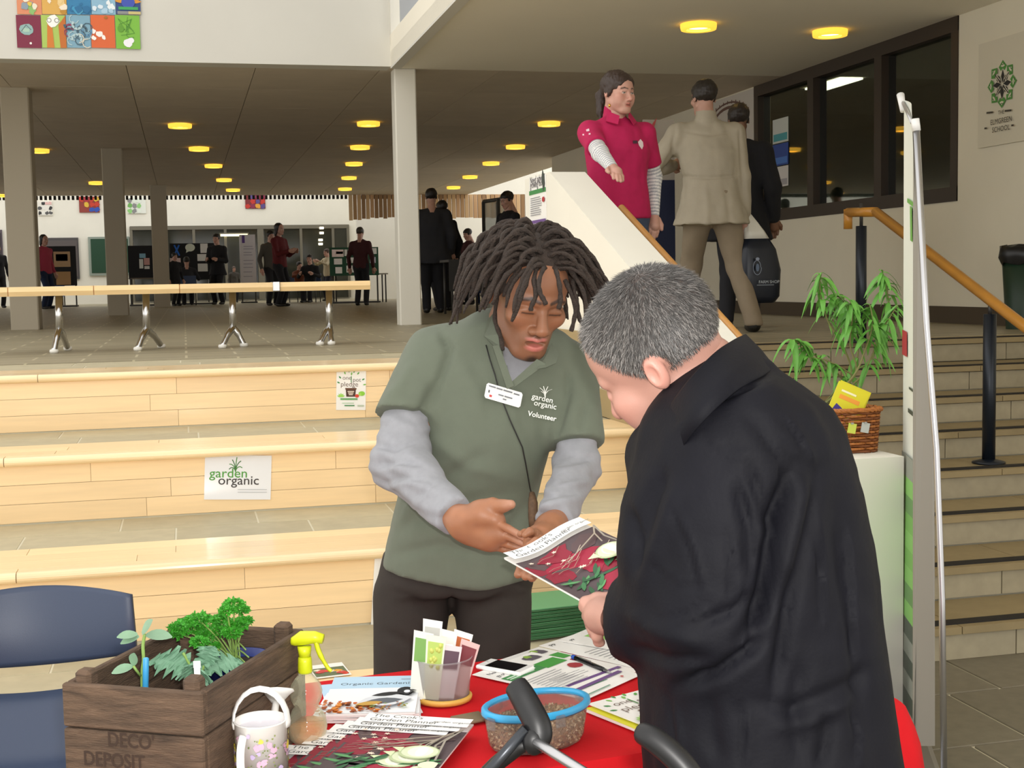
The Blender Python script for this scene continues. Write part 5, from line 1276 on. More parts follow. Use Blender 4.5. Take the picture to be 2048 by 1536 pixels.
# kale
kp = crate_pt(.16, .19, .02); kl = thing('kale_seedling', 'grey green kale seedling with jagged leaves in the crate', 'plant', kp); ky = kp.y
pt = MB().sh(); pt.lathe([(.024, 0), (.032, .05), (.03, .05), (.028, .045)], 14, kp-Vector((0, 0, .006))); pt.build('pot', M('black_pot', '#201d1b', .6), kl)
ks = MB().sh(); rn = random.Random(3)
for path, L in (([(396, 1362), (380, 1330), (366, 1305)], 0), ([(400, 1362), (405, 1340), (412, 1322)], 0), ([(398, 1362), (395, 1345), (392, 1330)], 0)): ks.tube(smoothpath([kp+Vector((0, 0, .03))]+[at_y(*p, ky) for p in path], 3), .0026, 6)
ks.build('stem', m_stem, kl)
for (px, py, d, L, wd) in ((385, 1345, (-.72, -.1, .7), .1, .05), (404, 1340, (.25, -.15, .9), .08, .045), (392, 1355, (-.3, -.4, .8), .06, .045), (412, 1345, (.85, -.1, .6), .08, .04), (400, 1358, (.3, -.6, .5), .05, .04)):
    lf = MB(); leaf_blade(lf, at_y(px, py, ky), d, L, wd, (0, -.9, .4), .2, .4, 18, .1, rn); lf.build('leaf', m_kale, kl)
# parsley in a blue pot
pp_ = crate_pt(.165, .30, .012); pr_ = thing('potted_parsley', 'bright green curly parsley in a dark blue pot in the crate', 'potted plant', pp_)
pt = MB().sh(); pt.lathe([(.044, 0), (.06, .145), (.063, .145), (.063, .157), (.058, .157), (.055, .138), (.0005, .138)], 24, pp_); pt.build('pot', M('cobalt_glaze', '#1d2f78', .25), pr_)
MB().sh().lathe([(.056, .141), (.03, .146), (.001, .143)], 16, pp_).build('soil', m_soil, pr_)
py_ = pp_.y; rn = random.Random(12); cr0 = pp_+Vector((-.005, 0, .14))
heads = [(358, 1256, .020), (376, 1247, .022), (398, 1240, .024), (416, 1244, .020), (386, 1258, .018), (358, 1268, .014), (432, 1264, .022), (452, 1256, .024), (474, 1250, .022), (489, 1243, .014), (440, 1240, .016), (462, 1265, .018), (468, 1209, .020), (454, 1221, .015), (482, 1221, .014), (398, 1285, .016), (424, 1292, .016), (412, 1268, .014)]
sm = MB().sh(); cl_ = {}
for i, (px, py, r) in enumerate(heads):
    yy = py_+rn.uniform(-.05, .05); c = at_y(px, py, yy)
    mid = cr0*.5+c*.5+Vector((0, 0, .01)); sm.tube(smoothpath([cr0+Vector((rn.uniform(-.01, .01), rn.uniform(-.01, .01), 0)), mid, c], 4), .0017, 5)
    mb = MB()
    for k in range(150):
        d = Vector((rn.gauss(0, 1), rn.gauss(0, 1), rn.gauss(0, .5)+.2)); d.normalize(); q = c+Vector((d.x, d.y, d.z*.55))*r*rn.uniform(.3, 1)**.5*.85
        leaf_blade(mb, q, (d+Vector((rn.uniform(-.6, .6), rn.uniform(-.6, .6), rn.uniform(-.3, .6)))), rn.uniform(.005, .009), rn.uniform(.005, .009), (rn.uniform(-1, 1), rn.uniform(-1, 1), 1), .3, .1, 2, .25, rn)
    mb.build('leaf_cluster', m_pars, pr_)
for (x1, y1) in ((492, 1300), (498, 1315), (490, 1325), (440, 1345)): sm.tube(smoothpath([cr0, at_y((455+x1)/2, y1-14, py_), at_y(x1, y1, py_-.03)], 4), .0014, 5)
sm.build('stem', m_stem, pr_)
# white plant marker
mk = thing('plant_marker', 'small white plant marker by the front corner post of the crate', 'marker', crate_pt(.215, .06, .02)); MB().box(crate_pt(.215, .06, .13), (.01, .0015, .19), Rz(cra+.3)).build('tag', m_paper, mk); MB().box(crate_pt(.215, .06, .227), (.012, .0018, .012), Rz(cra+.3), bev=.0008).build('top', m_paper, mk)

# ---------------------------------------------------------------- floral watering can
m_flor = M('floral_tin', '#efece8', .3, coat=.3)
wp = at_z(526, 1584, Z0); wp.z = Z0+.0005
wc = thing('watering_can', 'small white floral tin watering can with an arched handle beside the crate', 'watering can', wp)
wr_ = .0435; wh = .122
mb = MB().sh(); mb.lathe([(.001, .004), (wr_-.001, .004), (wr_, 0), (wr_, wh), (wr_+.002, wh+.002), (wr_-.001, wh+.003), (wr_-.003, wh-.004), (wr_-.003, wh-.012)], 32, wp, cap=False); mb.build('body', m_flor, wc)
MB().sh().lathe([(wr_-.0029, 0), (.001, .0002)], 24, wp+Vector((0, 0, wh-.012)), cap=False).build('water', M('grey_inside', '#dcdae4', .3), wc)
h2 = MB().sh(); hp = [wp+Rz(-.2) @ Vector((-wr_-.001, 0, wh-.012))]+[wp+Rz(-.2) @ Vector((-math.cos(a)*(wr_+.002), 0, wh+.058*math.sin(a)-.004)) for a in [PI*i/10 for i in range(11)]]+[wp+Rz(-.2) @ Vector((wr_+.001, 0, wh-.012))]
h2.tube(hp, .009, 8, squash=.3, flatn=(-1, 0, 0)); h2.build('top_handle', m_paper, wc)
bh = MB().sh(); bh.tube(smoothpath([wp+Vector((-.03, -wr_*.8, wh-.012)), wp+Vector((-.036, -wr_-.018, wh-.03)), wp+Vector((-.036, -wr_-.022, wh-.07)), wp+Vector((-.03, -wr_*.85, wh-.1))], 5), .007, 8, squash=.3, flatn=(0, 1, 0)); bh.build('side_handle', m_paper, wc)
sp_ = MB().sh(); s1 = wp+Vector((.012, wr_, .03)); s2 = at_y(553, 1395, wp.y+.12); sp_.tube([s1, s2], [.009, .006], 10); sp_.build('spout', m_flor, wc)
ro = MB().sh(); dv = (s2-s1).normalized(); rq = Vector((0, 0, 1)).rotation_difference((dv+Vector((0, 0, .9))).normalized()).to_matrix(); ro.lathe([(.006, -.022), (.022, -.004), (.030, .002), (.028, .006), (.001, .009)], 20, s2+dv*.01, R=rq); ro.build('rose', m_paper, wc)
rn = random.Random(21); fm = MB(); fcol = ['#e6d23e', '#d8b4cc', '#c4b2d8', '#dccf5a', '#6f8048', '#8f9a5a', '#cf9cb8']; fmats = [flat(c, .3) for c in fcol]
for i in range(230):
    a = rn.uniform(PI*.85, PI*2.15); z = rn.uniform(.012, wh-.012); big = i < 75; k = rn.choice((0, 1, 2, 3, 6)) if big else rn.choice((4, 5, 4)); r_ = rn.uniform(.004, .008) if big else rn.uniform(.0012, .0022)
    fm.m = k; c = []
    for q in range(7): aa = a+r_*math.cos(2*PI*q/7)*rn.uniform(.6, 1.1)/wr_; zz = z+r_*math.sin(2*PI*q/7)*rn.uniform(.6, 1.1); rr = wr_+.0016+i*.000004; c.append(wp+Vector((rr*math.cos(aa), rr*math.sin(aa), min(max(zz, .006), wh-.004))))
    fm.poly(c)
fm.build('flower_print', fmats, wc)

# ---------------------------------------------------------------- spray bottle
m_clear = M('clear_plastic', '#e4e8c8', .06, spec=.9, edge=(.10, .7)); m_liq = M('reflection_tinted_liquid', '#e39a55', .08, spec=.8, edge=(.38, .75)); m_lime = M('lime_plastic', '#d6e01e', .35)  # the cloth's orange reflection is put into the liquid colour
sp0 = at_z(615, 1487, Z0); sp0.z = Z0+.0005
sb_ = thing('spray_bottle', 'double bulb clear spray bottle with a lime yellow trigger head', 'spray bottle', sp0)
mpp = (sp0-CAMP).dot(_f)/FPX; rb1, rb2 = 41*mpp, 33*mpp
prof = [(.001, .0005), (rb1*.6, 0), (rb1*.9, rb1*.35), (rb1, rb1*.85), (rb1*.92, rb1*1.35), (rb1*.7, rb1*1.72), (rb2*.72, rb1*1.9), (rb2*.93, rb1*1.9+rb2*.4), (rb2, rb1*1.9+rb2*.85), (rb2*.9, rb1*1.9+rb2*1.3), (rb2*.6, rb1*1.9+rb2*1.7), (rb2*.42, rb1*1.9+rb2*1.9), (rb2*.42, rb1*1.9+rb2*2.05)]
mb = MB().sh(); mb.lathe(prof, 28, sp0); mb.build('bottle', m_clear, sb_)
mb = MB().sh(); mb.lathe([(.001, .003), (rb1*.55, .0025), (rb1*.86, rb1*.38), (rb1*.95, rb1*.85), (rb1*.93, rb1*1.05), (.001, rb1*1.05)], 24, sp0); mb.build('liquid', m_liq, sb_)
zt = rb1*1.9+rb2*2.0; nk = MB().sh(); nk.lathe([(.0125, 0), (.0135, .004), (.0128, .022), (.0118, .03)], 20, sp0+Vector((0, 0, zt))); nk.build('collar', m_lime, sb_)
hb = MB().sh(); hz_ = sp0+Vector((0, 0, zt+.03)); axd = (-_r+_f*.15).normalized(); axd.z = 0; axd.normalize()
hb.tube([hz_, hz_+Vector((0, 0, .02))], [.011, .013], 12); hb.tube([hz_-axd*.036+Vector((0, 0, .034)), hz_-axd*.02+Vector((0, 0, .037)), hz_+axd*.004+Vector((0, 0, .035)), hz_+axd*.018+Vector((0, 0, .029)), hz_+axd*.03+Vector((0, 0, .027))], [.009, .0115, .0135, .0095, .005], 12); hb.build('trigger_head', m_lime, sb_)
tg = MB().sh(); tg.tube(smoothpath([hz_-axd*.022+Vector((0, 0, .03)), hz_-axd*.028+Vector((0, 0, .008)), hz_-axd*.042+Vector((0, 0, -.018)), hz_-axd*.05+Vector((0, 0, -.026))], 4), [.008]*6+[.006]*7, 8, squash=.6); tg.build('trigger', m_lime, sb_)

# ---------------------------------------------------------------- tub of seed packets
m_trans = M('milky_plastic', '#e2dfe2', .3, trans=.65, ior=1.1, alpha=.62); m_yel = M('amber_rubber', '#d6a94e', .5)
b0 = at_z(888, 1398, Z0); b0.z = Z0+.0005; mpp = (b0-CAMP).dot(_f)/FPX
tu = thing('plastic_tub', 'milky plastic tub with an amber base ring', 'tub', b0)
r0, r1, hh = 50*mpp, 58*mpp, 88*mpp
mb = MB().sh(); mb.lathe([(.001, .003), (r0, .003), (r1, hh), (r1+.002, hh), (r1-.0005, hh-.004)], 28, b0, cap=False); mb.build('wall', m_trans, tu)
MB().sh().lathe([(r0+.001, .001), (r0+.006, .001), (r0+.007, .008), (r0+.003, .012), (r0+.001, .011), (r0+.001, .001)], 28, b0, cap=False).build('base_ring', m_yel, tu)
pk = [(848, 1262, 834, '#e4e8e0', '#7cab5a', -.25), (866, 1238, 858, '#f4f3ef', '#c9c9c4', -.1), (873, 1270, 862, '#e9efd8', '#b6cf6a', -.05), (893, 1258, 880, '#f6f5f2', '#f0efe9', .12), (886, 1285, 878, '#f3f0ea', '#d8743a', .2), (912, 1272, 895, '#f1f1ee', '#4a6a3a', .35), (928, 1262, 905, '#f2f0ec', '#c46a3a', .45), (942, 1282, 915, '#d9b8b4', '#7a2a32', .6), (856, 1285, 850, '#dfe4de', '#90a088', -.18), (905, 1290, 892, '#e7e0e2', '#6a5560', .3), (934, 1295, 910, '#e9dfe0', '#8a3a44', .5), (868, 1300, 866, '#e0e6dc', '#88b050', 0)]
pkn = ['pale green', 'plain white', 'yellow bean', 'broad white', 'orange edged', 'dark green', 'rust red', 'maroon', 'silvery', 'mauve', 'wine coloured', 'leaf green']
for i, (tx, ty, bx_, c1, c2, tilt) in enumerate(pk):
    yy = b0.y+[-.02, .015, -.03, .01, -.025, .02, .01, -.015, .025, -.03, .02, -.01][i]; bot = at_y(bx_, 1385, yy); bot.z = Z0+.012; top = at_y(tx, ty, yy)
    ax = (top-bot); L = ax.length; ax.normalize(); sd = Rz(rng.uniform(-.5, .5)) @ Vector((1, -.2, 0)); sd = (sd-ax*sd.dot(ax)).normalized(); nn = sd.cross(ax)
    sdw = .02 if i != 3 else .024
    po = thing('seed_packet', '%s seed packet standing in the milky tub' % pkn[i], 'seed packet', bot, 'seed packets in the tub')
    P = lambda u, v: bot+sd*sdw*u*(.75+.25*v)+ax*L*v
    q = MB(); pts = [P(-1, 0), P(1, 0), P(1, .97), P(-1, 1)]; q.prism([p-nn*.0012 for p in pts], nn*.0024); q.build('packet', flat(c1, .3), po)
    q = MB(); pts = [P(-.8, .55), P(.8, .55), P(.8, .88), P(-.8, .9)]; q.prism([p-nn*.0018 for p in pts], nn*.0036); q.build('picture', flat(c2, .3), po)
    if i == 2:
        q = MB().sh()
        for k in range(12): q.ell(P(rng.uniform(-.6, .6), rng.uniform(.5, .95)), (.005, .004, .006), 8, 5)
        q.build('bean_print', flat('#c9cf6a', .4), po)

# ---------------------------------------------------------------- blue lidded container of granola
c0 = at_z(1074, 1484, Z0); c0.z = Z0+.0005; mpp = (c0-CAMP).dot(_f)/FPX; ca = .32
co = thing('food_container', 'oval clear container with a blue rimmed lid, half filled with brown flakes', 'container', c0)
Rc = Rz(ca); ea, eb, ch_ = .104, .07, .066
def ovl(prof, n=40): 
    mb = MB().sh(); mb.lathe(prof, n, c0, sx=1, sy=eb/ea, R=None, cap=False); mb.v = [tuple(c0+Rc @ (Vector(v)-c0)) for v in mb.v]; return mb
ovl([(.001, .002), (ea*.86, .001), (ea*.92, .01), (ea, ch_), (ea-.002, ch_)]).build('bowl', m_trans2 if False else M('clear_box_plastic', '#e8e6e8', .12, trans=.85, ior=1.12, alpha=.5), co)
ovl([(ea*.94, ch_+.001), (ea+.003, ch_-.004), (ea+.006, ch_), (ea+.005, ch_+.008), (ea+.0, ch_+.0105), (ea*.935, ch_+.009), (ea*.92, ch_+.004), (ea*.94, ch_+.001)]).build('lid_rim', M('sky_blue_lid', '#3aa3d6', .35), co)
ovl([(.001, ch_+.004), (ea*.9, ch_+.004)]).build('lid_window', M('clear_lid', '#f0e8ea', .15, trans=.9, ior=1.1, alpha=.4), co)
for a in (.25, PI+.25, PI*.5+.2, PI*1.5): q = c0+Rc @ Vector((math.cos(a)*(ea+.009), math.sin(a)*(eb+.009), ch_-.006)); MB().box(q, (.02, .006, .022), Rz(ca+a+PI/2), bev=.002).build('clip', M('clear_box_plastic', '#e8e6e8'), co)
fk = thing('granola', 'brown oat flakes filling the blue lidded container', 'flakes', c0+Vector((0, 0, .003))); 
ovl([(.001, .004), (ea*.84, .004), (ea*.93, .042), (ea*.5, .045), (.001, .044)]).build('bed', M('granola_base', '#a8805a', .9, var=.3, vscale=150, bump=.6, bscale=150), fk)
flv, rn = MB(), random.Random(31)
for i in range(2600):
    a = rn.uniform(0, 2*PI); onside = rn.random() < .6; zz = rn.uniform(.006, .043); k = (.86+.07*zz/.042)*1.0 if onside else math.sqrt(rn.random())*.92; zz = zz if onside else .045+rn.uniform(0, .003)
    p = c0+Rc @ Vector((math.cos(a)*ea*k, math.sin(a)*eb*k, zz)); u_ = Vector((rn.gauss(0, 1), rn.gauss(0, 1), rn.gauss(0, 1))).normalized(); w_ = u_.orthogonal().normalized(); s_ = rn.uniform(.002, .0042); flv.m = rn.randrange(4)
    flv.poly([p+u_*s_, p+w_*s_*.7, p-u_*s_, p-w_*s_*.7])
flv.build('flakes', [flat('#c9a377', .8), flat('#8f6a45', .8), flat('#dcc09a', .8), flat('#a8744a', .8)], fk, kind='stuff')

# ---------------------------------------------------------------- magazine held between the two men
tl, tr, bl = Vector(J(1008, 1115, 2.50)), Vector(J(1160, 1043, 2.60)), Vector(J(1167, 1203, 2.26))
ux = (tr-tl).normalized(); uy = (tl-bl).normalized(); W, H = (tr-tl).length, (tl-bl).length; o = tl-uy*H; nn = ux.cross(uy).normalized()
mg = thing('garden_planner', 'open dark red garden planner held up between the two men', 'booklet', o+ux*W/2+uy*H/2)
bow = lambda x, y: -.004*math.sin(PI*x/W)-.004*math.sin(2*PI*x/W)
mb = MB().sh(); n_ = 14
mb.grid(lambda u, v: o+ux*W*u+uy*H*v+nn*bow(W*u, H*v), n_, 8); mb.grid(lambda u, v: o+ux*W*(1-u)+uy*H*v+nn*(bow(W*(1-u), H*v)-.004), n_, 8)
for e in (0, 1): mb.grid(lambda u, v: o+ux*W*u+uy*H*e+nn*(bow(W*u, 0)-.004*(v if e == 0 else 1-v)), n_, 1); mb.grid(lambda u, v: o+ux*W*e+uy*H*u+nn*(bow(W*e, 0)-.004*(1-v if e == 0 else v)), 1, 1)
mb.build('pages', m_gloss, mg)
class SubSheet(Sheet):
    def poly(s, pts, h):
        s._m(h); s.up(); pts = s.clipped(pts)
        if len(pts) < 3: return s
        # densify so the print follows the bow of the page
        q = []
        for i in range(len(pts)):
            a, b = Vector(pts[i]), Vector(pts[(i+1) % len(pts)]); k = max(1, int((b-a).length/.025))
            q += [a.lerp(b, j/k) for j in range(k)]
        xs = [p.x for p in q]; x0, x1 = min(xs), max(xs); k = max(1, int((x1-x0)/.016))
        for j in range(k):
            lo_, hi_ = x0+(x1-x0)*j/k, x0+(x1-x0)*(j+1)/k
            c = q
            for sgn, lim in ((1, lo_), (-1, hi_)):
                out = []
                for i in range(len(c)):
                    a, b = c[i], c[(i+1) % len(c)]; da, db = sgn*(a.x-lim), sgn*(b.x-lim)
                    if da >= 0: out.append(a)
                    if (da > 0 and db < 0) or (da < 0 and db > 0): out.append(a.lerp(b, da/(da-db)))
                c = out
                if len(c) < 3: break
            if len(c) >= 3: s.mb.poly([s.P(p.x, p.y) for p in c])
        return s
s = SubSheet(o, ux, uy, nn); s.warp = lambda x, y: bow(x, y); s.l = .0008; planner_cover(s, W, H, 3); s.build(mg)

# ---------------------------------------------------------------- pushchair in front of the table
m_grip = M('black_foam_grip', '#0f0f11', .45); m_gun = M('gunmetal_tube', '#3a3d42', .35, .6)
pb = J(1160, 1500, 1.6); pb[2] = 0
ps = thing('pushchair', 'folding pushchair with black curved grips and silver tubes in the bottom foreground', 'pushchair', pb)
for pts, rr in (([(1032, 1372, 1.60), (1045, 1392, 1.59), (1060, 1420, 1.58), (1074, 1448, 1.57), (1078, 1470, 1.565), (1072, 1490, 1.56)], [.0145, .016, .0165, .0165, .016, .013]), ([(1283, 1466, 1.50), (1300, 1474, 1.49), (1330, 1496, 1.48), (1365, 1530, 1.47), (1400, 1575, 1.46)], [.012, .014, .0145, .0145, .013])):
    mb = MB().sh(); P = smoothpath([J(*p) for p in pts], 4); k = len(P); R_ = [np.interp(i/(k-1)*(len(rr)-1), range(len(rr)), rr) for i in range(k)]; mb.tube(P, R_, 14); mb.build('grip', m_grip, ps)
mb = MB().sh(); mb.tube([J(1084, 1478, 1.565), J(1040, 1490, 1.57), J(990, 1530, 1.58), J(930, 1590, 1.60)], [.010, .013, .012, .012], 10, squash=.8); mb.build('joint', m_grip, ps)
mb = MB().sh(); mb.tube([J(1052, 1458, 1.56), J(985, 1534, 1.56), J(900, 1630, 1.58)], .0065, 10); mb.build('strut', m_gun, ps)
mb = MB().sh(); mb.tube([J(1062, 1478, 1.555), J(1120, 1514, 1.53), J(1165, 1542, 1.51), J(1330, 1640, 1.46)], .0062, 10); mb.build('crossbar', m_steel, ps)
mb = MB().sh(); mb.ell(J(1068, 1484, 1.558), (.014, .012, .016), 12, 8); mb.build('hub', m_grip, ps)
gL, gR = Vector(J(930, 1590, 1.60)), Vector(J(1400, 1575, 1.46))
fL_, fR_ = Vector((gL.x-.02, gL.y-.25, .07)), Vector((gR.x+.02, gR.y-.22, .07)); bL_, bR_ = Vector((gL.x, gL.y+.12, .07)), Vector((gR.x+.05, gR.y+.1, .07))
for a, b in ((gL, bL_), (gR, bR_), (gL*.6+bL_*.4, fL_), (gR*.6+bR_*.4, fR_)): MB().sh().tube([a, b], .0095, 10).build('leg', m_steel, ps)
for c in (fL_, fR_, bL_, bR_):
    mb = MB().sh(); mb.lathe([(.02, -.012), (.062, -.013), (.07, -.008), (.07, .008), (.062, .013), (.02, .012)], 20, c, R=Ry(PI/2)); mb.build('wheel', m_grip, ps)
st_a, st_b = gL*.55+fL_*.45, gR*.55+fR_*.45
mb = MB(); mb.prism([st_a, st_b, st_b+Vector((0, .02, -.32)), st_a+Vector((0, .02, -.32))], (0, .015, 0)); mb.build('seat', M('navy_canvas', '#23252e', .9), ps)
# ================================================================ HALL BEHIND: bench, back wall, display boards, pictures
m_bench = M('bench_beech', '#f2d29c', .35, var=.07, vscale=6, stretch=(.8, 8, 8), rnd=.08); m_endgrain = M('bench_dark_joint', '#b98a54', .5)
bp = at_z(370, 700, PZ); bn_ = thing('bench', 'long beech topped bench on chrome forked legs at the platform edge', 'bench', (bp.x, 9.35, PZ))
segs = [(-60, 14), (16, 186), (188, 358), (360, 548), (558, 741)]
for i, (x0, x1) in enumerate(segs):
    a, b = at_y(x0, 575, 9.2), at_y(x1, 575, 9.2); zt_ = EYE+.012; L = b.x-a.x
    mb = MB(); 
    prof = [(.03*(1-math.cos(t)) , -.03+.03*math.sin(t)) for t in [PI/2*k/4 for k in range(5)]]
    pts = [Vector((0, 0, -.032)), Vector((0, .01, -.062)), Vector((0, .34, -.062)), Vector((0, .35, -.032)), Vector((0, .34, 0)), Vector((0, .012, 0))]
    mb.prism(pts, (L, 0, 0)); o = mb.build('seat_beam', m_bench, bn_, local=True); o.location = Vector((a.x, 9.2, zt_))-Vector(bn_.location)
for xj in (14.5, 187, 359): q = at_y(xj, 578, 9.2); MB().box((q.x, 9.36, EYE-.02), (.035, .3, .055)).build('joint', m_endgrain, bn_)
q = at_y(553, 570, 9.2); MB().box((q.x, 9.36, EYE-.018), (.05, .34, .066), bev=.006).build('bracket', m_chrome, bn_)
for (tx, sy, f1, f2) in (((118, 600), 668, (104, 705), (136, 697)), ((292, 590), 668, (272, 703), (323, 692)), ((465, 585), 664, (449, 699), (488, 690)), ((658, 580), 664, (656, 694), (672, 690))):
    top = at_y(tx[0], tx[1], 9.36); top.z = EYE-.05; sp = at_y(tx[0]+1, sy, 9.36); A, B = at_z(*f1, PZ+.012), at_z(*f2, PZ+.012)
    A = sp+(A-sp)*1.0; mb = MB().sh(); mb.tube([top, sp], .024, 12)
    for F_ in (A, B): F_.y = min(max(F_.y, 9.22), 9.6); mb.tube(smoothpath([sp+Vector((0, 0, .03)), sp*.55+F_*.45+Vector((0, 0, .03)), F_], 5), [.024]*6+[.02]*5, 10)
    lg = mb.build('leg', m_chrome, bn_)
    for F_ in (A, B): MB().sh().lathe([(.026, -.012), (.03, 0), (.026, .012), (.001, .014)], 12, (F_.x, F_.y, PZ+.013)).build('foot', flat('#e8e6df'), lg)

# ---- windows and boards of the back wall
m_dglass = M('dark_glazing', '#2c2d25', .08, spec=.6, var=.3, vscale=.7); m_alu = M('grey_aluminium', '#6f6a5c', .5)
def fpx(x, y, Y=FY-.02): return at_y(x, y, Y)
w2 = struct(MB().build('window_2', m_alu))
def wbox(x0, y0, x1, y1, Y, d, name, mt, par_, **k):
    a, b = fpx(x0, y0, Y), fpx(x1, y1, Y); xa = (a.x+b.x)/2; return MB().box((xa, Y-d/2, (a.z+b.z)/2), (abs(b.x-a.x), d, abs(a.z-b.z)), **k).build(name, mt, par_)
wz0 = PZ+.04
for (x0, x1) in ((266, 330), (333, 385), (389, 449), (452, 513), (528, 600), (603, 662), (668, 692)): 
    a, b = fpx(x0, 458), fpx(x1, 458); z1 = fpx(450, 458).z; MB().box(((a.x+b.x)/2, FY-.05, (wz0+z1)/2), (b.x-a.x, .04, z1-wz0)).build('pane', m_dglass, w2)
for x0 in (262, 331, 387, 450, 520, 601, 665, 695): 
    a = fpx(x0, 458); z1 = fpx(450, 452).z; MB().box((a.x, FY-.06, (wz0+z1)/2), (.07 if x0 != 520 else .16, .09, z1-wz0)).build('mullion', m_alu, w2)
a, b = fpx(260, 452), fpx(697, 452); MB().box(((a.x+b.x)/2, FY-.06, fpx(450, 455).z), (b.x-a.x, .1, .1)).build('head_rail', m_alu, w2)
sl = thing('strip_light', 'bright strip light showing in the back wall glazing above the man in black', 'ceiling light', fpx(468, 470, FY-.14)); wbox(441, 468, 495, 472, FY-.1, .05, 'tube', M('strip_glow', '#fff2b0', emit=4), sl); wbox(439, 466, 497, 468, FY-.1, .06, 'housing', m_alu, sl)
for i, (x, y) in enumerate(((643, 456), (643, 466), (641, 480), (641, 488))): 
    q = thing('spot_light', '%s of four small spot lamps glowing in the back wall glazing' % ['topmost', 'second', 'third', 'lowest'][i], 'lamp', fpx(x, y, FY-.14), 'spot lamps in the back glazing'); wbox(x-4, y-2, x+4, y+2, FY-.11, .04, 'lens', M('spot_glow', '#fff6e0', emit=3), q); wbox(x-5, y-3, x+5, y-2, FY-.1, .06, 'housing', m_alu, q)
nb = thing('notice_board', 'dark framed notice board on the far wall beside the big left pillar', 'notice board', fpx(122, 558, FY-.06)); wbox(86, 476, 160, 558, FY-.01, .05, 'frame', flat('#4a4748'), nb); wbox(92, 481, 157, 553, FY-.06, .01, 'panel', flat('#57504f'), nb)
cbd = thing('chalkboard', 'green chalkboard on the far wall behind the middle pillar', 'chalkboard', fpx(205, 548, FY-.06)); wbox(176, 474, 262, 550, FY-.01, .05, 'frame', flat('#8f9a90'), cbd); wbox(181, 478, 258, 545, FY-.06, .01, 'panel', flat('#17402a'), cbd)
dw = thing('notice_board', 'dark purple notice board at the left picture edge on the far wall', 'notice board', fpx(2, 560, FY-.06)); wbox(-30, 460, 9, 560, FY-.01, .05, 'frame', flat('#5a5058'), dw); wbox(-26, 466, 6, 555, FY-.06, .01, 'panel', flat('#3a3238'), dw)
# pictures high on the far wall
def far_pic(label, x0, y0, x1, y1, cols, seed, bgc):
    rn = random.Random(seed); a, b = fpx(x0, y1, FY-.02), fpx(x1, y0, FY-.02); t = thing('picture', label, 'picture', ((a.x+b.x)/2, FY-.02, a.z))
    MB().box(((a.x+b.x)/2, FY-.02, (a.z+b.z)/2), (b.x-a.x, .03, b.z-a.z)).build('panel', flat(bgc), t); s = Sheet((a.x, FY-.037, a.z), (1, 0, 0), (0, 0, 1), (0, -1, 0), .002); W, H = b.x-a.x, b.z-a.z
    for i in range(4):
        for j in range(3): 
            if rn.random() < .85: s.blob(W*(i+.5)/4, H*(j+.5)/3, W*.13, rn.choice(cols), rn, j=.3)
    s.build(t)
far_pic('black and white flower picture on the far wall right of the big left pillar', 77, 402, 104, 431, ['#333333', '#555555', '#e3b9b4', '#e8e8e0'], 1, '#e9e6dd')
far_pic('red, orange and blue patchwork picture left of the dark middle pillar', 159, 393, 198, 425, ['#c43a28', '#e08a2a', '#2c4fae', '#b02a3a', '#d9b23a'], 2, '#8f3a30')
far_pic('green and white picture right of the dark middle pillar', 256, 396, 291, 427, ['#6fae5a', '#8fca7a', '#e3ece0', '#8a8a8a'], 3, '#e4e8df')
far_pic('red and blue patchwork picture near the middle of the far wall', 491, 389, 530, 417, ['#c4352a', '#6fb3c9', '#8a2a4a', '#e0a03a', '#5a4a8a'], 4, '#7d2a2c')
# timber slat screen under the ceiling edge on the right
slr = thing('slat_screen', 'hanging screen of tan timber slats below the far ceiling edge', 'slat screen', fpx(880, 435, 31.5)); rn = random.Random(9)
m_sl = [M('slat_%d' % i, c, .7) for i, c in enumerate(('#c2a075', '#a8845a', '#d2b48c', '#8f6e4a', '#b8926a'))]
x = 697.0
while x < 1062: 
    a, b = at_y(x, 386, 31.5), at_y(x+7.2, 386, 31.5); zb = at_y(x, 441-(min(x, 740)-697)*.12+rn.uniform(-1.5, 1.5), 31.5).z; MB().box(((a.x+b.x)/2, 31.5, (zb+CZ)/2), (b.x-a.x, .06, CZ-zb)).build('slat', m_sl[rn.randrange(5)], slr); x += 8.6
# white return wall below the screen
rw = MB(); a, b = at_y(712, 440, 33.4), at_y(1075, 440, 33.4); rw.box(((a.x+b.x)/2, 33.4, 3.2), (b.x-a.x, .15, 4.1)); struct(rw.build('wall_return', m_white))

# ---- display boards, tables, stands
m_bl = flat('#14151a', .8); m_dkgreen = flat('#1d4a33', .8); m_tabt = flat('#8d8678', .6); m_leg = M('dark_steel', '#4c4a47', .5, .6)
def board(label, x0, y0, x1, y1, yf, mt, sheets, tilt=0, cat='display board'):
    g_ = at_z((x0+x1)/2, yf, PZ); Y = g_.y; a, b = at_y(x0, y1, Y), at_y(x1, y0, Y); t = thing('display_board', label, cat, ((a.x+b.x)/2, Y, PZ))
    MB().box(((a.x+b.x)/2, Y, (a.z+b.z)/2), (b.x-a.x, .04, b.z-a.z)).build('panel', mt, t)
    for xx in (a.x+.03, b.x-.03): MB().box((xx, Y+.01, (PZ+a.z)/2), (.03, .03, a.z-PZ)).build('post', m_leg, t)
    MB().box(((a.x+b.x)/2, Y+.01, PZ+.02), (b.x-a.x, .4, .03)).build('foot', m_leg, t)
    for (sx0, sy0, sx1, sy1, c) in sheets:
        p, q = at_y(sx0, sy1, Y-.02), at_y(sx1, sy0, Y-.02); sh_ = MB().box(((p.x+q.x)/2, Y-.025, (p.z+q.z)/2), (q.x-p.x, .008, q.z-p.z)).build('sheet', flat(c), t)
    return t, Y
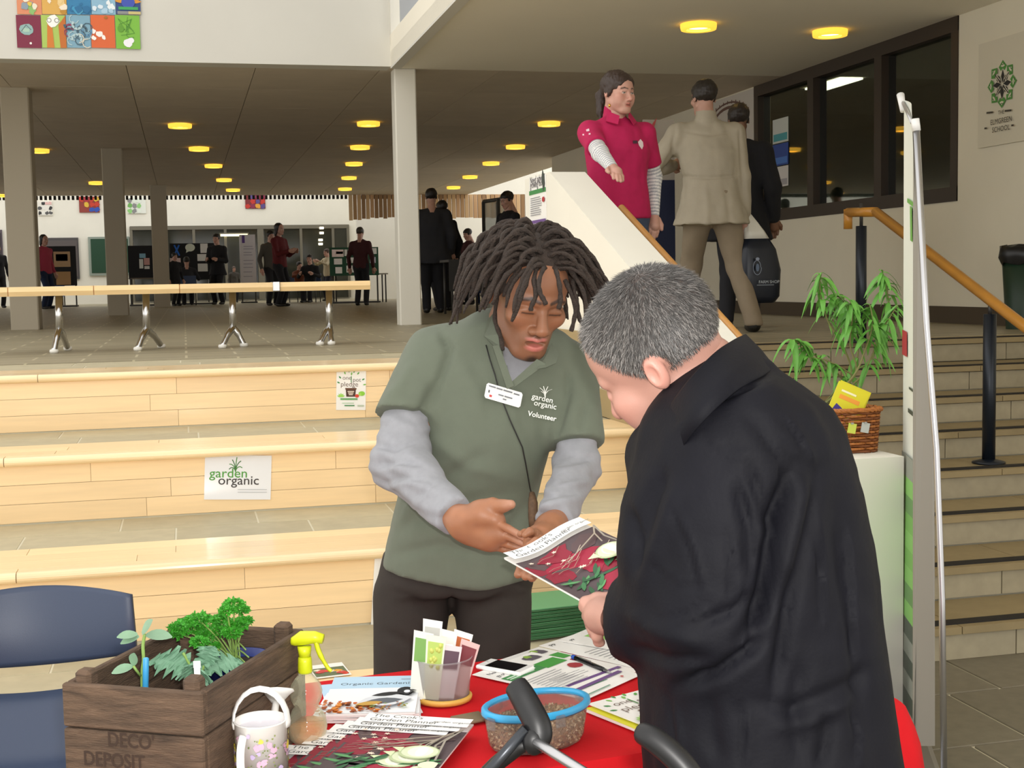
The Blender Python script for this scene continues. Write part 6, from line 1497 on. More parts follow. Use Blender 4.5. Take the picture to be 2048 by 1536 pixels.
board('black display board with two tan pictures beside the person in pink', 97, 492, 151, 572, 614, m_bl, [(108, 503, 140, 534, '#b59673'), (112, 508, 135, 522, '#8f8b86'), (113, 543, 141, 570, '#b08a5c')])
board('black display board with white notices between the middle and far pillars', 258, 491, 308, 556, 612, m_bl, [(279, 507, 291, 516, '#86b8d0'), (288, 516, 299, 530, '#cf9c94'), (279, 518, 286, 537, '#dfe2dd'), (289, 532, 299, 538, '#e8e8e4')])
t, Yb = board('black display board with blue cross, white speech bubble and notices', 342, 486, 428, 560, 609, m_bl, [(401, 487, 415, 506, '#f0f0ee'), (395, 508, 415, 522, '#eeeeec'), (396, 527, 415, 543, '#d8d8d4'), (341, 516, 361, 551, '#e6cfcf')])
s = Sheet(at_y(350, 505, Yb-.03), (1, 0, 0), (0, 0, 1), (0, -1, 0), .003); mpp = (Yb/math.cos(.2))/FPX
s.line([(-2*mpp, -6*mpp), (8*mpp, 14*mpp)], 3*mpp, '#1f6ad0'); s.line([(8*mpp, -6*mpp), (-1*mpp, 14*mpp)], 3*mpp, '#1f6ad0'); s.ell(28*mpp, 9*mpp, 9*mpp, 7.5*mpp, '#e4ecdc', 16); s.poly([(21*mpp, 4*mpp), (20*mpp, -1*mpp), (26*mpp, 2*mpp)], '#e4ecdc'); s.build(t)
t, Yb = board('white roll-up stand with purple emblem and grey text lines on the platform', 482, 469, 510, 583, 606, flat('#d9d6dc'), [(484, 471, 489, 486, '#5a3a8a')], cat='banner stand')
for k, (yy, w_) in enumerate(((492, 18), (497, 20), (504, 16), (509, 18), (520, 20), (527, 18), (534, 19), (543, 17), (552, 18))): p, q = at_y(487, yy+1.6, Yb-.03), at_y(487+w_, yy, Yb-.03); MB().box(((p.x+q.x)/2, Yb-.03, (p.z+q.z)/2), (q.x-p.x, .004, q.z-p.z)).build('text_line', flat('#a39fb0'), t)
board('dark green folding display board with white notices behind the man in maroon', 660, 494, 756, 552, 606, m_dkgreen, [(664, 499, 687, 514, '#f0dcd8'), (672, 503, 686, 508, '#d06a5a'), (689, 499, 694, 512, '#e6e6e2'), (696, 499, 701, 512, '#e6e6e2'), (668, 517, 684, 529, '#eceae6'), (693, 515, 709, 526, '#eeeeea'), (693, 531, 709, 545, '#eeeeea'), (671, 534, 684, 547, '#eceae6'), (741, 496, 753, 508, '#e6e6e2'), (740, 514, 751, 526, '#c9c9d8')])
def htable(label, x0, x1, yt, yf, mt, items=(), cloth=None, name='hall_table', dep=.6):
    g_ = at_z((x0+x1)/2, yf, PZ); Y = g_.y; a, b = at_y(x0, yt, Y), at_y(x1, yt, Y); zt_ = a.z; t = thing(name, label, 'table', ((a.x+b.x)/2, Y, PZ))
    MB().box(((a.x+b.x)/2, Y, zt_-.015), (b.x-a.x, dep, .03)).build('tabletop', mt, t)
    for xx in (a.x+.05, b.x-.05):
        for yy in (-dep/2+.05, dep/2-.05): MB().sh().tube([(xx, Y+yy, PZ), (xx, Y+yy, zt_-.03)], .016, 6).build('leg', m_leg, t)
    if cloth: MB().box(((a.x+b.x)/2, Y-dep/2-.005, zt_-.2), (b.x-a.x, .01, .4)).build('cloth_front', cloth, t)
    for i, (nm, lb, cat, ix, w_, h_, c) in enumerate(items):
        p = at_y(ix, yt, Y); it = thing(nm, lb, cat, (p.x, Y, zt_+.001)); k = w_/FPX*Y*1.03; hh_ = h_/FPX*Y*1.03
        MB().box((p.x, Y-.05, zt_+.001+hh_*.45), (k, min(k, .4), hh_*.9), Rz(.2*i), bev=.01).build('body', flat(c), it); MB().box((p.x, Y-.05, zt_+.001+hh_*.93), (k*.9, min(k, .4)*.9, hh_*.12), Rz(.2*i), bev=.004).build('top', flat('#e6e4de' if i % 2 else c), it)
    return t
htable('table with a blue cloth in front of the black picture board', 92, 130, 560, 612, flat('#3f74b8'), [('paper_stack', 'white paper bundle on the blue clothed hall table', 'papers', 104, 14, 10, '#dcdcd8'), ('paper_cup', 'white cup on the blue clothed hall table', 'cup', 96, 6, 14, '#c8c8c4'), ('tan_basket', 'tan basket at the right end of the blue clothed table', 'basket', 120, 8, 12, '#b58a55')], cloth=flat('#2f64ac'))
htable('white and blue topped table left of the middle pillar', 184, 232, 566, 606, flat('#e8e8e4'), [('blue_folder', 'blue folder lying on the white hall table', 'folder', 206, 26, 3, '#3a74c4')])
htable('dark topped table between the middle and far pillars', 258, 312, 556, 610, flat('#6d6154'))
htable('long brown topped table under the speech bubble board', 352, 420, 552, 605, flat('#5d4c40'), [('teal_box', 'teal box at the right end of the long brown hall table', 'box', 411, 20, 14, '#2f9aa8'), ('maroon_cloth', 'maroon cloth bundle on the long brown hall table', 'cloth', 392, 10, 16, '#7a2a3a')])
htable('light table under the dark green display board', 664, 772, 548, 605, flat('#b8b2a4'))
htable('table with hanging dark cloth beside the maroon seated person', 888, 968, 520, 628, flat('#3a3733'), [('red_booklet', 'red booklet lying on the dark clothed table at right', 'booklet', 955, 10, 3, '#a82a2a')], cloth=flat('#23221f'))
def bin_(label, x0, x1, y0, yf, c, lidc=None, name='waste_bin'):
    g_ = at_z((x0+x1)/2, yf, PZ); Y = g_.y; a, b = at_y(x0, y0, Y), at_y(x1, y0, Y); w_ = (b.x-a.x)/2; t = thing(name, label, 'bin', (g_.x, Y, PZ)); h_ = a.z-PZ
    MB().sh().lathe([(w_*.8, 0), (w_, h_*.94), (w_*.94, h_*.94)], 18, (g_.x, Y, PZ)).build('body', flat(c), t); MB().sh().lathe([(w_*1.04, h_*.9), (w_*1.06, h_*.97), (w_*.9, h_), (w_*.88, h_*.9), (w_*1.04, h_*.9)], 18, (g_.x, Y, PZ), cap=False).build('rim', flat(lidc or c), t); return t
bin_('dark green wheeled bin on the platform right of the man in maroon', 748, 782, 551, 597, '#1c3a2c', '#151a17')
q = at_z(778, 595, PZ); bb = thing('blue_bag', 'bright blue bag on the floor by the white column', 'bag', q); mb = MB().sh(); mb.ell(q+Vector((0, 0, .13)), (.22, .15, .13), 14, 8); mb.build('body', flat('#2f62c4'), bb); MB().sh().tube(smoothpath([q+Vector((-.08, 0, .23)), q+Vector((0, 0, .36)), q+Vector((.08, 0, .23))], 5), .012, 6).build('handle', flat('#2350a0'), bb)
# glass display cases on the right of the hall
gc = thing('glass_case', 'tall glass display case frame on the right of the hall', 'display case', at_z(985, 640, PZ))
for i, (xl, xr, yt, yb, Y) in enumerate(((968, 995, 404, 480, 19.0), (998, 1016, 398, 480, 18.4))):
    a, b = at_y(xl, yb, Y), at_y(xr, yt, Y); MB().box(((a.x+b.x)/2, Y, (PZ+b.z)/2), (b.x-a.x, .02, b.z-PZ)).build('pane', M('case_glass', '#c9d4cf', .1, alpha=.55), gc)
    for xx in (a.x, b.x): MB().box((xx, Y, (PZ+b.z)/2), (.04, .05, b.z-PZ)).build('post', flat('#2c2a26'), gc)
a, b = at_y(968, 403, 19.0), at_y(1018, 396, 18.4); MB().sh().tube([a, b], .03, 6).build('top_rail', flat('#4a4640'), gc)
# children's drawings on the bulkhead: two rows of five
AY = 12.83; ax_ = [(33, 82), (83, 132), (133, 181), (182, 230), (231, 280)]
arts = [('orange rainbow drawing, first in the upper row on the white bulkhead', '#d98a62', ['#e9e0c8', '#8ab86a', '#e0c04a', '#8a9aa8']), ('golden yellow drawing, second in the upper row on the white bulkhead', '#d8a850', ['#f0e0c8', '#e8c88a', '#b8862a']), ('deep blue drawing, third in the upper row on the white bulkhead', '#2a7aa8', ['#3a92bc', '#1f6a98', '#4a9cc0']), ('pale sky blue drawing, fourth in the upper row on the white bulkhead', '#8ab4cc', ['#d8e4ec', '#a8c8dc', '#e8eef0']), ('dark blue drawing with a yellow sunburst, fifth in the upper row on the white bulkhead', '#24407e', ['#d8a02a', '#3aa05a', '#e0602a', '#d8d8d0']),
        ('maroon drawing with a grey pebble shape, first in the lower row on the white bulkhead', '#7a1638', ['#8fb0ac', '#a8c8b4', '#6a8a98']), ('green and orange drawing with a white face shape, second in the lower row', '#a8c25a', ['#d07a2a', '#c06a24', '#f4f2ec']), ('blue and maroon swirl drawing, third in the lower row on the white bulkhead', '#7aa4b8', ['#8a3a58', '#5a88a8', '#d8d0bc', '#b0c8cc']), ('orange drawing with small white shapes, fourth in the lower row on the white bulkhead', '#d8622a', ['#f4f0ea', '#c8541f', '#e0783a']), ('lime green drawing with a white flower shape, fifth in the lower row', '#7ab83a', ['#5fa02a', '#92cc52', '#f2f0f4'])]
for i, (lab, bgc, cs) in enumerate(arts):
    x0, x1 = ax_[i % 5]; y0, y1 = ((-46, 28) if i < 5 else (30, 95+(i % 5 == 4)*2)); rn = random.Random(50+i)
    a, b = at_y(x0+1.5, y1, AY), at_y(x1-1.5, y0+1, AY); W, H = b.x-a.x, b.z-a.z; t = thing('drawing', lab, 'drawing', ((a.x+b.x)/2, AY, a.z), "children's drawings on the bulkhead")
    MB().box(((a.x+b.x)/2, AY+.006, (a.z+b.z)/2), (W, .006, H)).build('sheet', flat(bgc, .5), t); s = Sheet((a.x, AY+.002, a.z), (1, 0, 0), (0, 0, 1), (0, -1, 0), .0016)
    if i == 5: s.blob(W*.42, H*.56, W*.3, cs[0], rn, sy=.8, j=.12); s.blob(W*.4, H*.54, W*.16, cs[1], rn, sy=.6); s.ell(W*.56, H*.14, W*.05, W*.05, '#eceae4'); s.line([(W*.2, H*.5), (W*.4, H*.7), (W*.6, H*.55)], .004, '#39434a')
    elif i == 6: s.poly([(W*.2, 0), (W*.5, 0), (W*.45, H*.6), (W*.25, H*.75)], cs[0]); s.poly([(W*.75, 0), (W, 0), (W, H), (W*.7, H*.7)], cs[1]); s.blob(W*.48, H*.82, W*.26, cs[2], rn, j=.12); s.ell(W*.33, H*.84, W*.1, W*.1, '#8a8a80'); s.ell(W*.33, H*.84, W*.07, W*.07, '#f4f2ec'); s.ell(W*.64, H*.84, W*.1, W*.1, '#8a8a80'); s.ell(W*.64, H*.84, W*.07, W*.07, '#f4f2ec')
    elif i == 8: s.blob(W*.35, H*.42, W*.13, cs[0], rn); s.blob(W*.52, H*.32, W*.1, cs[0], rn); s.blob(W*.1, H*.5, W*.1, cs[0], rn); s.blob(W*.1, H*.3, W*.09, cs[0], rn); s.ell(W*.64, H*.93, W*.08, W*.06, '#a86a1a')
    elif i == 9: s.blob(W*.5, H*.18, W*.18, cs[2], rn, j=.15); s.blob(W*.62, H*.25, W*.13, cs[2], rn, j=.1); [s.line([(W*rn.uniform(.1, .9), H*rn.uniform(.3, .95)) for _ in range(4)], .004, '#4a8a2a') for _ in range(5)]; s.ell(W*.22, H*.6, W*.13, W*.15, '#5f9a2a')
    elif i == 4: [s.leaf(W*.5, H*.35, W*.55, W*.16, a_, '#d8922a') for a_ in [PI*k/7 for k in range(8)]]; s.ell(W*.5, H*.32, W*.28, H*.16, '#3a4fae'); s.rect(W*.1, H*.12, W*.9, H*.2, '#3aa05a'); s.rect(W*.05, 0, W*.5, H*.08, '#8a8a8a'); s.rect(W*.5, 0, W, H*.08, '#c8b87a')
    elif i == 7:
        for k in range(16): x, y = rn.uniform(.1, .9)*W, rn.uniform(.1, .9)*H; s.line([(x+W*.2*math.cos(q*.8+k), y+H*.14*math.sin(q*.8+k)) for q in range(6)], .008 if k % 3 else .02, rn.choice(cs+['#3f5a68']))
    else:
        for k in range(10): s.blob(rn.uniform(.1, .9)*W, rn.uniform(.08, .6)*H, W*rn.uniform(.06, .17), rn.choice(cs), rn)
    s.build(t)
# ================================================================ POSTERS, RAILS, STAIR SIDE, CHAIR
def yposter(name, label, x0, y0, x1, y1, Y, draw, cat='poster', th=.002, mt=None, skew=0):
    a, b, c = at_y(x0, y1, Y), at_y(x1, y1, Y), at_y(x0, y0, Y); W, H = (b-a).length, (c-a).length; t = thing(name, label, cat, a+(b-a)/2)
    ux = (b-a).normalized(); uy = Vector((-ux.z, 0, ux.x)); MB().prism([a, b, b+uy*H, a+uy*H], (0, -th, 0)).build('sheet', mt or m_gloss, t)
    s = Sheet(a+Vector((0, -th, 0)), ux, uy, (0, -1, 0)); draw(s, W, H); s.build(t); return t
yposter('poster', 'one pot pledge poster with a brown pot on the top wooden riser', 672, 741, 731, 820, 6.997, lambda s, W, H: pledge(s, W, H))
def go_logo(s, W, H):
    for i, a_ in enumerate((-1.25, -.8, -.35, .1, .55, 1.1)):
        L = H*[.2, .26, .3, .34, .3, .22][i]; pts = [(W*.46+math.sin(a_*(k/5)**1.1)*L*(k/5)*.75, H*.62+math.cos(a_*(k/5)**1.6)*L*(k/5)) for k in range(6)]; s.line(pts, W*.013, '#4a8a3a' if i % 2 else '#2f6a30')
    s.text('garden', W*.07, H*.5, W*.2, '#4f9a3c', bold=.004, sx=1.05); s.text('organic', W*.2, H*.34, W*.2, '#3f3a3a', bold=.004, sx=1.05)
    s.rect(W*.5, H*.22, W*.94, H*.235, '#b9bcc0'); s.rect(W*.5, H*.16, W*.94, H*.175, '#b9bcc0')
yposter('poster', 'glossy white garden organic logo sign on the second wooden riser', 408, 910, 541, 999, 5.977, go_logo, cat='sign', mt=M('laminated_paper', '#eceef2', .12, coat=.5))
yposter('poster', 'plain white poster on the third riser half hidden behind the green shirted man', 741, 1116, 800, 1262, 4.957, lambda s, W, H: (s.rect(W*.55, H*.3, W*.9, H*.7, '#e0e6d8'), s.rect(W*.6, H*.1, W*.9, H*.14, '#c8ccc8')))
# advice poster on the parapet side
def xsheet(name, label, X, x0, y0, x1, y1, draw, cat='poster', mt=None, th=.003):
    """on a wall facing -X: image-right is towards the camera"""
    a, b, c = at_x(x0, y1, X), at_x(x1, y1, X), at_x(x0, y0, X); W, H = a.y-b.y, c.z-a.z; z0 = .5*(a.z+b.z) if False else a.z
    t = thing(name, label, cat, (X, (a.y+b.y)/2, z0)); MB().box((X-th/2, (a.y+b.y)/2, z0+H/2), (th, W, H)).build('sheet', mt or m_paper, t)
    s = Sheet((X-th, a.y, z0), (0, -1, 0), (0, 0, 1), (-1, 0, 0), .0012); draw(s, W, H); s.build(t); return t
def advice(s, W, H):
    rn = random.Random(4); s.text('Need advice', W*.06, H*.88, W*.17, '#4a4450'); s.text('growing food?', W*.06, H*.79, W*.15, '#4a4450'); s.rect(0, H*.65, W, H*.74, '#3f8a4a'); s.blob(W*.87, H*.9, W*.09, '#3a4440', rn, sy=1.6)
    textlines(s, W*.08, H*.58, W*.7, 9, H*.045, H*.016, '#8a8a92', rn); s.ell(W*.88, H*.5, W*.08, H*.055, '#b02f38'); s.rect(0, H*.03, W, H*.1, '#6a4a8a')
xsheet('poster', 'need advice growing food poster on the end of the white parapet', 2.119, 1061, 358, 1094, 452, advice)
# school sign
def school(s, W, H):
    a = at_x(2006, 168, WX-.02); cx, cz = s.o.y-a.y, a.z-s.o.z; R_ = (at_x(2006, 120, WX).z-at_x(2006, 216, WX).z)/2
    pol = lambda r, an: (cx+r*math.sin(an), cz+r*math.cos(an))
    for k in range(8):
        an = k*PI/4; q = PI/8
        s.poly([pol(R_*.05, an), pol(R_*.36, an-q*.86), pol(R_*.62, an), pol(R_*.36, an+q*.86)], '#1d1f1e')
        if k % 2:
            for j in (-.17, .17): s.line([pol(R_*.2, an+j*1.6), pol(R_*.54, an+j*.4)], R_*.035, '#d9d2bd')
        s.poly([pol(R_, an), pol(R_*.78, an-q*.95), pol(R_*.56, an-q*.55), pol(R_*.66, an), pol(R_*.56, an+q*.55), pol(R_*.78, an+q*.95)], '#4f8f3f')
        s.poly([pol(R_*.88, an), pol(R_*.76, an-q*.5), pol(R_*.70, an), pol(R_*.76, an+q*.5)], '#d9d2bd'); s.line([pol(R_*.86, an-q*.35), pol(R_*.8, an), pol(R_*.86, an+q*.35)], R_*.035, '#3a6a30')
    mpz = R_/48
    for t_, y, sz in (('THE', 228, 11), ('ELMGREEN', 246, 15), ('SCHOOL', 262, 15)): q = at_x(2006, y, WX-.02); s.text(t_, cx, q.z-s.o.z, sz*mpz, '#3f3a30', 'c', sx=1.0)
    for x0, x1, y in ((1981, 1994, 226), (2018, 2031, 222), (1977, 1982, 257), (2031, 2036, 251)): a, b = at_x(x0, y, WX), at_x(x1, y, WX); s.line([(s.o.y-a.y, a.z-s.o.z), (s.o.y-b.y, (a.z+b.z)/2-s.o.z)], .014, '#3f3a30')
xsheet('school_sign', 'cream school sign with a green and black star emblem on the right wall', WX-.002, 1960, 90, 2090, 297, school, 'sign', M('sign_board', '#d8d1bc', .6), .02)
# notices on the window glass
for i, (y0, y1, c1, c2, lab) in enumerate(((241, 289, '#cfd3cc', '#4aa0a8', 'top white and teal notice stuck on the left window pane'), (291, 334, '#2a4a98', '#4a7ac8', 'blue notice stuck on the left window pane'), (336, 376, '#d8d4d0', '#a8a4a8', 'lowest white notice stuck on the left window pane'))):
    xsheet('window_notice', lab, WX+.06, 1546, y0, 1577, y1, lambda s, W, H: s.rect(W*.06, H*.08, W*.94, H*.38, c2), 'notice', flat(c1))
# cloth banner on the wall beyond the windows
def archban(s, W, H):
    for r_, wd in ((.38, .02), (.3, .035)): s.line([(W*.5+W*r_*math.cos(a_)*1.1, H*.45+H*r_*1.15*math.sin(a_)) for a_ in [PI*k/12 for k in range(1, 12)]], wd, '#6a4a40')
    for k in range(14): a_ = PI*(k+1.5)/17; p = (W*.5-W*.46*math.cos(a_), H*.45+H*.44*math.sin(a_)); s.rect(p[0]-.012, p[1]-.02, p[0]+.012, p[1]+.02, '#6a4a40')
xsheet('wall_banner', 'white cloth banner with brown arched lettering on the wall left of the windows', WX-.004, 1410, 210, 1508, 310, archban, 'banner', flat('#cfc8be'))
# wooden rail on the parapet
r_a, r_b = at_x(1243, 416, 2.40), at_x(1478, 676, 2.40)
pr = thing('handrail', 'slanting pale wood handrail along the white parapet', 'handrail', r_b)
MB().sh().tube([r_a, r_b, r_b+(r_b-r_a)*.55], .021, 12).build('rail', M('rail_beech', '#d29a55', .35, var=.08, vscale=10), pr)
for k in (.12, .6, 1.1, 1.45): p = r_a+(r_b-r_a)*k; MB().sh().tube([p, p+Vector((-.05, 0, -.03)), Vector((2.338, p.y, p.z-.05))], .008, 6).build('bracket', m_leg, pr)
# stair handrail with dark posts
HX = 4.08
hr = thing('handrail', 'honey coloured wooden stair handrail on dark round posts at right', 'handrail', at_x(1722, 683, HX))
m_honey = M('honey_oak', '#b9802f', .3, var=.1, vscale=8); m_navy = M('navy_steel', '#1b222c', .35, .3)
P = [at_x(1696, 458, HX), at_x(1696, 425, HX), at_x(1752, 424, HX), at_x(1813, 472, HX)]; d = at_x(2048, 652, HX)
dirv = (d-P[2]).normalized(); rl = MB(); 
def rail_box(a, b, r): rl.tube([a, b], r, 12)
rl.sh(); rail_box(P[0], P[1]+Vector((0, 0, .02)), .027); rail_box(P[1], P[2], .029); rail_box(P[2]-dirv*.01, P[2]+dirv*3.4, .029); rl.build('rail', m_honey, hr)
for (bx, by, tx, ty, zb) in ((1722, 683, 1722, 452, None), (1977, 935, 1983, 628, None)):
    b = at_x(bx, by, HX); zb = PZ if by < 700 else .145*4; tpz = at_y(tx, ty, b.y).z; b.z = zb; mb = MB().sh(); mb.tube([b, Vector((b.x, b.y, tpz))], .0335, 14); p_ = mb.build('post', m_navy, hr)
    MB().sh().lathe([(.085, 0), (.085, .008), (.05, .018), (.034, .022)], 18, b).build('base_plate', m_navy, p_); MB().sh().tube([(b.x, b.y, tpz), (b.x, b.y, tpz+(.14 if by < 700 else .05))], .011, 8).build('pin', m_leg, p_)
# green bin with black liner
g_ = at_x(2050, 650, 5.98); g_.z = PZ; bq_ = thing('waste_bin', 'dark green litter bin with a black liner at the right wall', 'bin', g_); w_ = .17; h_ = at_y(2048, 500, g_.y).z-PZ
MB().sh().lathe([(w_*.78, 0), (w_, h_), (w_*.95, h_), (w_*.9, h_*.9)], 20, g_, cap=False).build('body', flat('#16301f', .45), bq_); mb = MB().sh(); mb.lathe([(w_*1.02, h_-.1), (w_*1.12, h_-.04), (w_*1.1, h_+.02), (w_*.85, h_+.03), (w_*.8, h_-.05)], 20, g_, cap=False); mb.v = [(x+.012*math.sin(y*90), y+.012*math.sin(x*80+z*60), z+.014*math.sin(x*70+y*50)) for x, y, z in mb.v]; mb.build('liner', M('black_liner', '#0c0c0e', .35), bq_)

# ---- basket, booklets and tall plant on the parapet end
PT = .97
bk0 = at_z(1746, 905, PT); bk0 = Vector((2.235, 4.17, PT)); bw, bd, bhh = .095, .075, .15
ba = thing('wicker_basket', 'small brown wicker basket on the end of the white parapet', 'basket', bk0); m_wick = M('wicker', '#a8662e', .5, var=.35, vscale=120); m_wick2 = M('wicker_dark', '#7a4520', .6)
def bper(t, k, off=0):
    a = 2*PI*t; sx = abs(math.cos(a))**.5*(1 if math.cos(a) > 0 else -1); sy = abs(math.sin(a))**.5*(1 if math.sin(a) > 0 else -1); f = .9+.1*k; return Vector(((bw*f+off)*sx, (bd*f+off)*sy, 0))
NS = 30
for j in range(15):
    z = .006+j*.0095; mb = MB().sh(); pts = [bk0+bper(i/(2*NS), z/bhh, .0035*(1 if (i//2+j) % 2 else -1))+Vector((0, 0, z)) for i in range(2*NS+1)]; mb.tube(pts, .0047, 5, cap=False); mb.build('weave', m_wick if j % 2 else m_wick2, ba)
mb = MB().sh()
for i in range(NS): mb.tube([bk0+bper(i/NS, 0), bk0+bper(i/NS, 1)+Vector((0, 0, bhh))], .003, 5)
mb.build('stakes', m_wick2, ba)
mb = MB().sh()
for q in range(3): mb.tube([bk0+bper(i/60, 1.05, .004+.005*math.sin(i*1.3+q*2.1))+Vector((0, 0, bhh+.004*math.cos(i*1.3+q*2.1))) for i in range(61)], .0055, 6, cap=False)
mb.build('rim', m_wick, ba); MB().box(bk0+Vector((0, 0, .004)), (bw*1.5, bd*1.5, .006)).build('base', m_wick2, ba)
for i, (dx, dy, rz_) in enumerate(((-.02, -.012, .25), (.0, .012, .18))):
    t = thing('yellow_booklet', ['front yellow booklet with purple and pink shapes tilted in the wicker basket', 'rear plain yellow booklet tilted in the wicker basket'][i], 'booklet', bk0+Vector((dx, dy, .05)))
    R_ = Rz(-.25) @ Ry(.42) @ Rx(-.12); c = bk0+Vector((dx, dy, .145)); MB().box(c, (.115, .006, .175), R_).build('pages', flat('#ddd426', .35), t)
    s = Sheet(c+R_ @ Vector((-.0575, -.003, -.0875)), R_ @ Vector((1, 0, 0)), R_ @ Vector((0, 0, 1)), R_ @ Vector((0, -1, 0))); s.poly([(.0, .03), (.05, .02), (.045, .09), (.02, .1)], '#3f2f86'); s.poly([(.045, .02), (.07, .03), (.06, .075)], '#d0307a'); s.rect(.02, .12, .095, .135, '#f0a038'); s.rect(.02, .145, .075, .152, '#f4f0c8'); s.rect(.075, .05, .1, .09, '#e8e4b0'); s.build(t)
for i, c in enumerate(('#c9d456', '#b8bcb8')): 
    p = bk0+Vector((-.03+.05*i, -bd-.007, .09)); t = thing('tag_card', ['small yellow green card clipped on the basket front', 'small grey card clipped on the basket front'][i], 'card', p-Vector((0, 0, .016))); MB().box(p, (.03, .003, .034), Ry(.2)).build('card', flat(c), t); MB().box(p+Vector((0, -.001, .017)), (.01, .005, .006)).build('clip', m_steel, t)
pot = Vector((2.22, 4.36, PT)); tp_ = thing('potted_plant', 'tall drooping leafy green plant in a blue pot behind the wicker basket', 'potted plant', pot)
MB().sh().lathe([(.055, 0), (.07, .13), (.074, .13), (.074, .145), (.066, .145), (.064, .125), (.001, .125)], 22, pot).build('pot', M('blue_plastic_pot', '#3a78b8', .35), tp_)
MB().sh().lathe([(.066, .126), (.001, .13)], 18, pot, cap=False).build('soil', m_soil, tp_)
m_tl = M('fresh_drooping_leaf', '#5e9c3c', .5, var=.2, vscale=25); m_ts = M('plant_stem_brown', '#7a7a48', .7); rn = random.Random(77)
PY = pot.y; c0_ = pot+Vector((0, 0, .13))
stems = [[(1700, 760), (1690, 700), (1655, 640), (1640, 580), (1643, 545)], [(1705, 740), (1715, 680), (1690, 610), (1672, 590)], [(1720, 760), (1755, 690), (1778, 630), (1772, 570), (1765, 545)], [(1690, 770), (1640, 720), (1605, 690), (1585, 680)], [(1710, 750), (1700, 690), (1705, 630), (1700, 600)], [(1715, 760), (1740, 720), (1765, 660), (1795, 610)], [(1700, 760), (1690, 740), (1650, 720), (1620, 715)], [(1705, 755), (1730, 700), (1745, 650), (1740, 610)]]
for si, st in enumerate(stems):
    Yo = PY+rn.uniform(-.1, .1); P = smoothpath([c0_]+[at_y(x, y, Yo) for x, y in st], 5); MB().sh().tube(P, [.0045*(1-.6*i/len(P)) for i in range(len(P))], 6).build('stem', m_ts, tp_)
    n = len(P); 
    for i in range(n):
        if i < n*.55: 
            if rn.random() > .12: continue
        for q in range(3):
            d = Vector((rn.uniform(-1, 1), rn.uniform(-1, 1)*.7, rn.uniform(-.6, .5))); lf = MB().sh(); L = rn.uniform(.045, .085); leaf_blade(lf, P[i], d, L, L*.27, (0, -.3, 1), .25, rn.uniform(.5, 1.5), 6); lf.build('leaf', m_tl, tp_)
# white plastic spoon by the booklets
# ---- roll-up banner seen edge on
rb0 = at_z(1850, 1530, 0); rb0.z = 0
ru = thing('roll_up_banner', 'white roll-up banner seen nearly edge on with a silver pole', 'banner stand', rb0)
def JV(x, y, t): return Vector(J(x, y, t))
Wf = [(1808, 205, 4.62), (1823, 212, 4.05), (1834, 600, 4.05), (1836, 925, 4.05), (1828, 1480, 4.05), (1803, 1470, 4.62), (1813, 925, 4.62)]
mb = MB(); q_ = [JV(1808, 200, 4.62), JV(1823, 208, 4.05), JV(1829, 1490, 4.05), JV(1804, 1440, 4.62)]; nsg = 24
mb.sh().grid(lambda u, v: q_[0].lerp(q_[3], v).lerp(q_[1].lerp(q_[2], v), u)+_r*(.02*math.sin(PI*v)*u+.006*math.sin(PI*u)), 6, nsg); mb.build('printed_sheet', flat('#e6eadf', .5), ru)
s = MB(); mts = [flat('#5a8a4a'), flat('#7ab85a'), flat('#8a8f86'), flat('#3f4a40'), flat('#b02a3a'), flat('#6aa84a')]
def onb(u, v, o=.004): return q_[0].lerp(q_[3], v).lerp(q_[1].lerp(q_[2], v), u)+_r*(.02*math.sin(PI*v)*u+.006*math.sin(PI*u))-_r*o-_f*o*.3
def bq2(u0, v0, u1, v1, m_): s.m = m_; s.poly([onb(u0, v0), onb(u1, v0), onb(u1, v1), onb(u0, v1)])
bq2(0, .565, 1, .60, 2); rn = random.Random(2)
for k in range(14): v = .60+k*.028; bq2(0, v, 1, v+.028, [1, 0, 5, 1, 5, 1, 0, 1, 3, 2, 3, 2, 3, 2][k])
bq2(.3, .155, .9, .162, 5); bq2(.5, .165, .7, .22, 5); bq2(.0, .37, .25, .41, 4); bq2(.3, .49, .7, .497, 3); bq2(.35, .455, .6, .459, 3)
s.build('print', mts, ru)
g1 = [JV(1826, 236, 4.02), JV(1839, 242, 3.95), JV(1869, 945, 3.9), JV(1868, 1492, 3.88), JV(1822, 1492, 4.02)]
mb = MB(); mb.prism([JV(1827, 236, 4.06), JV(1839, 242, 4.02), JV(1860, 650, 4.0), JV(1869, 945, 3.99), JV(1870, 1492, 3.98), JV(1826, 1492, 4.06)], _f*.004); mb.build('grey_backing', flat('#8c887e', .7), ru)
pl = MB().sh(); pl.tube([JV(1832, 250, 3.93), JV(1852, 640, 3.91), JV(1873, 900, 3.90), JV(1884, 1200, 3.88), JV(1888, 1540, 3.87)], .0095, 12); pl.build('pole', m_steel, ru)
MB().sh().tube([JV(1830, 238, 3.93), JV(1833, 262, 3.93)], .0125, 12).build('pole_cap', flat('#d9d9d6'), ru)
MB().sh().tube([JV(1801, 190, 4.64), JV(1806, 222, 4.6)], [.014, .01], 10).build('top_clip', flat('#d9d9d6'), ru); MB().sh().tube([JV(1806, 205, 4.6), JV(1824, 245, 4.0)], .006, 6).build('top_bar', m_steel, ru)
cs0, cs1 = at_z(1822, 1520, .0), at_z(1895, 1560, 0); a, b = Vector((JV(1805, 1440, 4.62).x, JV(1805, 1440, 4.62).y, .05)), Vector((JV(1860, 1500, 3.85).x, JV(1860, 1500, 3.85).y, .05)); dd = (b-a); MB().box((a+b)/2, (dd.length, .1, .1), Rz(math.atan2(dd.y, dd.x)), bev=.02).build('cassette', m_steel, ru)
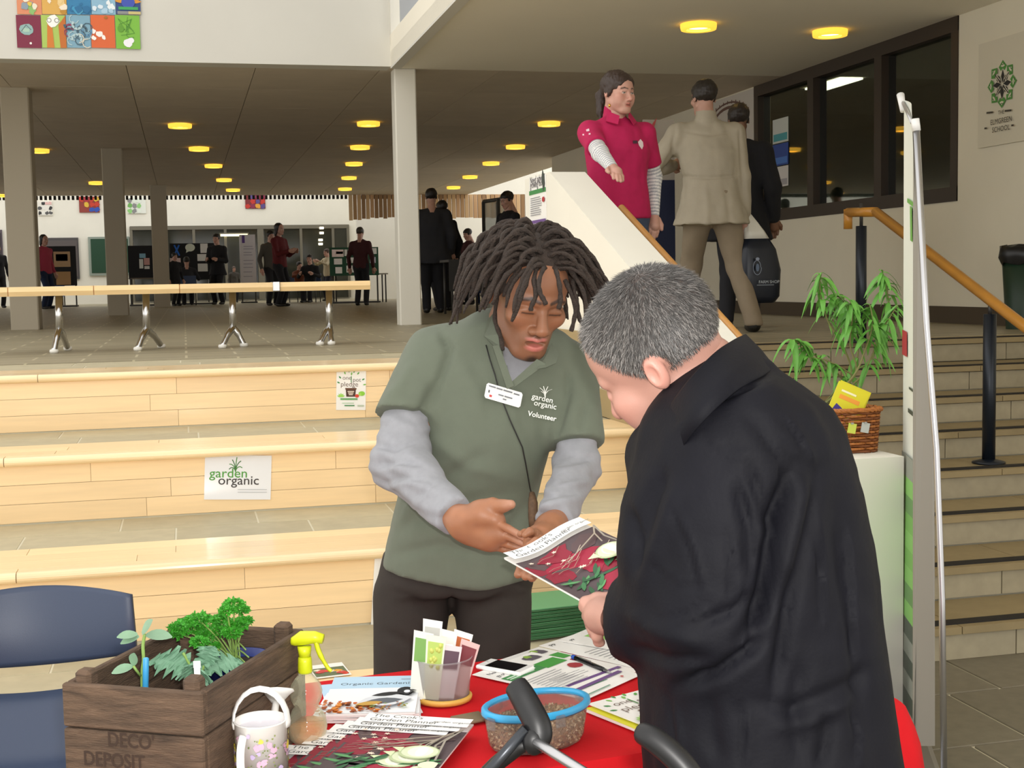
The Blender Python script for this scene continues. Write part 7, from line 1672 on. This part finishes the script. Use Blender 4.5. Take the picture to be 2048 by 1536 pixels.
# ---- green folders stacked on the lowest tread, picture card on the tread
fo = at_z(1125, 1270, .292); rn = random.Random(5)
for i in range(9):
    t = thing('green_folder', ['lowest', 'second lowest', 'third', 'fourth', 'fifth', 'sixth', 'seventh', 'second from the top', 'topmost'][i]+(' green card folder, counted upward, in the stack on the step' if 1 < i < 7 else ' green card folder in the stack on the step'), 'folder', (fo.x, fo.y+.1, .2925+i*.0125), 'green folders on the step')
    c = '#5f9a68' if i == 8 else '#3f7a4c' if i % 2 else '#4f8a5a'; R_ = Rz(.12+rn.uniform(-.03, .03)); MB().box((fo.x+rn.uniform(-.01, .01), fo.y+.1, .2925+i*.0125+.0055), (.33, .24, .0105), R_, bev=.001).build('cover', flat(c), t); MB().box((fo.x, fo.y+.1, .2925+i*.0125+.0055), (.315, .25, .004), R_).build('pages', flat('#2c5a38'), t)
p0 = at_z(640, 1352, .292); t = thing('picture_card', 'small glossy card with red and yellow flowers lying on the lowest step', 'card', (p0.x+.03, p0.y+.03, .2915)); R_ = Rz(.1); cc = Vector((p0.x+.035, p0.y+.05, .2935)); MB().box(cc, (.12, .15, .002), R_).build('card', m_gloss, t); s = Sheet(cc+R_ @ Vector((-.06, -.075, .001)), R_ @ Vector((1, 0, 0)), R_ @ Vector((0, 1, 0)), (0, 0, 1)); s.rect(.005, .01, .115, .105, '#5a6a4a'); rn = random.Random(3); [s.blob(rn.uniform(.015, .105), rn.uniform(.02, .095), .013, rn.choice(['#d8402a', '#e8a02a', '#c43a3a', '#e8d8c0']), rn) for _ in range(12)]; s.build(t)
# ---- dark blue plastic chair
m_blue = M('slate_blue_polypropylene', '#38445c', .42, bump=.05, bscale=500)
cx_, cy_ = -.40, 3.30; chq = thing('plastic_chair', 'dark blue plastic stacking chair at the left behind the crate', 'chair', (cx_, cy_, 0))
def shell(fn, th, name, nu=18, nv=14):
    mb = MB().sh(); V = [fn(i/nu, j/nv) for i in range(nu+1) for j in range(nv+1)]; A = [Vector(p) for p in V]; n = nv+1
    N_ = []
    for i in range(nu+1):
        for j in range(n): du = A[min(i+1, nu)*n+j]-A[max(i-1, 0)*n+j]; dv = A[i*n+min(j+1, nv)]-A[i*n+max(j-1, 0)]; N_.append(du.cross(dv).normalized())
    B = [p-q*th for p, q in zip(A, N_)]; o = len(A); F = []
    for i in range(nu):
        for j in range(nv): a, b, c, d = i*n+j, (i+1)*n+j, (i+1)*n+j+1, i*n+j+1; F += [(a, b, c, d), (o+d, o+c, o+b, o+a)]
    for i in range(nu): F += [(i*n, o+i*n, o+(i+1)*n, (i+1)*n), ((i+1)*n+nv, o+(i+1)*n+nv, o+i*n+nv, i*n+nv)]
    for j in range(nv): F += [(j+1, o+j+1, o+j, j), (nu*n+j, o+nu*n+j, o+nu*n+j+1, nu*n+j+1)]
    mb.add(A+B, F); return mb.build(name, m_blue, chq)
yb = cy_+.12
shell(lambda u, v: (cx_+(u-.5)*(.50-.02*v), yb+.07*v-.09*(2*u-1)**2*(.6+.4*v)+.03*(1-v)**3, .645+.195*v-.02*(2*u-1)**2*v+.025*(2*u-1)**2*(1-v)), .012, 'backrest')
shell(lambda u, v: (cx_+(u-.5)*.44, yb-.02-.44*(1-v)+.0, .455+.03*(1-math.sin(PI*min(1, v*1.05)))*.6+.02*(2*u-1)**2+.12*max(0, (v-.7)/.3)**1.6), .012, 'seat')
for s_ in (-1, 1): shell(lambda u, v: (cx_+s_*(.205+.035*v)+(u-.5)*.05, yb-.01-.02*math.sin(PI*v)-.05*v, .47+.2*v), .012, 'side_strap', 4, 8)
for sx in (-1, 1):
    for yy, yo in ((yb-.40, -.05), (yb-.06, .08)): MB().sh().tube([(cx_+sx*.17, yy, .455), (cx_+sx*.2, yy+yo, .0)], .011, 8).build('leg', m_steel, chq)
# ================================================================ PEOPLE ON THE PLATFORM
m_pinkp = M('magenta_pique', '#b3124f', .85, var=.08, vscale=20, bump=.1, bscale=300); m_strip = M('striped_jersey', (.7, .7, .68), .85, attr='Col')
m_denim = M('blue_denim', '#3a465c', .85, var=.1, vscale=40); m_beige = M('beige_anorak', '#a89f8d', .8, var=.07, vscale=8, bump=.1, bscale=90); m_khaki = M('khaki_cotton', '#8a7c68', .85, var=.08, vscale=12); m_blk = M('black_wool', '#15151a', .9, var=.1, vscale=10); m_dkgrey = M('charcoal_wool', '#26262b', .9)
fair = np.array([.56, .31, .24]); fair2 = np.array([.5, .28, .21]); brn = np.array([.2, .1, .06])
def stand(xf, yf, xh, yh):
    p = at_z(xf, yf, PZ); return (p.x, p.y, PZ), at_y(xh, yh, p.y).z-PZ
# woman in the magenta polo
wl = (2.62, 7.85, PZ); wH = at_y(1240, 150, 7.85).z-PZ
hRw = at_y(1236, 352, 7.25); hLw = at_y(1308, 432, 7.9); wy = math.radians(8)
def loc_of(p, loc, yaw): v = np.array(p)-np.array(loc); return np.array(Rz(-yaw))@v
cand = at_y(1238, 600, 7.85); wl = (cand.x, 7.85, PZ)
womn, wj = person('woman in magenta polo shirt and striped sleeves pointing over the white parapet', 'person', wl, wy, wH, m_pinkp, m_denim, (.035, .02, .015), fair, 'pony', handR=loc_of(hRw, wl, wy), handL=loc_of(hLw, wl, wy), res=.009, hres=.0035, shortsl=True, sleevec=m_strip, girth=1.2, hsc=1.1, hyaw=.28, hpitch=.12, elbow={'R': (-.5, .2, -.9), 'L': (.6, .6, 0)}, collar=True, head_o=dict(blush=(.6, .24, .18), lid=.25, cheek=1, jaw=1.04, iris=(.09, .06, .04)))
for ch_o in womn.children:
    if ch_o.name.startswith('sleeve'):
        me = ch_o.data; n = len(me.vertices); co = np.zeros(n*3, np.float32); me.vertices.foreach_get('co', co); co = co.reshape(-1, 3)+np.array(wl)
        d = np.full(n, 1e9); s_ = np.zeros(n)
        for sd in 'RL':
            a = np.array(wj['sh'])+np.array(Rz(wy))@np.array([-.19 if sd == 'R' else .19, 0, 0]); e = np.array(wj['e'+sd]); h_ = np.array(wj['h'+sd]); base = 0
            for p, q in ((a, e), (e, h_)):
                L = np.linalg.norm(q-p); t = np.clip((co-p)@(q-p)/L/L, 0, 1.1); dd = np.linalg.norm(co-p-t[:, None]*(q-p), axis=1); m_ = dd < d; d[m_] = dd[m_]; s_[m_] = base+t[m_]*L; base += L
        st_ = sstep(-.15, .35, np.sin(s_*2*PI/.021)); colr = np.array([.78, .77, .75])*(1-st_)[:, None]+np.array([.36, .38, .42])*st_[:, None]
        at = me.color_attributes.new('Col', 'FLOAT_COLOR', 'POINT'); c4 = np.ones((n, 4), np.float32); c4[:, :3] = colr; at.data.foreach_set('color', c4.ravel())
    if ch_o.name.startswith('top'): bvw = BVHTree.FromPolygons([tuple(Vector(v.co)+Vector(wl)) for v in ch_o.data.vertices], [tuple(p.vertices) for p in ch_o.data.polygons])
dc = Decal(bvw, .006); dc.poly([(1276, 284), (1281, 278), (1286, 284), (1287, 292), (1284, 299), (1278, 291)], '#e6d6da'); dc.poly([(1266, 281), (1275, 281), (1275, 287), (1266, 287)], '#4a2a3a'); dc.build('chest_logo', womn)
dc = Decal(bvw, .006); dc.poly([(1165, 268), (1181, 266), (1181, 269), (1165, 271)], '#e6c6d2'); dc.poly([(1172, 259), (1178, 257), (1179, 262), (1173, 263)], '#e6c6d2'); dc.build('sleeve_logo', womn)
er_ = MB().sh(); er_.ell(at_y(1219, 211, wj['hc'][1]-.06), (.008, .008, .011), 8, 6); er_.build('earring', M('gold', '#d8b24a', .25, 1), womn)
nk = Vector(wj['hc'])-Vector((0, 0, .155)); yo = Vector((0, -.1, 0))
for sx in (-1, 1): MB().prism([nk+Rz(wy) @ Vector((sx*.075, .0, .035)), nk+Rz(wy) @ Vector((sx*.03, -.075, .0)), nk+Rz(wy) @ Vector((sx*.055, -.1, -.055)), nk+Rz(wy) @ Vector((sx*.105, -.04, -.03))], (0, -.01, .004)).build('collar_flap', m_pinkp, womn)
# man in the beige coat walking away
cl_ = at_z(1425, 664, PZ); cl2 = (cl_.x, cl_.y, PZ); cH = at_y(1378, 158, cl_.y).z-PZ; cyaw = math.radians(168)
hb_ = at_y(1490, 447, cl_.y-.05); hf_ = at_y(1345, 330, cl_.y+.35)
coatm, cj = person('man in a long beige coat and khaki trousers seen from behind', 'person', cl2, cyaw, cH, m_beige, m_khaki, (.02, .015, .012), fair2, 'short', handR=loc_of(hb_, cl2, cyaw), handL=loc_of(hf_, cl2, cyaw), res=.009, hres=.0045, coat=.2, girth=1.15, feet=((-.26, .16), (.14, -.2)), lean=(.03, -.06), hyaw=.25, hpitch=.05, collar=True, elbow={'R': (-.5, .6, 0), 'L': (.8, .3, -.6)})
for ch_o in coatm.children:
    if ch_o.name.startswith('coat'):
        me = ch_o.data; n = len(me.vertices); co = np.zeros(n*3, np.float32); me.vertices.foreach_get('co', co); co = co.reshape(-1, 3).astype(float)+np.array(cl2); Qc = np.array([tuple(p.vertices) for p in me.polygons]); Nc = normals(co, Qc)
        for ln, wd, dp in [([(1350, 352), (1420, 356), (1488, 350)], 3, -.012), ([(1352, 240), (1345, 290), (1350, 345)], 4, -.012), ([(1478, 250), (1482, 300), (1488, 400)], 4, -.014), ([(1370, 360), (1362, 420), (1372, 470)], 6, -.008), ([(1410, 370), (1415, 420), (1412, 470)], 7, .008), ([(1450, 365), (1458, 420), (1462, 465)], 6, -.008), ([(1365, 262), (1420, 270), (1475, 262)], 3, -.008), ([(1345, 300), (1330, 330), (1322, 350)], 5, -.01), ([(1360, 462), (1420, 470), (1490, 460)], 3, -.008)]: co = crease(co, Nc, ln, wd, dp)
        me.vertices.foreach_set('co', (co-np.array(cl2)).astype(np.float32).ravel()); me.update()
# carrier bag in his hand
hp = Vector(cj['hR']); bgp = Vector((hp.x+.08, hp.y-.02, hp.z-.62)); bag = thing('carrier_bag', 'navy farm shop carrier bag with white top in the beige coated man\'s hand', 'bag', bgp)
def bag_ring(w_, d_, z, n=24, o=0): return [Vector((bgp.x+o+math.copysign(abs(math.cos(a))**.6, math.cos(a))*w_, bgp.y+math.copysign(abs(math.sin(a))**.6, math.sin(a))*d_, bgp.z+z)) for a in [2*PI*i/n for i in range(n)]]
def ringmesh(rs, name, mt, par_, cap=True):
    mb = MB().sh(); V = []; F = []; n = len(rs[0])
    rn = random.Random(4)
    for r in rs: V += [p+Vector((rn.uniform(-.006, .006), rn.uniform(-.006, .006), 0)) for p in r]
    for i in range(len(rs)-1):
        for j in range(n): F.append((i*n+j, i*n+(j+1) % n, i*n+n+(j+1) % n, i*n+n+j))
    if cap: F += [tuple(range(n))[::-1], tuple(range((len(rs)-1)*n, len(rs)*n))]
    mb.add(V, F); return mb.build(name, mt, par_)
ringmesh([bag_ring(.12, .08, -.05, o=.02), bag_ring(.165, .1, .0, o=.02), bag_ring(.175, .1, .2, o=.02), bag_ring(.145, .09, .36, o=.01), bag_ring(.1, .07, .44)], 'bag_body', M('navy_poly', '#0e1726', .35), bag)
ringmesh([bag_ring(.1, .07, .44), bag_ring(.08, .05, .5, o=-.01), bag_ring(.05, .03, .56, o=-.03), bag_ring(.02, .015, .63, o=-.06)], 'bag_top', M('white_poly', '#d8d6cc', .35), bag)
s = Sheet(bgp+Vector((-.1, -.118, .0)), (1, 0, 0), (0, 0, 1), (0, -1, 0), .003); s.text('FARM SHOP', .075, .1, .032, '#b8c0c8'); s.rect(.06, .085, .2, .09, '#8a94a0'); 
for k in range(16): a_, b_ = 2*PI*k/16, 2*PI*(k+1)/16; s.line([(.06+.032*math.cos(a_), .22+.055*math.sin(a_)), (.06+.032*math.cos(b_), .22+.055*math.sin(b_))], .004, '#8a94a8')
s.ell(.06, .22, .014, .03, '#5a6a84'); s.ell(.06, .285, .016, .012, '#8a94a8'); s.build(bag)
# dark figure beyond him
dl = at_z(1470, 655, PZ); dl = Vector((at_y(1478, 640, 10.1).x, 10.1, PZ)); dH = at_y(1478, 210, 10.1).z-PZ
person('person with dark cropped hair in black, turned away behind the beige coat', 'person', tuple(dl), math.radians(150), dH, m_blk, m_dkgrey, (.02, .014, .012), brn, 'short', res=.012, hres=.005, coat=.25, girth=1.15, hyaw=.3)
# banner stand and chair behind the woman
t, Yb = None, 10.6
def stand_banner():
    a, b = at_y(1288, 488, Yb), at_y(1348, 240, Yb); t = thing('roll_up_banner', 'dark blue and grey banner stand lettered Lam Lon between woman and beige coat', 'banner stand', ((a.x+b.x)/2, Yb, PZ)); zc = at_y(1310, 360, Yb).z
    MB().box(((a.x+b.x)/2, Yb, (zc+b.z)/2), (b.x-a.x, .01, b.z-zc)).build('upper_sheet', flat('#a49d94'), t); MB().box(((a.x+b.x)/2, Yb, (zc+PZ+.1)/2), (b.x-a.x, .01, zc-PZ-.1)).build('lower_sheet', flat('#1b2340'), t); MB().box(((a.x+b.x)/2, Yb, PZ+.05), (b.x-a.x+.05, .2, .1), bev=.02).build('cassette', m_steel, t)
    p = at_y(1294, 300, Yb-.01); s = Sheet(p, (1, 0, 0), (0, 0, 1), (0, -1, 0), .003); s.text('Lam', 0, 0, .11, '#2a2a30'); s.text('Lon', 0, -.1, .11, '#2a2a30'); s.poly([(.0, .1), (.05, .22), (.09, .27), (.04, .12)], '#b04a4a'); s.build(t)
stand_banner()
a = at_z(1345, 590, PZ); sc_t = thing('side_chair', 'chrome framed chair behind the parapet below the banner stand', 'chair', a); zs = at_y(1340, 500, a.y).z
MB().box((a.x-.05, a.y, zs), (.4, .4, .03), bev=.01).build('seat', flat('#5a4a44'), sc_t); MB().box((a.x-.05, a.y+.2, zs+.3), (.4, .03, .25), bev=.01).build('backrest', flat('#2a2426'), sc_t)
for sx in (-1, 1):
    for sy in (-1, 1): MB().sh().tube([(a.x-.05+sx*.18, a.y+sy*.18, PZ), (a.x-.05+sx*.18, a.y+sy*.18, zs+(.3 if sy > 0 else 0))], .012, 8).build('leg', m_chrome, sc_t)
# ---- far figures
def far(label, xf, yf, xh, yh, yaw, top, bot, hairc, skin=fair2, **k):
    l, H = stand(xf, yf, xh, yh); return person(label, 'person', l, yaw, H, top, bot, hairc, skin, res=.018, hres=.008, **k)
m_pinkj = M('pink_jersey', '#a83a52', .9); m_redj = M('deep_red_jersey', '#5c1418', .9); m_maroon = M('maroon_jumper', '#3a1216', .9); m_cream = M('cream_jacket', '#b8ac90', .9); m_navyj = M('navy_cloth', '#1a1d2a', .9); m_orange = M('burnt_orange_cloth', '#6a3418', .9); m_greyt = M('grey_top', '#4a4640', .9); m_denf = M('dim_denim', '#1c2a48', .9)
dkh = (.012, .009, .008)
far('person in pink jumper and jeans beside the big left pillar', 93, 618, 84, 470, .9, m_pinkj, m_denf, dkh, hair='long')
far('man in black jacket and grey top holding a bundle left of the white stand', 438, 609, 436, 468, -.5, m_blk, m_blk, dkh, handR=(-.12, -.25, 1.0), handL=(.12, -.25, 1.0), coat=.18)
far('woman in deep red top with dark long hair on the platform', 562, 613, 565, 447, .9, m_redj, m_blk, dkh, hair='long', handR=(-.1, -.3, 1.05), handL=(.1, -.3, 1.05))
far('shadowed person in dark clothes just left of the woman in red', 545, 611, 543, 462, .4, m_greyt, m_blk, dkh)
far('man in maroon jumper standing before the green display board', 724, 611, 722, 455, math.radians(160), m_maroon, m_blk, (.05, .04, .03))
far('person in cream jacket holding a paper beside the green display board', 657, 602, 655, 498, -1.1, m_cream, m_navyj, (.05, .02, .01), handR=(-.1, -.3, .95), handL=(.1, -.3, .95))
far('large man in charcoal coat seen from behind beside the white column', 868, 626, 862, 378, math.radians(175), m_dkgrey, m_blk, dkh, coat=.22, girth=1.25)
far('person in black partly behind the large charcoal coated man', 889, 622, 886, 402, math.radians(200), m_blk, m_blk, dkh, girth=1.1)
far('small child in black held beside the charcoal coated man', 904, 616, 902, 464, .3, m_blk, m_blk, dkh)
l_ = at_y(1018, 500, 17.6); person('man with dark hair and black top looking down right of the glass case', 'person', (l_.x, 17.6, PZ), -1.2, at_y(1018, 384, 17.6).z-PZ, m_blk, m_navyj, dkh, fair2, res=.016, hres=.007, hpitch=.35, handR=(-.15, -.3, 1.0), handL=(.15, -.3, 1.0))
l_ = at_y(938, 540, 23.0); person('person in maroon top standing at the dark clothed table', 'person', (l_.x, 23.0, PZ), -1.3, at_y(942, 458, 23.0).z-PZ, m_maroon, m_blk, dkh, fair2, res=.018, hres=.008, hpitch=.3, handR=(-.12, -.3, .9), handL=(.12, -.3, .9))
l_ = at_y(962, 560, 22.4); person('child in orange beside the dark clothed table', 'person', (l_.x, 22.4, PZ), -.5, at_y(962, 501, 22.4).z-PZ, m_orange, m_denf, dkh, fair2, res=.018, hres=.008)
far('dark clothed child standing right of the far pillar', 352, 612, 346, 506, .6, m_blk, m_blk, dkh)
far('small child standing by the white stand on the platform', 470, 605, 470, 533, .2, m_greyt, m_navyj, (.06, .03, .02))
far('figure in dark clothes at the left picture edge', 0, 616, -3, 488, .5, m_blk, m_blk, dkh)
for lab, x, Y, zh, tp_m, yw in (('seated person in dark jacket at the speech bubble board', 376, 30.0, 512, m_dkgrey, PI), ('seated person in burnt orange before the dark doorway', 600, 31.0, 522, m_orange, .5), ('seated person in black before the dark doorway', 622, 30.5, 507, m_blk, -.4)):
    p = at_y(x, 600, Y); H_ = (at_y(x, zh, Y).z-PZ)/(.50+.5+.06+.145+.118)*1.75*.98; tt, _ = person(lab, 'person', (p.x, Y, PZ), yw, H_, tp_m, m_blk, dkh, fair2, res=.018, hres=.008, seated=True, handR=(-.15, -.3, .65), handL=(.15, -.3, .65))
    s_ = H_/1.75; c = thing('hall_chair', 'plain chair under the '+lab, 'chair', (p.x, Y, PZ)); R_ = Rz(yw); MB().box(Vector((p.x, Y, PZ+.38*s_)), (.4, .4, .03), R_).build('seat', flat('#3a4a6a'), c); MB().box(Vector((p.x, Y, PZ+.62*s_))+R_ @ Vector((0, .21, 0)), (.38, .03, .3), R_).build('backrest', flat('#3a4a6a'), c)
    for sx in (-1, 1):
        for sy in (-1, 1): q = R_ @ Vector((sx*.17, sy*.17, 0)); MB().sh().tube([Vector((p.x, Y, PZ))+q, Vector((p.x, Y, PZ+.37*s_))+q], .012, 6).build('leg', m_leg, c)
